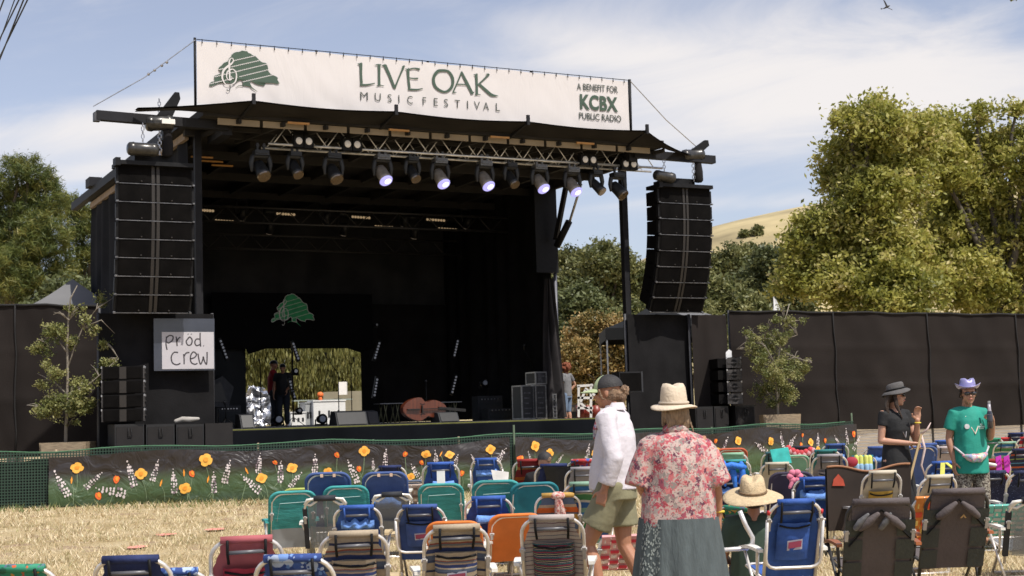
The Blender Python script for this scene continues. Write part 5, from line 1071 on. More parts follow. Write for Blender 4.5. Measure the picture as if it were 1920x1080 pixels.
# white frames (drum rack) right of the stage
Y = 36; t_ = thing('drum_rack', 'white tubular rack with red drums standing behind the right stage edge', 'drum rack', (at(1105, 780, Y).x, Y, 0)); m_ = MB()
for a, b_ in [((1082, 724), (1112, 722)), ((1085, 724), (1085, 782)), ((1108, 723), (1108, 785)), ((1083, 746), (1112, 746)), ((1098, 730), (1088, 755)), ((1088, 755), (1110, 775)), ((1097, 728), (1125, 748)), ((1082, 765), (1112, 765)), ((1125, 748), (1130, 785))]: m_.bar(at(*a, Y), at(*b_, Y), .06, .06)
part('tube_frame', m_, WHITE, t_, False, True); m_ = MB()
for px in (1090, 1101, 1117): p = at(px, 760, Y+.4); m_.tube([p, p-Vector((0, 0, .35))], .14, 12)
part('drum', m_, mat('drum_red', (.20, .03, .02), .4), t_, True, True); m_ = MB(); a = at(1100, 770, Y+.8); m_.bx(a.x-1.0, Y+.8, 0, a.x+1.2, Y+1.4, DZ+.15); part('riser', m_, BLK, t_, False, True)
# canopy tents
def tent(label, cx, cy, zr, hw_, pk, col, legs=True, rz=0.0, val=.32):
    t_ = thing('canopy_tent', label, 'tent', (cx, cy, 0), rz, 'pop-up canopy tents'); m_ = MB()
    for k in range(4):
        def fn(u, v, k=k):
            a = Vector((-hw_, -hw_, zr)) ; b_ = Vector((hw_, -hw_, zr)); p = a.lerp(b_, u).lerp(Vector((0, 0, zr+pk)), v); p.z -= .055*pk*math.sin(math.pi*v)*1.4; r_ = Matrix.Rotation(k*math.pi/2, 3, 'Z'); return r_ @ p
        m_.grid(fn, 8, 8)
    part('roof_cloth', m_, col, t_, True); m_ = MB()
    for k in range(4): r_ = Matrix.Rotation(k*math.pi/2, 3, 'Z'); m_.grid(lambda u, v, r_=r_: r_ @ Vector((-hw_+2*hw_*u, -hw_-.005, zr-val+val*v)), 6, 1)
    part('valance', m_, col, t_)
    for sx in (-1, 1):
        for sy in (-1, 1): m_ = MB(); m_.bx(sx*(hw_-.03)-.02, sy*(hw_-.03)-.02, 0, sx*(hw_-.03)+.02, sy*(hw_-.03)+.02, zr-.02); part('leg', m_, STEEL, t_)
    return t_
GT = mat('grey_tent_cloth', (.13, .13, .133), .8, 0, .12, 1); BT = mat('black_tent_cloth', (.009, .0095, .010), .7, 0, .2, 1, spec=.2); WT = mat('white_tent_cloth', (.60, .60, .60), .8)
p = at(136, 523, 35.3); zb2 = at(136, 592, 34).z; tent('grey peaked canopy tent rising over the left black fence', p.x, 35.3, zb2, 1.5, (p.z-zb2), GT, rz=.3)
p = at(1186, 612, 40); a = at(1133, 637, 38.4); tent('black canopy tent behind the right stage post', a.x+1.55, 40, at(1133, 615, 38.4).z, 1.5, .75, BT, rz=.0)
p = at(1290, 560, 44); tent('pale tent whose eaves show on both sides of the right speaker array foot', at(1268, 590, 44).x, 45, at(1268, 592, 44).z, 1.0, .55, GT, rz=.2)
m_ = MB(); p = at(1453, 583, 38); m_.T = Matrix.Translation(p); m_.tube([(-.02, 0, -.6), (-.02, 0, .38)], .015, 6); m_.slab([(-.02, 0, .36), (.05, 0, .30), (.13, .02, .1), (.15, .03, -.08), (-.06, 0, -.1)], (0, .02, 0)); m_.T = None; solo('white_pennant', m_, mat('thin_white_cloth', (.7, .7, .68), .8), 'small white pennant standing above the black fence near the right potted tree', 'flag')
m_ = MB(); p = at(1367, 665, 31.8); m_.T = Matrix.Translation(p); m_.slab([(-.07, 0, -.12), (.06, 0, -.12), (.06, 0, .08), (0, 0, .12), (-.07, 0, .05)], (0, .02, 0)); m_.bx(-.01, .02, -2.2, .01, .04, 0); m_.T = None; solo('white_placard', m_, mat('placard_white', (.85, .85, .85), .7), 'small bright white placard in the gap between the black fences', 'placard')

# ================================================================ potted trees
def potted(label, base_px, base_py, Y, trunk_px, bl, n, leaf, lm, wpx, seed, stems, group='potted trees in wooden planters'):
    k = Y/2667; bx = at(base_px, base_py, Y); g = ground(bx.x, Y)
    t_ = thing('potted_tree', label, 'potted tree', (bx.x, Y, g), 0, group); wd = wpx*k; ht = at(base_px, base_py, Y).z-g; m_ = MB()
    ht = max(ht, .30)
    m_.slab([(-wd*.40, -wd*.35, 0), (wd*.40, -wd*.35, 0), (wd*.5, -wd*.42, ht), (-wd*.5, -wd*.42, ht)], (0, .03, 0)); m_.slab([(-wd*.40, wd*.35, 0), (wd*.40, wd*.35, 0), (wd*.5, wd*.42, ht), (-wd*.5, wd*.42, ht)], (0, .03, 0))
    for s in (-1, 1): m_.slab([(s*wd*.40, -wd*.32, 0), (s*wd*.40, wd*.35, 0), (s*wd*.5, wd*.42, ht), (s*wd*.5, -wd*.39, ht)], (s*.03, 0, 0))
    part('planter', m_, WOOD, t_); m_ = MB(); m_.bx(-wd*.46, -wd*.38, ht*.8, wd*.46, wd*.4, ht*.86); part('soil', m_, mat('potting_soil', (.05, .04, .03), 1), t_)
    B = pxblobs(bl, Y, 1.0, seed, .9); V, ti = crown(B, n, leaf, .085, seed, .8, 0, .6); org = np.array((bx.x, Y, g)); put('crown', fastmesh('crown', V-org, 4, ti, lm), t_); m_ = MB(); rnd = random.Random(seed)
    T0 = Vector((at(trunk_px[0], trunk_px[1], Y).x, Y, g+ht*.8))
    pts = [T0] + [at(a, b_, Y+rnd.uniform(-.1, .1)) for a, b_ in stems[0]]; m_.tube(pts, [.035*(1-.75*i/(len(pts)-1)) for i in range(len(pts))], 7)
    for s_ in stems[1:]: pts = [at(a, b_, Y+rnd.uniform(-.25, .25)*(i > 0)) for i, (a, b_) in enumerate(s_)]; m_.tube(pts, [.016*(1-.7*i/(len(pts)-1)) for i in range(len(pts))], 5)
    tr_ = [Vector(p) for p in m_.v]
    for b_ in B:
        for q in range(4):
            c = Vector(b_[:3]); near = min(tr_[::3], key=lambda p: (p-c).length+abs(p.z-c.z+.25)*.6); e = c+Vector((rnd.uniform(-1, 1)*b_[3], rnd.uniform(-1, 1)*b_[4]*.7, rnd.uniform(-.3, 1)*b_[5])); m_.tube([near, near.lerp(e, .5)+Vector((0, 0, .04)), e], [.008, .006, .003], 4)
    part('trunk', m_, BARKG, t_, True, True); return t_
LF_POT = leafmat('small_oak_leaves', [(.06, .075, .025), (.14, .16, .045), (.27, .27, .09), (.42, .39, .18)], .35)
potted('sparse young tree in a wooden planter before the left black fence', 127, 829, 25.9, (123, 829),
       [(100, 620, 22), (80, 650, 18), (130, 640, 20), (90, 690, 14), (75, 720, 10), (110, 700, 16), (150, 720, 16), (185, 700, 22), (205, 680, 14), (130, 745, 34), (105, 765, 30), (155, 755, 30), (175, 730, 18), (145, 790, 14), (85, 770, 18), (70, 760, 8), (165, 600, 14), (150, 580, 10), (190, 565, 12), (215, 552, 10), (130, 580, 10), (110, 590, 8), (175, 620, 10), (190, 640, 10)],
       12000, .027, LF_POT, 80, 81, [[(124, 800), (126, 760), (127, 700), (126, 650), (128, 600), (132, 560), (145, 535)], [(127, 690), (140, 650), (155, 615), (180, 580), (225, 550)], [(126, 760), (150, 735), (185, 705), (222, 672)], [(126, 740), (100, 715), (70, 700)], [(125, 660), (100, 625), (80, 640)], [(126, 770), (90, 765), (50, 760)], [(155, 615), (190, 600), (215, 625)], [(130, 600), (112, 585), (100, 590)]])
potted('bushy young tree in a weathered planter before the right black fence', 1462, 777, 31.0, (1458, 778),
       [(1440, 690, 34), (1470, 710, 36), (1420, 660, 26), (1450, 640, 30), (1480, 670, 28), (1500, 690, 18), (1515, 680, 10), (1410, 640, 14), (1440, 730, 30), (1475, 740, 24), (1405, 620, 12), (1430, 610, 14), (1465, 630, 18), (1490, 625, 12), (1455, 600, 10), (1400, 660, 10), (1480, 600, 8), (1500, 598, 6), (1465, 575, 6), (1450, 755, 14), (1480, 610, 8)],
       14000, .026, LF_POT, 64, 82, [[(1458, 755), (1456, 720), (1458, 680), (1464, 640), (1472, 600), (1480, 570)], [(1458, 690), (1435, 650), (1405, 615)], [(1458, 680), (1490, 670), (1522, 680)], [(1474, 605), (1500, 600)], [(1464, 640), (1495, 628)], [(1430, 645), (1400, 640), (1380, 655)]])
# ================================================================ people
def skinmat(name, c):
    m = mat(name, c, .5, 0, .07, 8, .05, 60); b = m.node_tree.nodes['Principled BSDF']; b.inputs['Subsurface Weight'].default_value = .12; b.inputs['Subsurface Radius'].default_value = (.02, .008, .004); return m
SKIN = skinmat('fair_skin', (.50, .27, .18)); SKIN2 = skinmat('tanned_skin', (.38, .18, .105)); SKIN3 = skinmat('olive_skin', (.42, .22, .14))
def hand(mb, wr, d, n_, k=1.0, curl=.5, side=1):
    """palm, four unequal bent fingers and a thumb; d points along the hand, n_ to the palm side"""
    wr = Vector(wr); d = Vector(d).normalized(); n_ = Vector(n_); n_ = (n_ - d*n_.dot(d)).normalized(); s = d.cross(n_)*side
    for j, o in enumerate((-.028, -.009, .010, .028)): mb.limb([wr+s*o*.6*k, wr+d*.05*k+s*o*k, wr+d*.088*k+s*o*k], [.014*k, .013*k, .011*k], 7)
    for j, (o, ln) in enumerate(zip((-.030, -.010, .010, .029), (.062, .076, .084, .074))):
        p = wr+d*.088*k+s*o*k; pts = [p]; a = 0
        for q in (.45, .32, .25): a += curl*.75; p = p+(d*math.cos(a)+n_*math.sin(a))*ln*q*k; pts.append(p)
        mb.limb(pts, [.0095*k, .009*k, .0085*k, .007*k], 7)
    t0 = wr+d*.025*k+s*.030*k; mb.limb([t0, t0+(d*.5+s*.8+n_*.3)*.035*k, t0+(d*.9+s*.75+n_*.6)*.055*k], [.014*k, .012*k, .009*k], 7)
BASE = dict(neck=(0, -.01, 1.42), head=(0, .02, 1.575), shL=(-.175, 0, 1.385), shR=(.175, 0, 1.385), elL=(-.24, -.02, 1.10), elR=(.24, -.02, 1.10), wrL=(-.25, .05, .86), wrR=(.25, .05, .86),
            hipL=(-.09, 0, .88), hipR=(.09, 0, .88), knL=(-.10, .02, .47), knR=(.10, .02, .47), anL=(-.10, -.02, .08), anR=(.10, -.02, .08))
def body(name, t_, J, skin, k=1.0, fat=1.0, hy=0.0, hands=(('L', (0, 0, -1), (1, 0, 0), .5), ('R', (0, 0, -1), (-1, 0, 0), .5)), voxel=.0065, legs=True, female=True, hpitch=0.0):
    """one continuous body; hy = head yaw relative to the chest"""
    j = dict(BASE); j.update(J); V_ = {a: Vector(b_)*k for a, b_ in j.items()}; mb = MB(); f = fat
    hc = V_['head']; rot = Matrix.Rotation(hy, 3, 'Z') @ Matrix.Rotation(hpitch, 3, 'X')
    def H(x, y, z): return hc + rot @ (Vector((x, y, z))*k)
    mb.ball(H(0, -.012, .025), (.075*k, .093*k, .090*k), 0, 18, 12, rot); mb.ball(H(0, .028, -.035), (.058*k, .062*k, .075*k), 0, 16, 10, rot); mb.ball(H(0, .055, -.088), (.030*k, .026*k, .022*k), 0, 12, 8, rot); mb.limb([H(0, .062, .02), H(0, .098, -.025), H(0, .088, -.034)], [.010*k, .014*k, .012*k], 8); mb.ball(H(0, .078, -.060), (.024*k, .016*k, .013*k), 0, 10, 7, rot); mb.ball(H(0, .068, .028), (.05*k, .018*k, .014*k), 0, 10, 7, rot)
    for s in (-1, 1): mb.ball(H(s*.076, -.005, -.008), (.010*k, .018*k, .030*k), 0, 10, 8, rot); mb.ball(H(s*.036, .052, -.030), (.024*k, .022*k, .022*k), 0, 10, 8, rot)
    mb.limb([V_['neck']-Vector((0, 0, .06*k)), V_['neck']+Vector((0, 0, .02*k)), H(0, -.015, -.05)], [.062*k*f, .052*k, .050*k], 14)
    hm = (V_['hipL']+V_['hipR'])/2; ch = (V_['shL']+V_['shR'])/2; up_ = (ch-hm); 
    def T(q): return hm + up_*q
    secs = [(-.12, .150, .115), (0, .165, .125), (.18, .145, .11), (.36, .125*(1 if female else 1.12), .10), (.6, .142, .115), (.8, .150, .11), (.95, .135, .09), (1.05, .07, .06)]
    vs = []; n_ = 20
    for q, rx, ry in secs:
        c = T(q); ax_ = (V_['shR']-V_['shL']).normalized() if q > .5 else (V_['hipR']-V_['hipL']).normalized(); ay = Vector((-ax_.y, ax_.x, 0)).normalized()
        for i in range(n_): a = i/n_*6.2832; vs.append(c+ax_*rx*k*f*math.cos(a)+ay*ry*k*f*math.sin(a))
    mb.add(vs, [(i*n_+q, i*n_+(q+1) % n_, (i+1)*n_+(q+1) % n_, (i+1)*n_+q) for i in range(len(secs)-1) for q in range(n_)]+[tuple(range(n_))[::-1], tuple(range((len(secs)-1)*n_, len(secs)*n_))])
    for s in 'LR':
        sh, el_, wr = V_['sh'+s], V_['el'+s], V_['wr'+s]
        mb.limb([T(.93).lerp(sh, .4), sh, sh.lerp(el_, .5), el_], [.06*k*f, .056*k*f, .046*k*f, .038*k*f], 12); mb.limb([el_, el_.lerp(wr, .3), wr], [.038*k*f, .040*k*f, .025*k], 12)
        if legs:
            hp, kn, an = V_['hip'+s], V_['kn'+s], V_['an'+s]; mb.limb([hp, hp.lerp(kn, .5), kn], [.088*k*f, .073*k*f, .052*k], 14); mb.limb([kn, kn.lerp(an, .3)-Vector((0, .015*k, 0)), an], [.052*k, .055*k, .034*k], 12)
            mb.limb([an-Vector((0, .03*k, .03*k)), an+Vector((0, .06*k, -.045*k)), an+Vector((0, .15*k, -.055*k))], [.034*k, .034*k, .024*k], 10)
    for s, d, nn, c in hands: hand(mb, V_['wr'+s], d, nn, k, c, -1 if s == 'L' else 1)
    me = fuse(mb, voxel, 3, .4); me.name = 'body'; me.materials.append(skin); o = put('body', me, t_)
    return V_, H, rot, o
def cloth(name, t_, prims, mats, voxel=.012, sm=6, fold=(.010, 7, (1, 1, .35), 0), label=None):
    return fused(name, prims, mats, t_, voxel, sm, fold, label)
def glasses(t_, H, k=1, wide=.062):
    m_ = MB()
    for s in (-1, 1):
        pts = []
        for i in range(10): a = i/10*6.283; pts.append(H(s*.033+.031*math.cos(a), .094-.004*abs(math.cos(a)), .002+.021*math.sin(a)))
        m_.slab(pts, H(0, .012, 0)-H(0, .004, 0)); m_.tube([H(s*.062, .088, .008), H(s*.080, .0, .005)], .003, 5)
    m_.tube([H(-.01, .10, .006), H(.01, .10, .006)], .003, 5); part('sunglasses', m_, mat('dark_glasses', (.012, .012, .014), .1, 0, .1, coat=1), t_, True)
def lips(t_, H, col=(.40, .13, .11)):
    m_ = MB(); m_.limb([H(-.020, .086, -.058), H(0, .095, -.056), H(.020, .086, -.058)], [.004, .006, .004], 7); part('lips', m_, mat('lip_skin', col, .5), t_, True)
def hat(t_, H, brim_r, brim_y, crown_r, crown_h, crown_y, mats, z0=.055, droop=.015, pinch=.25, curl=0.0, nm='hat', tilt=0.0, segs=40, ob=1.12, band=True):
    m_ = MB(); n_ = segs; rs = [.0, .15, .45, .75, 1.0]
    def B(f, a):
        r_ = crown_r+(brim_r-crown_r)*f; x = r_*math.cos(a); y = r_*ob*math.sin(a) ; z = z0 - droop*f*f + curl*f*f*abs(math.cos(a))**2 - .012*f*math.sin(a*2+.6); y += brim_y*f; z += tilt*y; return x, y, z
    vs = []; 
    for f in rs:
        for i in range(n_): vs.append(H(*B(f, i/n_*6.2832)))
    for f in rs[::-1]:
        for i in range(n_): x, y, z = B(f, i/n_*6.2832); vs.append(H(x, y, z+.006))
    for q, (rr, zz) in enumerate([(1.0, .10), (.95, .45), (.88, .80), (.74, .97), (.5, 1.0), (.22, .97), (.02, .95)]):
        for i in range(n_):
            a = i/n_*6.2832; x = crown_r*rr*math.cos(a); y = crown_r*ob*rr*math.sin(a)+crown_y*zz; z = z0+crown_h*zz
            dent = pinch*crown_h*math.exp(-(x/(crown_r*.30))**2)*(zz > .9); 
            x *= 1-pinch*.55*zz*zz*max(0, math.sin(a))**2; vs.append(H(x, y, z-dent+tilt*y))
    L2 = 2*len(rs)+7; m_.add(vs, [(i*n_+q, i*n_+(q+1) % n_, (i+1)*n_+(q+1) % n_, (i+1)*n_+q) for i in range(L2-1) for q in range(n_)]); o = part(nm, m_, mats[0], t_, True)
    if band:
        m_ = MB(); m_.tube([H(crown_r*1.02*math.cos(i/24*6.2832), crown_r*1.02*ob*math.sin(i/24*6.2832), z0+.018+tilt*crown_r*math.sin(i/24*6.2832)) for i in range(25)], .009, 6, 0, False); part('hat_band', m_, mats[1], o, True)
    return o
def hairlock(m_, pts, r): m_.limb(pts, r, 9)

# ---- woman in floral blouse, seen from behind
Y = 8.9; k = 1.58/1.70; px_ = at(1266, 800, Y); FW = thing('person', 'woman in beige felt hat, red floral blouse and grey-green skirt, seen from behind', 'person', (px_.x, Y, ground(px_.x, Y)), .06)
Vf, H, rot, bo = body('body', FW, dict(elR=(.245, -.03, 1.10), wrR=(.275, .03, .87), elL=(-.24, .0, 1.10), wrL=(-.16, .20, .98), shL=(-.17, 0, 1.365), shR=(.17, 0, 1.365)), SKIN2, k, 1.12, .1, (('L', (.6, .7, -.2), (0, 1, 0), .7), ('R', (0, .1, -1), (-1, 0, 0), .55)))
BLOUSE = floral('floral_blouse', (.46, .35, .31), [(.36, .05, .07), (.44, .11, .12), (.10, .03, .055), (.22, .19, .17), (.48, .17, .16), (.30, .25, .23), (.30, .07, .10), (.46, .35, .31)], 26, .58, .85, 'Object', .75)
m_ = MB(); m_.loft([(0, .01, .735, .250, .20), (0, .01, .80, .248, .20), (0, .01, .92, .236, .195), (0, 0, 1.06, .216, .18), (0, -.01, 1.18, .206, .168), (0, -.01, 1.26, .190, .145), (0, -.01, 1.31, .150, .115), (0, -.01, 1.345, .085, .075)], 28)
for s, el_ in (('L', Vf['elL']), ('R', Vf['elR'])):
    sh = Vf['sh'+s]; e = sh.lerp(el_, 1.05); c = Vector((.05 if s == 'R' else -.05, 0, 0)); m_.sleeve([Vector((sh.x*.35, 0, sh.z+.005)), Vector((sh.x*.8, 0, sh.z-.015)), sh+Vector((0, 0, -.035)), sh.lerp(e, .5)+c*.2, e+c*.3], [.075, .085, .088, .086, .092], 18)
cloth('blouse', FW, m_, BLOUSE, .011, 5, (.021, 5.5, (1, 1, .45), 3))
m_ = MB(); m_.ball((0, -.01, 1.36), (.085, .075, .045), 0, 16, 8); cloth('collar', FW, m_, BLOUSE, .008, 2, None)
SKIRT = mat('grey_green_skirt', (.070, .087, .090), .9, 0, .18, 5, .4, 14, stretch=(5, 5, 1)); m_ = MB()
def skirt(u, v):
    a = u*6.2832; z = .06+.76*v; r_ = .345-.10*v; fo = 1+.055*math.sin(a*11+1.5*math.sin(a*3))*(1-v*.75); return (r_*fo*math.cos(a), .01+r_*.85*fo*math.sin(a), z)
m_.grid(skirt, 160, 14); part('skirt', m_, SKIRT, FW, True)
m_ = MB()   # printed side panel of the skirt
rnd = random.Random(4)
for i in range(230):
    u = rnd.uniform(.56, .655); v = rnd.uniform(.42, .98); a0 = rnd.uniform(0, 3.14); s1, s2 = .0042*rnd.uniform(.6, 1.2), .0020*3
    pts = []
    for q in range(6): b_ = q/6*6.283; du = s1*math.cos(b_); dv = s2*1.6*math.sin(b_); pts.append((u+du*math.cos(a0)-dv*.3*math.sin(a0), v+dv*math.cos(a0)+du*2.5*math.sin(a0)))
    P_ = [Vector(skirt(*p)) for p in pts]; m_.add([Vector((p.x*1.012, p.y*1.012, p.z)) for p in P_], [tuple(range(6))])
part('skirt_print', m_, mat('pale_skirt_print', (.26, .29, .27), .9), FW)
FELT = mat('beige_felt', (.58, .48, .36), .9, 0, .08, 12, .3, 60); HAIRB = mat('grey_blond_hair', (.30, .21, .13), .6, 0, .45, 14, .8, 60, stretch=(8, 8, 1))
hat(FW, H, .155, 0, .092, .150, .0, (FELT, mat('felt_band', (.46, .38, .29), .8)), .050, .022, .13, .006, tilt=.06)
m_ = MB(); m_.ball(H(0, -.03, .0), (.088, .082, .095), 0, 16, 10)
for i in range(9): x = -.07+.0175*i; m_.limb([H(x*.85, -.080, .0), H(x*.85, -.085, -.06), H(x*.9+.01*math.sin(i), -.075, -.105-.015*math.sin(i*2))], [.018, .017, .006], 8)
m_.limb([H(.075, -.03, .02), H(.098, -.035, -.07), H(.125, -.04, -.15)], [.014, .009, .004], 7); m_.limb([H(-.08, -.02, .02), H(-.088, -.03, -.08)], [.016, .012], 7); cloth('hair', FW, m_, HAIRB, .006, 2, (.004, 30, (1, 1, .2), 0))
m_ = MB(); w_ = Vf['wrR']; m_.tube([w_+Vector((.031*math.cos(a/12*6.283), .031*math.sin(a/12*6.283), .035)) for a in range(13)], .009, 6, 0, False); part('wristband', m_, mat('yellow_band', (.65, .48, .05), .5), FW, True)
m_ = MB(); m_.tube([w_+Vector((.033*math.cos(a/12*6.283), .033*math.sin(a/12*6.283), .058)) for a in range(13)], .004, 5, 0, False); part('bracelet', m_, STEEL, FW, True)

# ---- woman in white shirt and cap
Y = 10.7; k = 1.03; px_ = at(1150, 800, Y); WW = thing('person', 'woman in white shirt, khaki shorts and green and black cap walking to the left', 'person', (px_.x, Y, ground(px_.x, Y)), R(68))
Vw, H, rot, bo = body('body', WW, dict(head=(0, .035, 1.58), elL=(-.215, -.07, 1.11), wrL=(-.205, .02, .88), elR=(.22, .02, 1.1), wrR=(.2, .15, .9), knL=(-.09, .20, .49), anL=(-.09, .10, .09), knR=(.09, -.02, .47), anR=(.09, -.18, .10), shL=(-.165, 0, 1.40), shR=(.165, 0, 1.40)), SKIN2, k, 1.05, .12, (('L', (0, .35, -1), (1, 0, 0), .9), ('R', (0, .2, -1), (-1, 0, 0), .6)), hpitch=-.10)
WSH = mat('white_linen_shirt', (.58, .545, .575), .85, 0, .05, 5, .5, 18); m_ = MB()
m_.loft([(0, .01, .905, .185, .185), (0, .01, 1.0, .183, .18), (0, .0, 1.15, .178, .165), (0, -.01, 1.30, .180, .152), (0, -.015, 1.40, .165, .125), (0, -.015, 1.455, .125, .10), (0, -.02, 1.50, .065, .065)], 26)
for s in 'LR':
    sh, el_, wr = Vw['sh'+s], Vw['el'+s], Vw['wr'+s]; m_.sleeve([Vector((sh.x*.3, 0, sh.z+.01)), Vector((sh.x*.75, 0, sh.z+.0)), sh+Vector((0, 0, -.015)), sh.lerp(el_, .55), el_, el_.lerp(wr, .78)], [.07, .078, .082, .074, .068, .062], 16)
cloth('shirt', WW, m_, WSH, .010, 4, (.015, 6, (1, 1, .45), 8))
m_ = MB()
def coll(u, v): a = u*6.2832; r_ = .066+.018*(1-v); return (r_*math.cos(a), -.015+r_*1.05*math.sin(a), 1.475+.055*v+.02*(math.sin(a) < 0))
m_.grid(coll, 30, 3); part('collar', m_, WSH, WW, True)
KHK = mat('khaki_shorts', (.21, .195, .115), .9, 0, .12, 6, .3, 20); m_ = MB(); m_.loft([(0, .0, .83, .19, .16), (0, 0, .92, .18, .155), (0, 0, 1.0, .165, .14)], 22)
for s in 'LR': hp, kn = Vw['hip'+s], Vw['kn'+s]; m_.sleeve([hp+Vector((0, 0, .02)), hp.lerp(kn, .35), hp.lerp(kn, .66)], [.115, .112, .120], 20)
cloth('shorts', WW, m_, KHK, .011, 4, (.010, 6, (1, 1, .5), 2))
CAPB = mat('black_cap_mesh', (.022, .020, .020), .7, 0, .4, 14, .3, 80); CAPG = mat('pale_green_cap', (.38, .45, .25), .8, 0, .08); m_ = MB()
def capsurf(a0, a1, sc, m_, mt, n_=18):
    def fn(u, v): a = a0+(a1-a0)*u; b_ = v*math.pi/2*.98; return H(.090*sc*math.cos(b_)*math.cos(a), -.012+.108*sc*math.cos(b_)*math.sin(a), .028+.098*sc*math.sin(b_)+.004)
    m_.grid(fn, n_, 8, mt)
capsurf(R(-218), R(38), 1.0, m_, 0, 30); o = part('cap', m_, CAPB, WW, True); m_ = MB(); capsurf(R(38), R(142), 1.015, m_, 0, 14); part('front_panel', m_, CAPG, o, True); m_ = MB()
def visor(u, v): a = R(35)+R(110)*u; r_ = .085+.095*v*math.sin((a-R(35))/R(110)*math.pi)**.5; return H(r_*.95*math.cos(a), -.0+r_*1.15*math.sin(a), .036-.018*v+.012*math.cos((u-.5)*3)-.012)
m_.grid(visor, 16, 6); m_.grid(lambda u, v: Vector(visor(u, v))+Vector((0, 0, .005)), 16, 6, flip=True); part('visor', m_, CAPG, o, True)
HAIRG = mat('grey_brown_hair', (.24, .15, .09), .6, 0, .5, 14, .8, 60, stretch=(3, 3, 3)); m_ = MB(); m_.ball(H(0, -.035, -.01), (.082, .075, .075), 0, 14, 10); m_.ball(H(0, -.125, .0), (.036, .036, .040), 0, 12, 8); m_.ball(H(.0, -.10, -.035), (.045, .04, .05), 0, 12, 8)
for i in range(10): a = i*.63; m_.limb([H(0, -.12, 0), H(.035*math.cos(a), -.14-.012*math.sin(i*2), .035*math.sin(a))], [.016, .007], 6)
m_.limb([H(-.074, .045, .02), H(-.080, .03, -.04), H(-.078, -.03, -.07)], [.010, .005, .003], 6); cloth('hair', WW, m_, HAIRG, .005, 2, (.006, 30, (1, 1, 1), 0))
SCARF = floral('print_scarf', (.30, .27, .33), [(.10, .10, .25), (.50, .45, .45), (.30, .08, .10)], 28, .5); m_ = MB(); m_.tube([(.075*math.cos(a/14*6.283), -.005+.078*math.sin(a/14*6.283), 1.475+.02*math.sin(a*1.3)) for a in range(15)], .024, 9, 0, False); m_.limb([(-.03, .09, 1.46), (-.035, .125, 1.36), (-.03, .14, 1.29)], [.025, .026, .012], 9); m_.limb([(.02, .09, 1.46), (.025, .125, 1.38)], [.025, .018], 9); cloth('scarf', WW, m_, SCARF, .008, 3, (.006, 18, (1, 1, .5), 0))
lips(WW, H); m_ = MB()
for s in (-1, 1): m_.ball(H(s*.032, .076, .0), .009, 0, 8, 6)
part('eye', m_, BLKP, WW, True)

# ---- woman in black dress and grey hat
Y = 15.2; k = 1.0; px_ = at(1678, 800, Y); BW_ = thing('person', 'woman in black dress and grey sun hat raising one hand and holding a wooden pole', 'person', (px_.x, Y, ground(px_.x, Y)), math.pi+.45)
Vb, H, rot, bo = body('body', BW_, dict(elR=(.19, -.01, 1.09), wrR=(-.02, .19, 1.06), elL=(-.19, .10, 1.08), wrL=(-.135, .20, 1.30), shL=(-.145, 0, 1.37), shR=(.145, 0, 1.37), head=(0, .03, 1.565)), SKIN, k, .92, .85, (('R', (-.9, .3, -.1), (0, .3, -1), 1.1), ('L', (.05, .1, 1), (.3, .9, 0), .55)))
BD = mat('black_jersey', (.010, .010, .011), .85, 0, .3, 6, .3, 20); m_ = MB(); m_.loft([(0, 0, .30, .22, .19), (0, 0, .6, .195, .17), (0, 0, .82, .172, .15), (0, 0, .95, .158, .135), (0, 0, 1.05, .140, .12), (0, .015, 1.2, .152, .140), (0, .01, 1.32, .150, .125), (0, 0, 1.39, .112, .095)], 26)
for s in 'LR': sh, el_ = Vb['sh'+s], Vb['el'+s]; m_.sleeve([Vector((sh.x*.4, 0, sh.z+.005)), sh+Vector((0, 0, -.01)), sh.lerp(el_, .45)], [.055, .064, .062], 16)
cloth('dress', BW_, m_, BD, .010, 4, (.008, 7, (1, 1, .4), 5))
hat(BW_, H, .135, .01, .088, .088, 0, (mat('grey_straw_hat', (.085, .080, .078), .85, 0, .12, 10, .3, 60), BLK), .048, .035, .05, 0, tilt=.22)
HBR = mat('dark_brown_hair', (.045, .026, .016), .5, 0, .5, 14, .8, 60, stretch=(8, 8, 1)); m_ = MB(); m_.ball(H(0, -.03, .005), (.088, .082, .09), 0, 14, 10)
for i in range(11): x = -.085+.017*i; m_.limb([H(x*.9, -.07, .0), H(x, -.095, -.12), H(x*1.2, -.06+.02*math.sin(i), -.26)], [.024, .024, .010], 8)
for s in (-1, 1): m_.limb([H(s*.08, .0, .02), H(s*.09, .01, -.10), H(s*.10, .06, -.24)], [.020, .022, .009], 8)
cloth('hair', BW_, m_, HBR, .007, 2, (.005, 25, (1, 1, .2), 0)); glasses(BW_, H); lips(BW_, H, (.45, .10, .08))
m_ = MB(); m_.tube([(-.08, .03, 1.41), (-.06, .125, 1.28), (0, .16, 1.12), (.06, .125, 1.28), (.08, .03, 1.41)], .005, 5); part('lanyard', m_, mat('grey_lanyard', (.35, .33, .35), .6), BW_, True); m_ = MB(); w_ = Vb['wrL']; m_.tube([w_+Vector((.03*math.cos(a/12*6.283), .03*math.sin(a/12*6.283), -.03)) for a in range(13)], .008, 6, 0, False); part('wristband', m_, mat('yellow_band2', (.70, .55, .05), .5), BW_, True)
Mx = Matrix.Translation(Vector((px_.x, Y, ground(px_.x, Y)))) @ Matrix.Rotation(math.pi+.45, 4, 'Z'); hp_ = Mx @ (Vb['wrR']+Vector((-.09, .03, -.03)))
m_ = MB(); a = hp_+Vector((.03, -.02, .12)); c = hp_+Vector((-.30, .02, -.98)); m_.bar(a, c, .045, .022); t_ = thing('wooden_pole', 'pale wooden pole with ribbons held by the woman in the black dress', 'pole', c); part('shaft', m_, mat('raw_pine', (.52, .38, .20), .7, 0, .15, 4), t_, False, True)
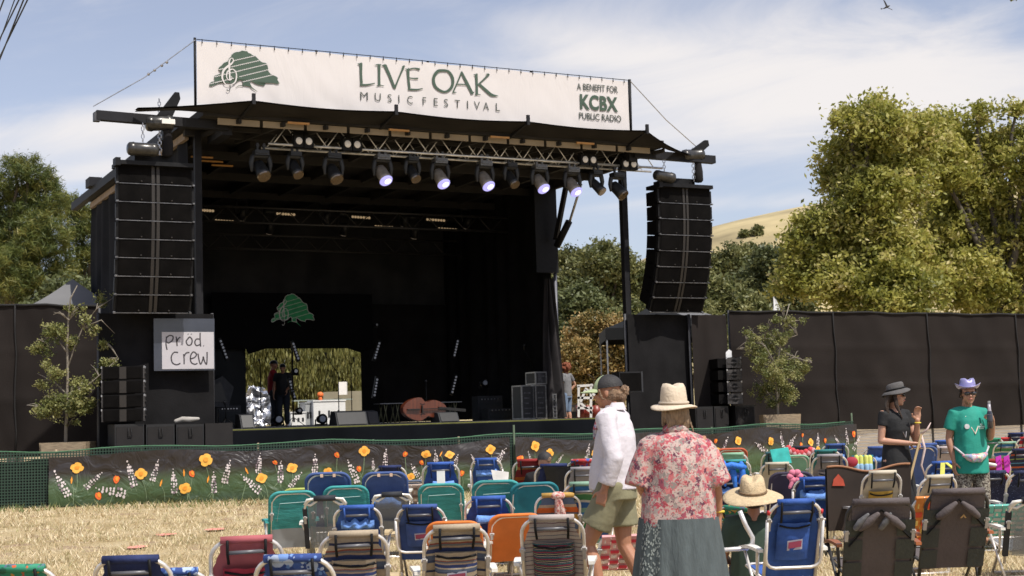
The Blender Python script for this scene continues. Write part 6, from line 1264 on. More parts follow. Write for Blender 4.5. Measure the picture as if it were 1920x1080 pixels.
m_ = MB(); m_.tube([a, a+Vector((.02, -.04, -.15)), a+Vector((-.03, -.05, -.32)), a+Vector((.02, -.04, -.48))], [.012, .014, .012, .006], 6); m_.tube([a, a+Vector((.06, -.03, .05)), a+Vector((.10, -.03, .12))], [.012, .012, .004], 6); part('ribbon', m_, mat('pale_ribbon', (.55, .42, .38), .7), t_, True, True)

# ---- woman in green shirt and purple cowboy hat
Y = 15.0; k = 1.0; px_ = at(1816, 800, Y); GW = thing('person', 'woman in emerald t-shirt and shiny purple cowboy hat holding a dark bottle', 'person', (px_.x, Y, ground(px_.x, Y)), math.pi+.08)
Vg, H, rot, bo = body('body', GW, dict(elR=(.205, -.03, 1.10), wrR=(.185, .02, .86), elL=(-.215, .03, 1.10), wrL=(-.19, .17, 1.24), shL=(-.15, 0, 1.36), shR=(.15, 0, 1.36), head=(0, .035, 1.56)), SKIN3, k, 1.0, -.12, (('R', (.1, .15, -1), (-1, 0, 0), .5), ('L', (.25, .25, .9), (1, .3, 0), 1.15)))
TEAL = mat('emerald_tshirt', (.012, .25, .185), .8, 0, .10, 5, .4, 12); m_ = MB(); m_.loft([(0, 0, .73, .186, .17), (0, 0, .86, .182, .17), (0, .01, 1.0, .172, .165), (0, .015, 1.15, .165, .15), (0, .01, 1.28, .165, .138), (0, 0, 1.36, .145, .115), (0, 0, 1.42, .082, .075)], 26)
for s in 'LR': sh, el_ = Vg['sh'+s], Vg['el'+s]; m_.sleeve([Vector((sh.x*.35, 0, sh.z+.015)), sh+Vector((0, 0, -.01)), sh.lerp(el_, .66)+Vector((.008 if s == 'R' else -.008, 0, 0))], [.06, .072, .074], 16)
cloth('tshirt', GW, m_, TEAL, .010, 4, (.012, 6, (1, 1, .45), 1))
PANT = floral('net_pattern_trousers', (.33, .30, .24), [(.06, .045, .035), (.11, .085, .065)], 48, .52); m_ = MB(); m_.loft([(0, 0, .80, .17, .15), (0, 0, .9, .165, .145), (0, 0, .98, .15, .13)], 20)
for s in 'LR': hp, kn, an = Vg['hip'+s], Vg['kn'+s], Vg['an'+s]; m_.limb([hp, hp.lerp(kn, .5), kn, kn.lerp(an, .9)], [.10, .092, .078, .078], 16)
cloth('trousers', GW, m_, PANT, .012, 4, (.008, 6, (1, 1, .3), 1))
PUR = mat('purple_metallic_hat', (.30, .28, .50), .3, .25, .2, 8, 0, coat=.5); hat(GW, H, .128, .01, .085, .115, .0, (PUR, mat('silver_band', (.6, .6, .65), .3, .6)), .050, -.005, .35, .055, tilt=.03, band=False)
m_ = MB(); m_.ball(H(0, -.03, .015), (.084, .078, .085), 0, 14, 10)
for s in (-1, 1): m_.limb([H(s*.078, .02, .03), H(s*.084, -.01, -.03)], [.016, .014], 8)
m_.limb([H(-.05, -.08, 0), H(0, -.095, -.05), H(.05, -.08, 0)], [.03, .035, .03], 8); cloth('hair', GW, m_, HBR, .007, 2, (.005, 25, (1, 1, .4), 0)); glasses(GW, H); lips(GW, H)
m_ = MB(); m_.tube([(-.075, .03, 1.41), (-.07, .11, 1.32), (-.03, .155, 1.20), (0, .168, 1.14), (.03, .155, 1.20), (.07, .11, 1.32), (.075, .03, 1.41)], .008, 6); part('bead_necklace', m_, mat('pale_beads', (.60, .50, .42), .4, 0, .3, 60), GW, True)
m_ = MB(); m_.tube([(.08, .145, 1.22), (.08, .163, 1.22)], .026, 16); part('round_badge', m_, mat('white_badge', (.55, .55, .56), .4, 0, .3, 40), GW); m_ = MB(); m_.tube([(-.075, .14, 1.235), (-.075, .158, 1.235)], .012, 10); m_.bx(-.11, .14, 1.205, -.04, .157, 1.222); m_.bx(-.10, .14, 1.19, -.05, .157, 1.20); part('shirt_print', m_, mat('pale_print', (.40, .62, .55), .7), GW)
FAN = floral('iridescent_pouch', (.50, .46, .48), [(.6, .25, .30), (.25, .45, .35), (.6, .55, .30), (.3, .3, .5)], 22, .6, .25); m_ = MB(); m_.limb([(-.11, .15, .93), (-.03, .18, .895), (.05, .18, .89), (.13, .15, .92)], [.022, .045, .048, .02], 12); cloth('waist_pouch', GW, m_, FAN, .008, 3, (.006, 20, (1, 1, 1), 0)); m_ = MB(); m_.tube([(-.11, .15, .94), (-.178, .06, 1.0), (-.17, -.08, 1.04), (0, -.17, 1.04), (.17, -.08, 1.04), (.180, .06, 1.0), (.13, .15, .93)], .012, 6); part('pouch_strap', m_, mat('silver_strap', (.5, .48, .5), .4), GW, True)
Mx = Matrix.Translation(Vector((px_.x, Y, ground(px_.x, Y)))) @ Matrix.Rotation(math.pi+.08, 4, 'Z'); hb = Mx @ (Vg['wrL']+Vector((.05, .055, .075))); t_ = thing('bottle', 'dark glass bottle held up by the woman in the green shirt', 'bottle', hb-Vector((0, 0, .12)), 0); m_ = MB()
m_.tube([(0, 0, 0), (0, 0, .015), (0, 0, .15), (.0, 0, .20), (0, 0, .27)], [.028, .031, .031, .014, .013], 14); part('glass', m_, mat('dark_glass', (.015, .013, .02), .08, 0, .1, coat=1), t_, True); m_ = MB(); m_.tube([(0, 0, .14), (0, 0, .19), (0, 0, .255)], [.0325, .018, .0150], 14); part('label_band', m_, mat('pale_glass', (.35, .33, .36), .2, 0, .1), t_, True); m_ = MB(); m_.tube([(0, 0, .262), (0, 0, .283)], .016, 12); part('cap', m_, STEEL, t_)

# ---- seated people
def seated(label, px, pyh, Y, yaw, skin, shirt, k=.97, seatz=.27, fat=1.15, J=None, hy=0, hp=0):
    c = at(px, pyh, Y); g = ground(c.x, Y); dz = (c.z-g)/k-1.565; t_ = thing('person', label, 'person', (c.x, Y, g), yaw); b_ = {}
    for q in ('neck', 'head', 'shL', 'shR'): b_[q] = (BASE[q][0], BASE[q][1]-.04, BASE[q][2]+dz)
    hz = .88+dz; b_.update(hipL=(-.1, .04, hz), hipR=(.1, .04, hz), knL=(-.13, .46, hz+.10), knR=(.13, .46, hz+.10), anL=(-.12, .62, max(.08, hz-.28)), anR=(.12, .62, max(.08, hz-.28)), elL=(-.24, .03, 1.10+dz), elR=(.24, .03, 1.10+dz), wrL=(-.2, .28, 1.05+dz), wrR=(.2, .28, 1.05+dz))
    if J: b_.update({a: (q[0], q[1], q[2]+dz) for a, q in J.items()})
    V_, H, rot, o = body('body', t_, b_, skin, k, fat, hy, (('L', (.2, 1, -.1), (0, 0, -1), .6), ('R', (-.2, 1, -.1), (0, 0, -1), .6)), .009, hpitch=hp); dzk = dz*k
    m_ = MB(); m_.loft([(0, .02*k, (.84)*k+dzk, .20*fat, .16*fat), (0, 0, 1.0*k+dzk, .185*fat, .15*fat), (0, -.03, 1.2*k+dzk, .175*fat, .14*fat), (0, -.04, 1.33*k+dzk, .165*fat, .12*fat), (0, -.05, 1.40*k+dzk, .09*fat, .08*fat)], 22)
    for s in 'LR': sh, el_ = V_['sh'+s], V_['el'+s]; m_.sleeve([Vector((sh.x*.3, sh.y, sh.z+.01)), sh+Vector((0, 0, -.01)), sh.lerp(el_, .7)], [.065*fat, .076*fat, .076*fat], 14)
    cloth('shirt', t_, m_, shirt, .012, 4, (.010, 6, (1, 1, .5), 2)); m_ = MB(); m_.limb([V_['hipL'], V_['knL'], V_['knL'].lerp(V_['anL'], .5)], [.105*fat, .08, .075], 12); m_.limb([V_['hipR'], V_['knR'], V_['knR'].lerp(V_['anR'], .5)], [.105*fat, .08, .075], 12); m_.ball((V_['hipL']+V_['hipR'])/2, (.19*fat, .15, .12), 0); cloth('trousers', t_, m_, mat('dark_trousers', (.04, .045, .06), .9), .014, 4, None)
    return t_, V_, H
t_, V_, H = seated('person in a wide straw hat and dark green shirt sitting between the chairs', 1412, 938, 11.7, -.12, SKIN2, mat('dark_green_shirt', (.035, .060, .042), .9, 0, .12, 5), 1.0, fat=1.12, J=dict(elL=(-.27, .0, 1.10)))
STRAW = stripes('woven_straw', [(1, (.60, .45, .27)), (.5, (.47, .34, .19))], 14); STR2 = mat('straw_weave', (.56, .43, .26), .8, 0, .15, 30, .6, 90)
m_ = MB()
oo = hat(t_, H, .245, .0, .108, .145, .0, (STR2, mat('dark_straw_band', (.16, .10, .05), .8, 0, .5, 60)), .045, .03, .22, .0, tilt=.20, ob=1.2)
m_ = MB(); m_.ball(H(0, -.03, .0), (.082, .08, .085), 0, 12, 8); cloth('hair', t_, m_, HBR, .008, 2, None)
t_, V_, H = seated('person in a backward black cap sitting low in the far row near the banner bend', 1021, 866, 16.7, 0, SKIN, BCLOTH2, .95, fat=1.1, hy=.5)
m_ = MB()
m_.grid(lambda u, v: H(.09*math.cos(v*1.55)*math.cos(u*6.2832), -.01+.106*math.cos(v*1.55)*math.sin(u*6.2832), .02+.10*math.sin(v*1.55)), 24, 7); o = part('cap', m_, CAPB, t_, True)
m_ = MB(); m_.limb([H(.0, -.11, .01), H(.01, -.118, .035)], [.022, .018], 8); part('hair', m_, HAIRG, t_, True)
# ---- men on the stage
def stage_person(label, px, py_head, v, yaw, skin, top, bottom, k, hat_mat=None, hair=None, J=None, hy=0, feet=None, legs_bare=False, fat=1.1, hairy=None, short=.6):
    (u, zh) = onv(px, py_head, v); zf = DZ if feet is None else feet; kk = (zh-zf)/1.575 if k is None else k; t_ = thing('person', label, 'person', W(u, v, zf), TH+yaw)
    V_, H, rot, o = body('body', t_, J or {}, skin, kk, fat, hy, voxel=.011, female=False); f = kk*fat
    m_ = MB(); m_.loft([(0, 0, .84*kk, .165*f, .135*f), (0, 0, 1.0*kk, .165*f, .135*f), (0, 0, 1.25*kk, .175*f, .13*f), (0, 0, 1.36*kk, .16*f, .1*f), (0, 0, 1.42*kk, .08*f, .07*f)], 20)
    for s in 'LR': sh, el_ = V_['sh'+s], V_['el'+s]; m_.sleeve([Vector((sh.x*.3, sh.y, sh.z)), sh, sh.lerp(el_, short)], [.06*f, .072*f, .068*f], 12)
    cloth('tshirt', t_, m_, top, .013, 3, (.008, 6, (1, 1, .5), 0)); m_ = MB(); m_.loft([(0, 0, .80*kk, .165*f, .13*f), (0, 0, .92*kk, .155*f, .125*f)], 18)
    for s in 'LR': hp, kn, an = V_['hip'+s], V_['kn'+s], V_['an'+s]; m_.limb([hp, hp.lerp(kn, .5), kn] if legs_bare else [hp, kn, kn.lerp(an, .92)], [.10*f, .09*f, .08*f] if legs_bare else [.10*f, .075*f, .065*f], 12)
    cloth('trousers' if not legs_bare else 'shorts', t_, m_, bottom, .013, 3, (.006, 6, (1, 1, .3), 0))
    if hat_mat:
        m_ = MB(); m_.grid(lambda a, b_: H(.09*math.cos(b_*1.55)*math.cos(a*6.2832), -.01+.106*math.cos(b_*1.55)*math.sin(a*6.2832), .02+.10*math.sin(b_*1.55)), 20, 6); m_.grid(lambda a, b_: H((.05+.02*b_)*math.cos(R(25)+R(130)*a)*1.3, .04+.15*b_*math.sin(R(25)+R(130)*a), .02), 8, 3); part('cap', m_, hat_mat, t_, True)
    if hair:
        m_ = MB(); m_.ball(H(0, -.02, .03), (.12, .12, .12), 0, 14, 10); rnd = random.Random(2)
        for i in range(26): d = Vector((rnd.gauss(0, 1), rnd.gauss(0, 1)-.4, rnd.gauss(0, 1)+.3)).normalized()*.125; m_.ball(H(d.x, d.y-.02, d.z+.02), .035, 0, 8, 6)
        cloth('hair', t_, m_, hair, .012, 1, (.01, 18, (1, 1, 1), 0))
    return t_, V_, H
DN = mat('dark_denim', (.035, .040, .055), .9, 0, .2, 5)
stage_person('man in dark red t-shirt and cap, left of the two on the stage', 512, 684, 8.9, -1.9, SKIN2, mat('dark_red_tshirt', (.28, .012, .022), .85, 0, .15, 4), DN, None, BLKP, J=dict(elL=(-.22, .12, 1.12), wrL=(-.05, .32, 1.05), elR=(.22, .12, 1.12), wrR=(.06, .32, 1.03)))
stage_person('man in black t-shirt and cap, right of the two on the stage', 530, 690, 8.5, 2.6, SKIN2, mat('black_tshirt', (.014, .014, .017), .85), mat('navy_trousers', (.02, .024, .035), .9), None, BLKP, J=dict(elL=(-.25, .08, 1.08), wrL=(-.16, .26, .98)))
u_, z_ = onv(1061, 690, 3.6)
stage_person('person with curly red hair, grey t-shirt and denim shorts at the right stage edge', 1061, 689, 3.6, .5, SKIN, mat('grey_tshirt', (.17, .17, .175), .9), mat('light_denim', (.16, .22, .32), .9), .94, None, mat('red_curly_hair', (.20, .055, .022), .8, 0, .4, 30, .8, 60), J=dict(elR=(.33, -.06, 1.14), wrR=(.20, .05, .95)), feet=z_-1.575*.94, legs_bare=True, fat=.92)
# ================================================================ beach and camp chairs
def C_(h): 
    h = h.lstrip('#'); return tuple(((int(h[i:i+2], 16)/255)**2.2) for i in (0, 2, 4))
FB = {}
def fab(key, fn):
    if key not in FB: FB[key] = fn()
    return FB[key]
BLUE = mat('royal_blue_canvas', (.025, .085, .33), .75, 0, .2, 9, .3, 30); BLUE2 = mat('faded_blue_canvas', (.035, .075, .24), .8, 0, .2, 9, .3, 30); NAVY = mat('navy_canvas', (.010, .020, .085), .8, 0, .25, 9, .3, 30); LBLUE = mat('light_blue_cushion', (.13, .27, .62), .8, 0, .2, 20, .4, 30)
TEALF = mat('teal_fabric', (.04, .28, .27), .75, 0, .22, 7, .4, 20, stretch=(1, 1, 5)); TEALD = mat('dark_teal_fabric', (.010, .16, .19), .75, 0, .2, 7); GRYL = mat('grey_lower_cloth', (.33, .35, .37), .8, 0, .12, 6); ORNG = mat('orange_canvas', (.62, .17, .03), .8, 0, .1, 6); REDF = mat('red_canvas', (.30, .018, .035), .8, 0, .2, 9)
BLUEW = mat('blue_wrap', (.050, .09, .24), .8, 0, .15, 6, .3, 14); SLATE = mat('slate_wrap', (.09, .12, .18), .8, 0, .1, 6); PURP = mat('dark_purple_wrap', (.035, .028, .055), .8, 0, .2, 8); GREYC = mat('grey_taupe_canvas', (.092, .075, .074), .85, 0, .10, 5, .3, 40); GREYG = mat('grey_green_canvas', (.045, .050, .043), .85, 0, .12, 5, .3, 40); BROWN = mat('dark_brown_canvas', (.030, .020, .015), .9, 0, .2, 4)
FOAM = mat('dark_foam', (.022, .024, .030), .8, 0, .2, 12); CREAM = mat('cream_mesh_cloth', (.48, .43, .33), .8, 0, .08, 10); MGREY = mat('grey_mesh_cloth', (.26, .24, .25), .8, 0, .12, 12); GRNF = mat('sage_green_fabric', (.10, .19, .11), .8, 0, .2, 8); YPCH = mat('mustard_pouch', (.42, .26, .04), .8, 0, .15, 8); MAG = mat('magenta_plastic', (.50, .03, .38), .5); PALEG = mat('pale_green_fabric', (.22, .40, .26), .8, 0, .15, 8)
SHEER = meshmat('sheer_mesh', (.20, .21, .22), 60, 60, .55)
STB = stripes('blue_beige_stripes', [(3, (.42, .34, .24)), (1, (.05, .07, .14)), (2, (.10, .13, .20)), (1, (.5, .43, .33)), (2, (.03, .05, .16)), (1, (.40, .30, .22)), (1, (.14, .15, .18)), (.6, (.25, .05, .03)), (2, (.46, .38, .28)), (1, (.02, .03, .08))], 2.2)
STM = stripes('thin_multi_stripes', [(2, (.02, .02, .03)), (.8, (.45, .40, .20)), (1.6, (.03, .03, .06)), (1, (.35, .03, .06)), (1.6, (.02, .03, .05)), (.6, (.10, .30, .32)), (1.4, (.02, .02, .03)), (.8, (.45, .35, .33))], 7)
STM2 = stripes('light_thin_stripes', [(2, (.46, .40, .37)), (.6, (.20, .12, .14)), (2, (.50, .45, .42)), (.5, (.12, .14, .2))], 9)
STO = stripes('sunset_stripes', [(1.4, (.55, .33, .08)), (.5, (.12, .14, .2)), (1.5, (.62, .13, .02)), (.8, (.45, .35, .25)), (1.8, (.10, .15, .25)), (.6, (.5, .3, .08))], 2)
STR = stripes('red_orange_stripes', [(2, (.30, .02, .02)), (1, (.45, .12, .02)), (2, (.22, .015, .02)), (.7, (.50, .20, .05)), (1.5, (.33, .03, .03))], 2)
STG = stripes('green_blue_stripes', [(1, (.25, .42, .30)), (1.3, (.03, .12, .35)), (.6, (.55, .55, .5)), (1.4, (.05, .22, .08)), (.7, (.45, .5, .35)), (1.6, (.03, .18, .40))], 2)
STN = stripes('navy_multi_stripes', [(2, (.015, .02, .07)), (.6, (.25, .33, .10)), (1.6, (.02, .03, .10)), (.9, (.50, .10, .03)), (1.6, (.01, .02, .06)), (.6, (.08, .25, .45))], 3)
STF = stripes('red_white_stripes', [(1, (.50, .03, .03)), (.8, (.62, .58, .55)), (1, (.45, .02, .03)), (.6, (.05, .07, .25))], 3)
FLB = floral('blue_floral', (.020, .05, .20), [(.16, .28, .58), (.04, .09, .30), (.38, .46, .62), (.10, .20, .45)], 16, .50, .8, 'Object', .2)
FLG = floral('green_orange_floral', (.03, .24, .14), [(.62, .28, .04), (.55, .10, .03), (.10, .14, .22), (.65, .42, .12), (.02, .13, .08)], 13, .40, .8, 'Object', .4)
FLN = floral('navy_yellow_floral', (.012, .02, .07), [(.50, .34, .04), (.10, .14, .04), (.02, .05, .15), (.45, .22, .03)], 14, .42)
FLC = floral('cream_green_floral', (.45, .40, .27), [(.20, .30, .16), (.10, .20, .12), (.55, .28, .05)], 12, .40)
FLR = floral('red_white_floral', (.45, .04, .04), [(.60, .50, .48), (.05, .10, .35), (.5, .1, .1)], 16, .42)
NSP = floral('navy_speckle', (.012, .018, .06), [(.10, .12, .25), (.012, .018, .06)], 60, .3)
def cpt(x, s, o, H, z0=.13, y0=.02, yt=-.27):
    dy = yt-y0; dz = H-z0; l = math.hypot(dy, dz); return Vector((x, y0+dy*s - o*dz/l, z0+dz*s + o*dy/l))
CH_N = {}
def chair(cx, top, wpx, style, label, f1, f2=None, W_=.44, rz=0.0, arms='white', extra=(), frame=None, name='beach_chair', grp='beach chairs facing the stage', Hadd=0, lift=0):
    rz += ((cx*7.3+top*3.1) % 1.7-.85)*.10; Y = W_*2667/wpx*math.cos(rz*.6); p = at(cx, top, Y); g = ground(p.x, p.y); H = p.z-g
    if not .45 < H < 1.15: print('CHAIR height', label, round(H, 2), 'Y', round(Y, 1))
    yt = -.27*H/.72; rot = Matrix.Rotation(rz, 3, 'Z'); top_off = rot @ Vector((0, yt, 0)); loc = Vector((p.x-top_off.x, p.y-top_off.y, 0)); loc.z = ground(loc.x, loc.y); H = p.z-loc.z
    t_ = thing(name, label, 'chair', loc, rz, grp); fr = frame or ALU; hw_ = W_/2-.012
    def P(x, s, o=0.0): return cpt(x, s, o, H, .13, .02, yt)
    f2 = f2 or f1; small = wpx < 62
    # back frame
    m_ = MB(); rc = .12 if style != 'web' else .09; pts = [P(-hw_, 0)]; tops = 1-.015/H; cs = rc/(H)
    pts.append(P(-hw_, tops-cs*1.1))
    for k in range(1, 6): a = k/6*math.pi/2; pts.append(P(-hw_+rc*(1-math.cos(a)), tops-cs*1.1+cs*1.1*math.sin(a)))
    pts.append(P(-hw_+rc, tops)); pts += [Vector((-q.x, q.y, q.z)) for q in pts[::-1]]
    rr = .0125
    part('back_frame', m_.tube(pts, rr if style != 'big' else .015, 8), fr, t_, True)
    fw = hw_-.035
    rnd = random.Random(int(cx*7+top))
    if style in ('tube', 'pouch', 'loop'):
        m_ = MB()
        def fn(u, v):
            s = .16+(tops-.16)*v; lw = min(1, max(0, (.78-v)*7)); x = (-1+2*u)*(fw-(.02 if v > .84 else 0)+lw*.040); sag = .022*math.sin(math.pi*u)*math.sin(math.pi*min(1, v*1.1)) + .013*noise.noise(Vector((u*3.5, v*3.5, cx))) + .005*noise.noise(Vector((u*11, v*6, cx))); return P(x, s, -sag+.002-lw*.018)
        m_.grid(fn, 14, 16); m_.grid(lambda u, v: fn(u, v)+Vector((0, .010, 0)), 14, 16, flip=True)
        k_ = fw-.022; m_.tube([P(-k_, tops+.003), P(0, tops+.004), P(k_, tops+.003)], .023, 10)
        part('backrest', m_, f1, t_, True)
        # carry bar and straps
        if 'nobar' not in extra:
            m_ = MB(); bw = .11; s0 = tops-.10/H*.7
            part('carry_bar', m_.tube([P(-bw, s0, .034), P(bw, s0+.006, .034)], .012, 7), fab('bar', lambda: mat('bar_grey', (.10, .10, .11), .35)), t_, True)
            for s in (-1, 1): part('strap', MB().tube([P(s*bw, tops+.02, .03), P(s*bw, s0, .042), P(s*bw*(.95), s0-.10, .03)], .009, 5), f2 if 'bluestrap' in extra else BLK, t_, True)
        if style in ('pouch', 'loop') or 'pouch' in extra:
            m_ = MB(); s_lo, s_hi = (.30, .74) if style != 'loop' else (.40, .78)
            def pf(u, v): s = s_lo+(s_hi-s_lo)*v; b_ = .045*math.sin(math.pi*min(1, max(0, u)))**.4*math.sin(math.pi*min(.93, v+.12))**.6; return P((-1+2*u)*(fw-.035), s, .004+b_+.008*noise.noise(Vector((u*5, v*5, cx*.3))))
            m_.grid(pf, 14, 10); pk = part('pouch', m_, f2, t_, True); m_ = MB(); m_.tube([Vector(pf(.03+.94*i/8, .93-.06*math.sin(i/8*3.14)))+Vector((0, -.006, 0)) for i in range(9)], .007, 5); part('zip', m_, BLK, pk, True)
            if 'logo' in extra:
                m_ = MB(); q = [Vector(pf(a, b_))+Vector((0, -.006, .0)) for a, b_ in ((.28, .30), (.74, .34), (.74, .60), (.28, .56))]; m_.add(q, [(0, 1, 2, 3)]); q2 = [Vector(pf(a, b_))+Vector((0, -.009, .0)) for a, b_ in ((.31, .36), (.71, .40), (.71, .56), (.31, .52))]; m_.add(q2, [(0, 1, 2, 3)], 1)
                part('logo_patch', m_, [fab('lw', lambda: mat('patch_border', (.45, .45, .55), .7)), fab('lr', lambda: mat('patch_red', (.30, .05, .10), .7))], pk)
        if style == 'loop':
            m_ = MB(); lp = [P(-hw_-.012, .80, .02)]; rb = .07
            lp += [P(-hw_-.012, .44, .055)] + [P(-hw_-.012+rb*(1-math.cos(a)), .44-.095*math.sin(a), .06) for a in (.5, 1.0, 1.57)] ; lp += [Vector((-q.x, q.y, q.z)) for q in lp[::-1]]
            part('rear_support', m_.tube(lp, .0125, 7), fr, t_, True)
        if 'pillow' in extra:
            m_ = MB(); x0 = rnd.uniform(-.02, .03)
            def pil(u, v): a = u*6.2832; w_ = .15-.02*math.cos(v*12); b_ = (v-.5)*2; return P(x0+w_*b_, tops-.26+.07*math.sin(a)*(1-.35*(1-abs(b_)))*(abs(b_) < .99)*1.0/H*.75, .05+.04*math.cos(a)*(1-b_**6))
            m_.grid(pil, 14, 10); part('pillow', m_, LBLUE, t_, True)
        if 'cargo' in extra:
            m_ = MB()
            def cg(u, v): n2 = noise.noise(Vector((u*5, v*3, cx))); return P((-1+2*u)*fw*.86, tops-.32+.13*v+.05*noise.noise(Vector((u*6, 1, cx)))*v, .006+.055*math.sin(math.pi*v)**.7*math.sin(math.pi*(.04+.92*u))**.4*(1+.5*n2)+.012*noise.noise(Vector((u*14, v*6, cx))))
            m_.grid(cg, 22, 8)
            part('stowed_towel', m_, LBLUE, t_, True)
    elif style == 'wrap':
        m_ = MB(); ow = W_/2+.008; rcn = .10; n_ = 7; split = .42 if f2 is not f1 else -1
        def outline(inset=0):
            o_ = [(-ow+inset, .10), (-ow+inset, 1-rcn/H)]
            for k in range(1, n_): a = k/n_*math.pi/2; o_.append((-ow+inset+(rcn)*(1-math.cos(a)), 1-rcn/H+(rcn-inset)*math.sin(a)/H))
            o_.append((-ow+rcn, 1.0-inset/H)); return o_+[(-x, s) for x, s in o_[::-1]]
        def rowx(s): 
            if s < 1-rcn/H: return ow
            q = min(1, (s-(1-rcn/H))/(rcn/H)); return ow-rcn*(1-math.sqrt(max(0, 1-q*q)))
        ridge = .016
        def fn(u, v, sd=1):
            s = .10+.90*v; w_ = rowx(s)*(1 if True else 1); e = abs(2*u-1); th = ridge*(1-max(0, e-.9)*8) ; return P((-1+2*u)*w_, s, sd*(th*(1-.2*(v > .97))) + (.010*noise.noise(Vector((u*2.5, v*2.5, cx))) - .016*math.sin(math.pi*u) if sd > 0 else 0))
        for sd in (1, -1): m_.grid(lambda u, v: fn(u, v, sd), 16, 20, 0, sd < 0)
        if split > 0:
            for i in range(len(m_.f)): 
                if (i % 320)//16 < 7: m_.m[i] = 1
        # rim
        m_.tube([P((-1)**0*x, s, 0) for x, s in outline()], .017, 7, 0)
        part('backrest', m_, [f1, f2], t_, True)
        if 'line' in extra: m_ = MB(); m_.tube([P(-.13, .84, .022), P(.0, .845, .02), P(.15, .855, .022)], .003, 4); m_.tube([P(-.13, .84, .022), P(-.155, .55, .02)], .002, 4); part('seam', m_, fab('seam', lambda: mat('pale_seam', (.35, .50, .50), .6)), t_)
        if 'pillow' in extra:
            m_ = MB()
            m_.grid(lambda u, v: P((-1+2*u)*.16, .52+.16*v*math.sin(math.pi*(.1+.8*u))**.5+.03*noise.noise(Vector((u*5, 0, 3))), .012+.05*math.sin(math.pi*v)**.6*math.sin(math.pi*(.04+.92*u))**.5+.01*noise.noise(Vector((u*9, v*5, 1)))), 18, 8)
            part('stowed_cushion', m_, LBLUE, t_, True)
        if 'clips' in extra: [part('pale_clip', MB().box(P(x, .985, .012), (.03, .02, .04)), fab('clip', lambda: mat('peach_clip', (.6, .42, .3), .5)), t_) for x in (-.06, .07)]
    elif style == 'foam':
        m_ = MB(); m_.grid(lambda u, v: P((-1+2*u)*(hw_-.03), .12+.84*v, -.02*math.sin(u*3.14)), 12, 12); part('backrest', m_, SHEER, t_, True)
        m_ = MB(); m_.tube([P(-hw_+.10, tops, .0), P(hw_-.10, tops+.004, 0)], .030, 10); part('head_roll', m_, FOAM, t_, True)
        for s in (-1, 1):
            m_ = MB(); m_.tube([P(s*(hw_-.11), tops-.005), P(s*(hw_-.03), tops-.02), P(s*hw_, tops-.09), P(s*(hw_-.06), tops-.115), P(s*(hw_-.12), tops-.05), P(s*(hw_-.11), tops-.005)], .014, 7); part('corner_loop', m_, WHITEP, t_, True)
            m_ = MB(); m_.bar(P(s*(hw_-.0), .12, 0), P(s*(hw_), tops-.17, 0), .045, .028); part('side_sleeve', m_, FOAM, t_)
        m_ = MB(); m_.tube([P(-hw_+.02, .52, .02), P(0, .50, .03), P(hw_-.02, .52, .02)], .008, 5); m_.grid(lambda u, v: P((-1+2*u)*(hw_-.05), .14+.38*v, .02+.02*math.sin(u*3.14)), 10, 6); part('net_pocket', m_, SHEER, t_, True)
    elif style == 'web':
        m_ = MB(); nv = 5; nh = 6; bw = W_/nv*.46
        for i in range(nv): x = (-1+2*(i+.5)/nv)*(hw_-.01); m_.add([P(x-bw*.9, .1, .004*(i % 2)), P(x+bw*.9, .1, .004*(i % 2)), P(x+bw*.9, tops, .016), P(x-bw*.9, tops, .016)], [(0, 1, 2, 3)], 0); m_.tube([P(x-bw*.9, tops, .0), P(x+bw*.9, tops, 0)], .018, 6, 0)
        for j in range(nh):
            s = .16+.8*(j+.3)/nh; hs_ = .8/nh*.30; vs = []
            for i in range(nv*2+1): x = (-1+2*i/(nv*2))*hw_; o_ = .012*(1 if (i//2+j) % 2 else -1)*(i % 2) + .004; vs += [P(x, s-hs_, o_), P(x, s+hs_, o_)]
            m_.add(vs, [(2*i, 2*i+2, 2*i+3, 2*i+1) for i in range(nv*2)], 1)
        for i in range(nv):
            for j in range(nh):
                if (i+j) % 2 == 0: x = (-1+2*(i+.5)/nv)*(hw_-.01); s = .16+.8*(j+.3)/nh; hs_ = .8/nh*.30; m_.add([P(x-bw*.9, s-hs_, .018), P(x+bw*.9, s-hs_, .018), P(x+bw*.9, s+hs_, .018), P(x-bw*.9, s+hs_, .018)], [(0, 1, 2, 3)], 2)
        part('backrest', m_, list(f1), t_)
    elif style == 'big':
        m_ = MB(); fw2 = hw_-.03
        def fn(u, v): s = .10+(tops-.10)*v; return P((-1+2*u)*(fw2+.02*(v < .7)), s, -.012*math.sin(math.pi*u)+.014 + .006*noise.noise(Vector((u*3, v*3, cx))))
        m_.grid(fn, 14, 18); m_.grid(lambda u, v: fn(u, v)+Vector((0, .018, 0)), 14, 18, flip=True); m_.tube([P(-fw2+.01, tops+.004), P(fw2-.01, tops+.004)], .026, 10); part('backrest', m_, f1, t_, True)
        for s in (-1, 1):
            m_ = MB()
            for a, b_ in ((.12, .33), (.36, .58), (.62, .80)): m_.grid(lambda u, v: P(s*(hw_+.012-.13*u), a+(b_-a)*v, .022), 2, 2)
            part('side_panel', m_, f2, t_)
        for s in (-1, 1):
            m_ = MB(); m_.bar(P(0, tops-.06, .03), P(s*(hw_-.02), .60 if s > 0 else .52, .03), .022, .008); part('strap', m_, BLK, t_); m_ = MB(); a = P(s*.03, tops-.10, .045); b_ = P(s*(hw_-.09), .74, .05); m_.limb([a, a.lerp(b_, .5)+Vector((0, -.015, 0)), b_], [.018, .032, .026], 10); part('shoulder_pad', m_, f1, t_, True)
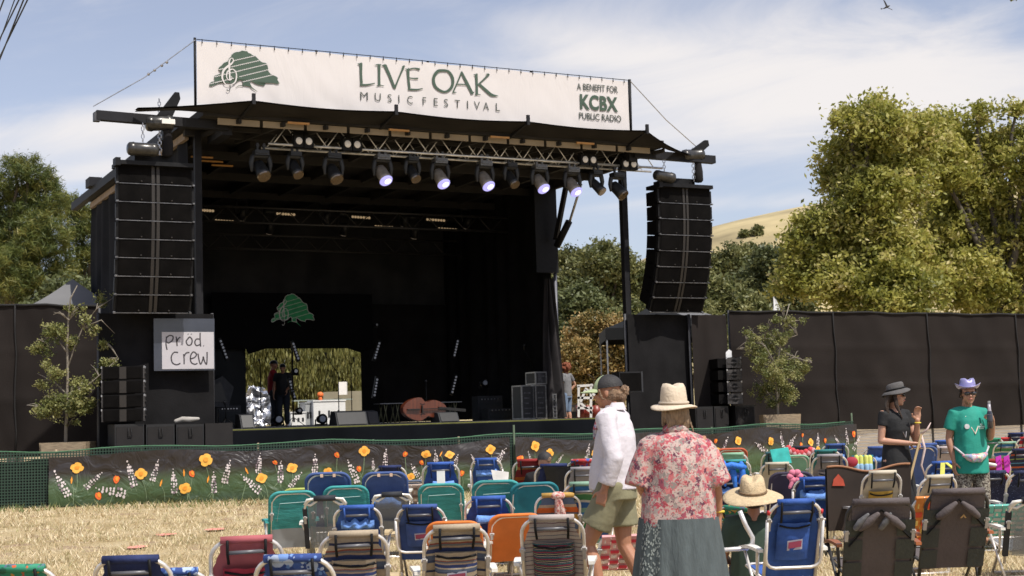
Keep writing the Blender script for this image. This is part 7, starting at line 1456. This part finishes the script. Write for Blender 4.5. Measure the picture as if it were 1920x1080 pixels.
        if 'emblem' in extra: m_ = MB(); m_.add([P(.025, .70, .03), P(.075, .70, .03), P(.05, .745, .03)], [(0, 1, 2)], 0); m_.add([P(.038, .70, .032), P(.062, .70, .032), P(.05, .722, .032)], [(0, 1, 2)], 1); part('triangle_mark', m_, [fab('tm', lambda: mat('gold_mark', (.5, .33, .14), .6)), f1], t_)
        if 'shoe' in extra: 
            for q, x in enumerate((-.10, .06)): m_ = MB(); m_.limb([P(x, tops-.10, .045), P(x-.05+.02*q, tops-.17, .055), P(x-.08+.02*q, tops-.24, .05)], [.012, .026, .022], 10); part('hanging_slipper', m_, fab('shoe', lambda: mat('grey_slipper', (.12, .12, .125), .7, 0, .3, 30)), t_, True)
    # seat
    sz = min(.26, H*.36); m_ = MB()
    def st(u, v): return Vector(((-1+2*u)*(hw_-.03), .0+.44*v, sz+.05*v-.04*math.sin(math.pi*u)*math.sin(math.pi*v)))
    sm = f1[0] if isinstance(f1, tuple) else f1
    m_.grid(st, 8, 8); m_.grid(lambda u, v: st(u, v)+Vector((0, 0, -.008)), 8, 8, flip=True); part('seat', m_, sm, t_, True)
    m_ = MB(); m_.tube([(-hw_, -.02, sz), (-hw_, .42, sz+.05), (-hw_+.05, .46, sz+.055), (hw_-.05, .46, sz+.055), (hw_, .42, sz+.05), (hw_, -.02, sz)], rr, 7); part('seat_frame', m_, fr, t_, True)
    az = min(.46, H*.62); am = {'white': WHITEP, 'wood': WOODARM, 'pale': fab('palewood', lambda: mat('pale_wood_arm', (.55, .42, .24), .5)), 'teal': TEALF, 'black': BLKP, 'grey': fab('garm', lambda: mat('grey_arm', (.36, .35, .36), .5))}[arms]
    ao = .045
    for s in (-1, 1):
        x = s*(hw_+ao); m_ = MB()
        n_ = 6; aw = .026
        vs = []
        for i in range(n_+1): f = i/n_; y = -.17+.52*f; zz = az+.02*math.sin(f*3)-.02*f; w_ = aw*(.75+.5*math.sin(f*2.6)); vs += [(x-w_, y, zz), (x+w_, y, zz), (x+w_, y, zz+.022), (x-w_, y, zz+.022)]
        m_.add(vs, [(4*i+a, 4*i+(a+1) % 4, 4*i+4+(a+1) % 4, 4*i+4+a) for i in range(n_) for a in range(4)]+[(3, 2, 1, 0), (4*n_, 4*n_+1, 4*n_+2, 4*n_+3)]); part('armrest', m_, am, t_)
        m_ = MB(); m_.tube([(x, .30, az), (s*hw_, .02, .012)], rr, 6); part('leg', m_, fr, t_, True)
        m_ = MB(); m_.tube([(x, -.08, az), (s*hw_, .12, sz+.01), (s*hw_, .40, .012)], rr, 6); part('leg', m_, fr, t_, True)
        m_ = MB(); sh_ = .66 if style != 'loop' else .80; m_.bar(P(s*hw_, sh_-.09, .012), P(s*hw_, sh_+.03, .012), .024, .035); m_.tube([P(s*(hw_+.02), sh_, .012), P(s*(hw_-.02), sh_, .012)], .014, 8); part('hinge', m_, fab('hinge', lambda: mat('hinge_grey', (.42, .40, .38), .45, .2)), t_)
    for y in (.02, .40): part('foot_bar', MB().tube([(-hw_, y, .012), (hw_, y, .012)], rr, 6), fr, t_, True)
    return t_, P, H, Y, tops, fw
# ---- left and middle block
chair(731, 874, 62, 'tube', 'navy chair half hidden behind the blue wrapped chair with a pale cushion', NAVY)
chair(826, 868, 72, 'tube', 'far row blue chair with light blue pillow and a small white tag', BLUE, NAVY, extra=('pillow', 'bluestrap'))
chair(911, 860, 60, 'loop', 'blue chair with rear loop, farthest back, just left of the banner bend', BLUE, BLUE, extra=('cargo', 'logo', 'bluestrap'))
chair(994, 862, 70, 'tube', 'red striped chair with blue top beside the seated person in the black cap', STR, arms='pale')
tj = chair(1038, 871, 74, 'tube', 'navy chair with a black jacket draped over it, occupied by a black capped person', NAVY, extra=('nobar',))
chair(1096, 862, 74, 'tube', 'red and white patterned chair behind the sage topped chair', FLR, NAVY)
chair(1096, 877, 76, 'pouch', 'grey mesh chair with sage green top next to the draped jacket', MGREY, GRNF)
chair(768, 902, 58, 'wrap', 'small slate blue wrapped chair back peeking out right of the blue wrapped pair', SLATE)
chair(640, 913, 60, 'wrap', 'slate blue chair back almost hidden behind the left blue wrapped chair', SLATE)
chair(614, 888, 78, 'wrap', 'left one of the two blue wrapped chairs, with a strap down its middle', BLUEW, BLUEW, extra=('clips',))
chair(721, 887, 78, 'wrap', 'right one of the two blue wrapped chairs, with a pale blue cushion bulging below', BLUEW, BLUE2, extra=('clips', 'pillow'))
chair(788, 908, 60, 'web', 'brown and white plaid webbed chair half hidden by a teal chair', (fab('pl1', lambda: mat('plaid_tan', (.38, .30, .25), .8)), fab('pl2', lambda: mat('plaid_white', (.55, .5, .46), .8)), fab('pl3', lambda: mat('plaid_brown', (.16, .11, .09), .8))))
chair(930, 903, 84, 'wrap', 'teal wrapped chair between the round loop blue chair and the blue pillow chair', TEALF, GRYL, extra=('line',))
chair(1003, 907, 84, 'wrap', 'darker teal wrapped chair with grey lower half left of the scarf chair', TEALD, GRYL, rz=.12, arms='teal')
chair(1098, 905, 88, 'tube', 'green and blue striped chair behind the scarf chair', STG)
ts = chair(1046, 926, 88, 'tube', 'orange and yellow striped chair with a patterned scarf tied to its top bar', STO, rz=.10, extra=('nobar',))
chair(1092, 937, 84, 'pouch', 'turquoise chair just left of the woman in the white shirt', TEALD, TEALD)
chair(648, 913, 78, 'wrap', 'teal wrapped chair between the two blue wrapped chairs', TEALF, GRYL, extra=('line',), rz=.05)
chair(826, 909, 78, 'wrap', 'teal wrapped chair with wrinkled top, grey below, in front of the far blue pillow chair', TEALF, GRYL, extra=('line',))
chair(567, 917, 70, 'wrap', 'yellow green chair back showing as a thin rim behind the leftmost teal chair', fab('yg', lambda: mat('yellow_green_fabric', (.38, .42, .10), .8)))
chair(549, 923, 80, 'wrap', 'leftmost teal wrapped chair, grey lower half, turned slightly right', TEALF, GRYL, arms='teal', rz=.22, extra=('line',))
chair(609, 932, 82, 'foam', 'see-through grey mesh chair with dark foam head roll in front of the leftmost teal chair', SHEER, name='mesh_chair')
chair(735, 925, 78, 'foam', 'see-through dark mesh chair with foam head roll in front of the pale cushion chair', SHEER, name='mesh_chair')
chair(669, 949, 92, 'tube', 'blue chair stuffed with light blue towels, behind the left striped chair', BLUE, BLUE, extra=('cargo', 'pouch', 'bluestrap'), arms='pale', rz=.06)
chair(787, 948, 94, 'loop', 'blue chair with rear loop and red framed patch between the two beige striped chairs', BLUE2, BLUE2, extra=('logo',), arms='pale')
chair(916, 932, 92, 'tube', 'blue chair with light blue pillow behind the orange chair back', BLUE, BLUE, extra=('pillow', 'bluestrap'))
chair(850, 980, 96, 'wrap', 'orange chair back showing as a rim behind the right beige striped chair', ORNG)
chair(967, 966, 92, 'wrap', 'plain orange chair back with faint handwriting between the striped chairs', ORNG, rz=.08)
chair(462, 1008, 138, 'pouch', 'red chair with pink mesh and red pouch at the front left', fab('pk', lambda: mat('pink_mesh', (.36, .09, .10), .8, 0, .1, 10)), REDF, rz=.1)
chair(663, 998, 132, 'pouch', 'beige and blue striped chair in front, left one of the striped pair', STB, STB, arms='pale', rz=.05)
chair(856, 986, 126, 'pouch', 'beige and blue striped chair, right one of the striped pair, red patch below', STB, STB, extra=('logo',), rz=.08)
chair(1034, 968, 122, 'pouch', 'dark multicoloured thin striped chair with white buckles beside the red checked chair', STM2, STM, rz=-.04)
chair(1172, 1003, 98, 'web', 'red and white checked webbed chair at the feet of the two walking women', (fab('rc1', lambda: mat('check_pink', (.62, .30, .30), .7)), fab('rc2', lambda: mat('check_white', (.68, .58, .54), .7)), fab('rc3', lambda: mat('check_red', (.55, .03, .06), .7))), rz=.1, frame=WHITE)
chair(244, 1045, 152, 'tube', 'navy chair with grey bar at the bottom edge, right of the green floral chair', NAVY, fab('rb', lambda: mat('bright_blue_stripe_cloth', (.02, .05, .35), .8)), extra=('pouch',))
chair(318, 1069, 150, 'tube', 'blue floral chair top cut off by the bottom edge, right of the navy chair', FLB)
chair(548, 1043, 156, 'pouch', 'blue floral chair with starburst flowers at the bottom edge below the left striped chair', FLB, FLB)
chair(32, 1062, 150, 'tube', 'green chair with orange flowers cut off at the bottom left corner', FLG)
# ---- right block
chair(1372, 842, 56, 'wrap', 'red orange topped chair farthest back behind the pale green chair', fab('ro', lambda: mat('red_orange_cloth', (.45, .09, .04), .8)))
chair(1374, 850, 58, 'tube', 'pale green chair with white top bar right of the floral blouse', PALEG, extra=('nobar',))
chair(1378, 863, 60, 'pouch', 'turquoise chair with dark bar and bright blue knotted ropes behind the straw hat', fab('tq', lambda: mat('turquoise_cloth', (.03, .25, .25), .8)), BLUE)
chair(1370, 893, 74, 'tube', 'navy blue chair left of the straw hat with blue ropes hanging on it', NAVY, BLUE, extra=('cargo', 'bluestrap'))
chair(1455, 848, 56, 'tube', 'grey teal chair with a turquoise bag hung on its back', fab('gt', lambda: mat('grey_teal_cloth', (.05, .14, .16), .8)), MGREY)
chair(1488, 855, 56, 'wrap', 'small pale green and white chair right of the turquoise bag', PALEG)
chair(1504, 837, 48, 'tube', 'dark navy chair with a red and pink flower garland', fab('dn', lambda: mat('dark_ink_cloth', (.02, .022, .045), .8)))
chair(1457, 868, 64, 'tube', 'beige mesh chair with yellow green top bar behind the straw hat', CREAM, fab('yt', lambda: mat('olive_yellow', (.33, .34, .08), .8)))
chair(1566, 833, 54, 'tube', 'blue chair with light blue bundle in the far row left of the black dress', BLUE2, BLUE, extra=('cargo',))
chair(1548, 844, 60, 'tube', 'teal chair with black bar just behind the grey mesh chair with handwriting', fab('tl', lambda: mat('teal_cloth', (.02, .15, .15), .8)))
chair(1556, 853, 68, 'pouch', 'grey mesh chair with teal band and faint handwriting beside the brown camp chair', MGREY, MGREY)
chair(1617, 855, 58, 'tube', 'blue topped chair holding yellow and blue rolled towels', TEALD, BLUE)
chair(1646, 838, 54, 'tube', 'faded blue chair right behind the black dress', BLUE2, extra=('cargo', 'nobar'))
chair(1484, 887, 76, 'wrap', 'dark purple rounded chair back with a pink bow', PURP, name='rounded_chair')
chair(1450, 904, 62, 'tube', 'navy and yellow floral chair right behind the straw hat brim', FLN)
chair(1568, 894, 66, 'tube', 'navy and yellow floral chair showing right of the big blue pillow chair', FLN, extra=('cargo',))
chair(1527, 896, 80, 'loop', 'large blue chair with light blue pillow between the straw hat and the brown camp chair', BLUE, BLUE, extra=('pillow', 'cargo', 'bluestrap'))
chair(1655, 884, 78, 'pouch', 'cream and green chair with mustard pouch, left one of two', CREAM, YPCH, arms='grey', W_=.40)
chair(1762, 892, 80, 'pouch', 'cream and green chair with mustard pouch, right one of two', CREAM, YPCH, rz=.16, arms='grey', W_=.40)
chair(1739, 832, 52, 'loop', 'blue chair with round loop standing between the two women', BLUE2, BLUE2, extra=('cargo', 'nobar'))
chair(1726, 838, 60, 'wrap', 'plain blue chair back showing on the left of the round loop blue chair', BLUEW)
chair(1769, 826, 46, 'tube', 'small blue chair with dark bar directly left of the green shirt hem', BLUE)
chair(1777, 838, 58, 'tube', 'pale beige chair with black bar in front of the green shirt woman', fab('pb', lambda: mat('pale_beige_mesh', (.45, .38, .36), .8, 0, .08, 8)))
chair(1770, 866, 68, 'tube', 'blue chair with a yellow strap tied across it', BLUE, NAVY, extra=('cargo',), rz=.1)
chair(1860, 884, 76, 'tube', 'navy patterned chair with a teal sack on its back, right of the mustard pouch chair', NSP, TEALD, rz=.14)
chair(1888, 829, 50, 'tube', 'blue and green striped chair right of the net pattern trousers', STG)
chair(1860, 822, 46, 'tube', 'green chair partly hidden behind the green shirt', fab('gg', lambda: mat('kelly_green_cloth', (.03, .22, .13), .8)))
chair(1881, 821, 42, 'tube', 'small red and white striped chair in the far row at the right', STF)
chair(1905, 812, 42, 'tube', 'navy chair in the farthest row at the right edge', NAVY)
chair(1930, 820, 50, 'tube', 'red and white chair cut by the right edge in the far row', STF)
chair(1918, 842, 60, 'tube', 'navy chair with green and orange stripes at the right edge', STN)
chair(1862, 862, 72, 'tube', 'red striped chair with a white bar and magenta sandals hung on it', STR, fab('rdc', lambda: mat('bright_red_cloth', (.42, .02, .04), .8)), extra=('nobar',))
chair(1930, 884, 84, 'tube', 'navy speckled chair cut off by the right edge', NSP)
chair(1758, 930, 96, 'web', 'orange, red and yellow webbed chair wedged behind the right grey canvas chair', (fab('ow1', lambda: mat('webbing_orange', (.60, .20, .03), .7)), fab('ow2', lambda: mat('webbing_yellow', (.62, .42, .10), .7)), fab('ow3', lambda: mat('webbing_red', (.60, .06, .02), .7))), rz=.1)
chair(1887, 946, 84, 'web', 'teal and white plaid webbed chair near the right edge', (fab('tw1', lambda: mat('webbing_teal', (.12, .42, .36), .7)), fab('tw2', lambda: mat('webbing_white', (.60, .55, .50), .7)), fab('tw3', lambda: mat('webbing_grey', (.34, .38, .36), .7))), rz=.1)
chair(1942, 935, 100, 'foam', 'dark foam edged mesh chair cut off at the right edge beside the teal plaid chair', SHEER, name='mesh_chair')
tb = chair(1493, 938, 106, 'loop', 'big royal blue chair with red taped frame and white lettering low on its back', BLUE, BLUE, extra=('logo',), rz=.08, W_=.40)
tg = chair(1376, 950, 82, 'tube', 'green chair with orange flowers turned sideways next to the floral blouse', FLG, rz=-.75)
GB = BLKP
chair(1652, 938, 130, 'big', 'grey canvas chair with padded straps and slippers hanging on it, left one of two', GREYC, GREYG, W_=.50, arms='wood', extra=('shoe',), frame=mat('dark_grey_tube', (.05, .048, .046), .4, .3), name='canvas_chair')
chair(1797, 919, 122, 'big', 'grey canvas chair with a small gold triangle mark, right one of two', GREYC, GREYG, W_=.50, arms='wood', extra=('emblem',), frame=mat('dark_grey_tube2', (.05, .048, .046), .4, .3), name='canvas_chair', rz=.06)
# ---- brown low camp chair
Y = 14.15; a = at(1548, 878, Y); b_ = at(1704, 868, Y); g = ground(a.x, Y); t_ = thing('camp_chair', 'wide low dark brown camp chair with an orange mark, in front of the black dress', 'chair', ((a.x+b_.x)/2, Y, g), 0); wd = (b_.x-a.x); H = (a.z+b_.z)/2-g; m_ = MB()
def cf(u, v): return Vector(((-.5+u)*wd, -.05*v+.06*math.sin(u*3.14), .25+(H-.25)*v - .035*math.sin(u*3.14)*v+.02*math.sin(u*9)*v))
m_.grid(cf, 20, 8); m_.grid(lambda u, v: cf(u, v)+Vector((0, .02, 0)), 20, 8, flip=True); part('backrest', m_, BROWN, t_, True); m_ = MB(); m_.tube([cf(i/20, 1) for i in range(21)], .012, 6); part('rim', m_, mat('tan_piping', (.30, .14, .07), .8), t_, True)
m_ = MB(); m_.add([cf(.06, .70)+Vector((0, -.012, 0)), cf(.22, .70)+Vector((0, -.012, 0)), cf(.20, .80)+Vector((0, -.012, 0)), cf(.14, .88)+Vector((0, -.012, 0)), cf(.08, .80)+Vector((0, -.012, 0))], [(0, 1, 2, 3, 4)]); part('orange_mark', m_, mat('orange_mark', (.40, .06, .03), .8), t_); m_ = MB(); m_.grid(lambda u, v: Vector(((-.5+u)*wd, .02+.45*v, .27+.03*v-.05*math.sin(u*3.14))), 8, 4); part('seat', m_, BROWN, t_, True)
for s in (-1, 1):
    m_ = MB(); m_.tube([(s*wd*.5, -.02, H-.02), (s*wd*.5, .1, .01)], .012, 6); part('leg', m_, BLK, t_, True); m_ = MB(); m_.tube([(s*wd*.5, .5, .30), (s*wd*.5, .0, .01)], .012, 6); part('leg', m_, BLK, t_, True)
# ---- loose things on the chairs
def on(cinfo): return ROOT[cinfo[0].name].inverted()
_, P, H, Y, tp, fw = tj; M_ = on(tj); m_ = MB()
def jk(u, v): x = -.10+.40*u; s = tp+.03-.72*v; return M_ @ (P(x+.05*math.sin(v*3)-.02, s, .05+.05*math.sin(u*6+v*2)*v+.03*math.sin(math.pi*u)))
m_.grid(jk, 20, 16); m_.grid(lambda u, v: jk(u, v)+Vector((0, .03, 0)), 20, 16, flip=True); solo('jacket', m_, BLK if False else mat('black_jacket', (.012, .012, .013), .6, 0, .4, 12, .4, 30), 'black jacket draped over the back of the navy chair below the black cap', 'jacket', smooth=True)
_, P, H, Y, tp, fw = ts; M_ = on(ts); m_ = MB(); m_.ball(M_ @ P(.0, tp, .01), (.07, .045, .04), 0)
for s in (-1, 1): m_.limb([M_ @ P(s*.01, tp-.02, .03), M_ @ P(.02+s*.02, tp-.25, .05), M_ @ P(.02+s*.045, tp-.52, .05)], [.022, .034, .045], 10)
solo('tied_scarf', m_, floral('coral_scarf', (.60, .38, .32), [(.50, .15, .12), (.62, .5, .45), (.35, .12, .12)], 40, .5), 'coral patterned scarf knotted on the orange striped chair', 'scarf', smooth=True)
# lettering and tape on the big blue chair
t_, P, H, Y, tp, fw = tb; m_ = MB()
def SBk(x, s, o=0): return P(x, s, .016+.002*o)
wl = mat('white_print', (.62, .66, .72), .7)
for tx, x0, x1, s0, h in [('The Coolest Spot', -.11, .15, .175, .034), ('in Paradise!', -.09, .13, .115, .034)]: text_on(m_, SBk, tx, (x0, s0), (x1, s0+.012), h, 0, .012, 1, .3)
part('lettering', m_, wl, t_)
m_ = MB()
for s in (-1, 1): m_.tube([P(s*(W_2 := .188), tp-.12), P(s*.188, tp-.085)], .0145, 8)
part('red_tape', m_, mat('red_tape', (.55, .03, .03), .5), t_, True)
m_ = MB(); 
for pts in [[(.06, .865), (.07, .90)], [(.06, .90), (.095, .905)], [(.06, .885), (.085, .888)], [(.105, .87), (.11, .885), (.125, .88), (.12, .866), (.105, .87)], [(.135, .91), (.133, .87)], [(.15, .87), (.155, .885), (.17, .885)]]: stroke_on(m_, lambda x, s, o=0: P(x, s, .012), pts, .006, 0, 3)
part('pen_writing', m_, mat('dark_pen', (.01, .015, .06), .7), t_)
# small things hung on chairs
def lump(px, py, Y, pts, rs, mt, nm, lb, cat):
    p = at(px, py, Y); m_ = MB(); m_.limb([p+Vector(q) for q in pts], rs, 9); return solo(nm, m_, mt, lb, cat, smooth=True)
p = at(1463, 855, 20.6); m_ = MB(); m_.T = Matrix.Translation(p); m_.slab([(-.14, 0, .09), (.12, 0, .12), (.16, 0, -.10), (-.10, 0, -.12)], (0, .06, 0)); m_.T = None; solo('turquoise_bag', m_, mat('turquoise_bag', (.05, .50, .45), .7, 0, .2, 10), 'turquoise bag hanging on the grey teal chair', 'bag')
m_ = MB(); p = at(1490, 893, 15.1); m_.T = Matrix.Translation(p)
for i in range(6): a = i*1.05; m_.ball((.05*math.cos(a), -.02, .045*math.sin(a)), (.04, .03, .035), 0, 8, 6)
m_.limb([(-.02, -.02, -.03), (-.06, -.03, -.11)], [.025, .02], 8); m_.T = None; solo('pink_bow', m_, mat('pink_cloth', (.62, .18, .26), .8), 'pink bow tied on the dark purple rounded chair', 'bow', smooth=True)
m_ = MB()
for i in range(12):
    f = i/11; px = 1478+f*46; py = 840+9*math.sin(f*3.1)+(4 if i % 2 else 0); m_.ball(at(px, py, 24), (.055, .03, .05), i % 2, 7, 5)
solo('flower_garland', m_, [mat('garland_red', (.50, .05, .06), .8), mat('garland_pink', (.55, .28, .30), .8)], 'red and pink flower garland on the dark navy chair', 'garland', smooth=True)
m_ = MB(); p = at(1882, 872, 16.0); m_.T = Matrix.Translation(p)
for s, x in ((1, -.06), (1, .03)): m_.slab([(x-.03, -.02, .09), (x+.03, -.02, .11), (x+.035, -.02, -.05), (x+.01, -.02, -.09), (x-.03, -.02, -.05)], (0, .02, 0)); m_.tube([(x-.03, -.03, .02), (x, -.06, .06), (x+.03, -.03, .02)], .008, 6)
m_.limb([(-.30, 0, -.03), (-.2, 0, .01), (-.08, 0, .0)], [.02, .03, .02], 8); m_.T = None; solo('sandals', m_, MAG, 'magenta sandals hung over the red striped chair at the right', 'sandals')
m_ = MB(); a = at(1832, 866, 15.9); b_ = at(1866, 872, 15.9); m_.limb([a, b_], [.02, .018], 9); solo('white_float_bar', m_, WHITEP, 'white padded bar on top of the red striped chair left of the magenta sandals', 'bar', smooth=True)
m_ = MB(); a = at(1768, 868, 16.8); m_.bar(a, at(1767, 890, 16.7), .05, .012); m_.bar(at(1774, 868, 16.8), at(1806, 893, 16.6), .05, .012); m_.bar(at(1803, 893, 16.5), at(1810, 906, 16.5), .03, .012, 1); solo('yellow_strap', m_, [mat('yellow_webbing', (.62, .60, .10), .7), mat('orange_webbing', (.75, .14, .03), .7)], 'yellow strap with orange end hanging on the blue chair before the green shirt woman', 'strap')
m_ = MB()
for px in (1606, 1614, 1624, 1631): a = at(px, 863, 19.8); m_.limb([a+Vector((0, 0, .04)), a-Vector((0, 0, .10))], [.035, .035], 9, 0 if px in (1606, 1614, 1631) else 0); m_.limb([a+Vector((0, -.01, -.07)), a+Vector((0, -.01, -.13))], [.036, .036], 8, 1)
solo('rolled_towels', m_, [mat('yellow_towel', (.55, .58, .14), .8), mat('light_blue_towel', (.25, .42, .60), .8)], 'yellow and light blue rolled towels in the back of the blue topped chair', 'towels', smooth=True)
m_ = MB(); p = at(1597, 866, 19.7); m_.ball(p, (.09, .05, .07), 0); solo('red_pouch', m_, REDF, 'small red pouch left of the rolled towels', 'pouch', smooth=True)
m_ = MB()
for px, pts in ((1352, [(1356, 868), (1362, 880), (1352, 893), (1360, 910)]), (1380, [(1372, 872), (1376, 890), (1379, 912)]), (1390, [(1390, 870), (1393, 888), (1388, 905)])): m_.limb([at(x, y, 15.5) for x, y in pts], [.03, .035, .022, .015][:len(pts)], 7)
m_.limb([at(1350, 878, 15.5), at(1372, 872, 15.4), at(1395, 876, 15.5)], [.03, .035, .03], 8); solo('blue_rope', m_, mat('bright_blue_rope', (.03, .17, .62), .7, 0, .3, 40), 'bright blue knotted ropes hanging on the navy chair left of the straw hat', 'rope', smooth=True)
m_ = MB(); p = at(939, 905, 15.4); m_.T = Matrix.Translation(p); m_.slab([(-.10, 0, .14), (.09, 0, .11), (.06, 0, -.16), (-.05, 0, -.15)], (0, .01, 0)); m_.T = None; solo('white_paper', m_, mat('white_paper', (.80, .77, .72), .8), 'white paper held beside the red striped chair', 'paper')
m_ = MB(); p = at(826, 900, 16.0); m_.bx(p.x-.04, p.y, p.z-.12, p.x+.05, p.y+.02, p.z+.10); solo('white_tag', m_, mat('white_tag', (.7, .7, .66), .8), 'small white tag sticking up from the far blue chair with the pillow', 'tag')
m_ = MB()   # big bent frame arm beside the green floral chair
Yf = 10.6; m_.tube([at(1387, 958, Yf), at(1398, 985, Yf), at(1411, 1008, Yf), at(1411, 1020, Yf), at(1400, 1028, Yf), at(1350, 1032, Yf-.1), at(1335, 1034, Yf-.2)], .018, 9); solo('folded_frame_tube', m_, ALU, 'bent white metal tube sticking out beside the green floral chair', 'tube', smooth=True)
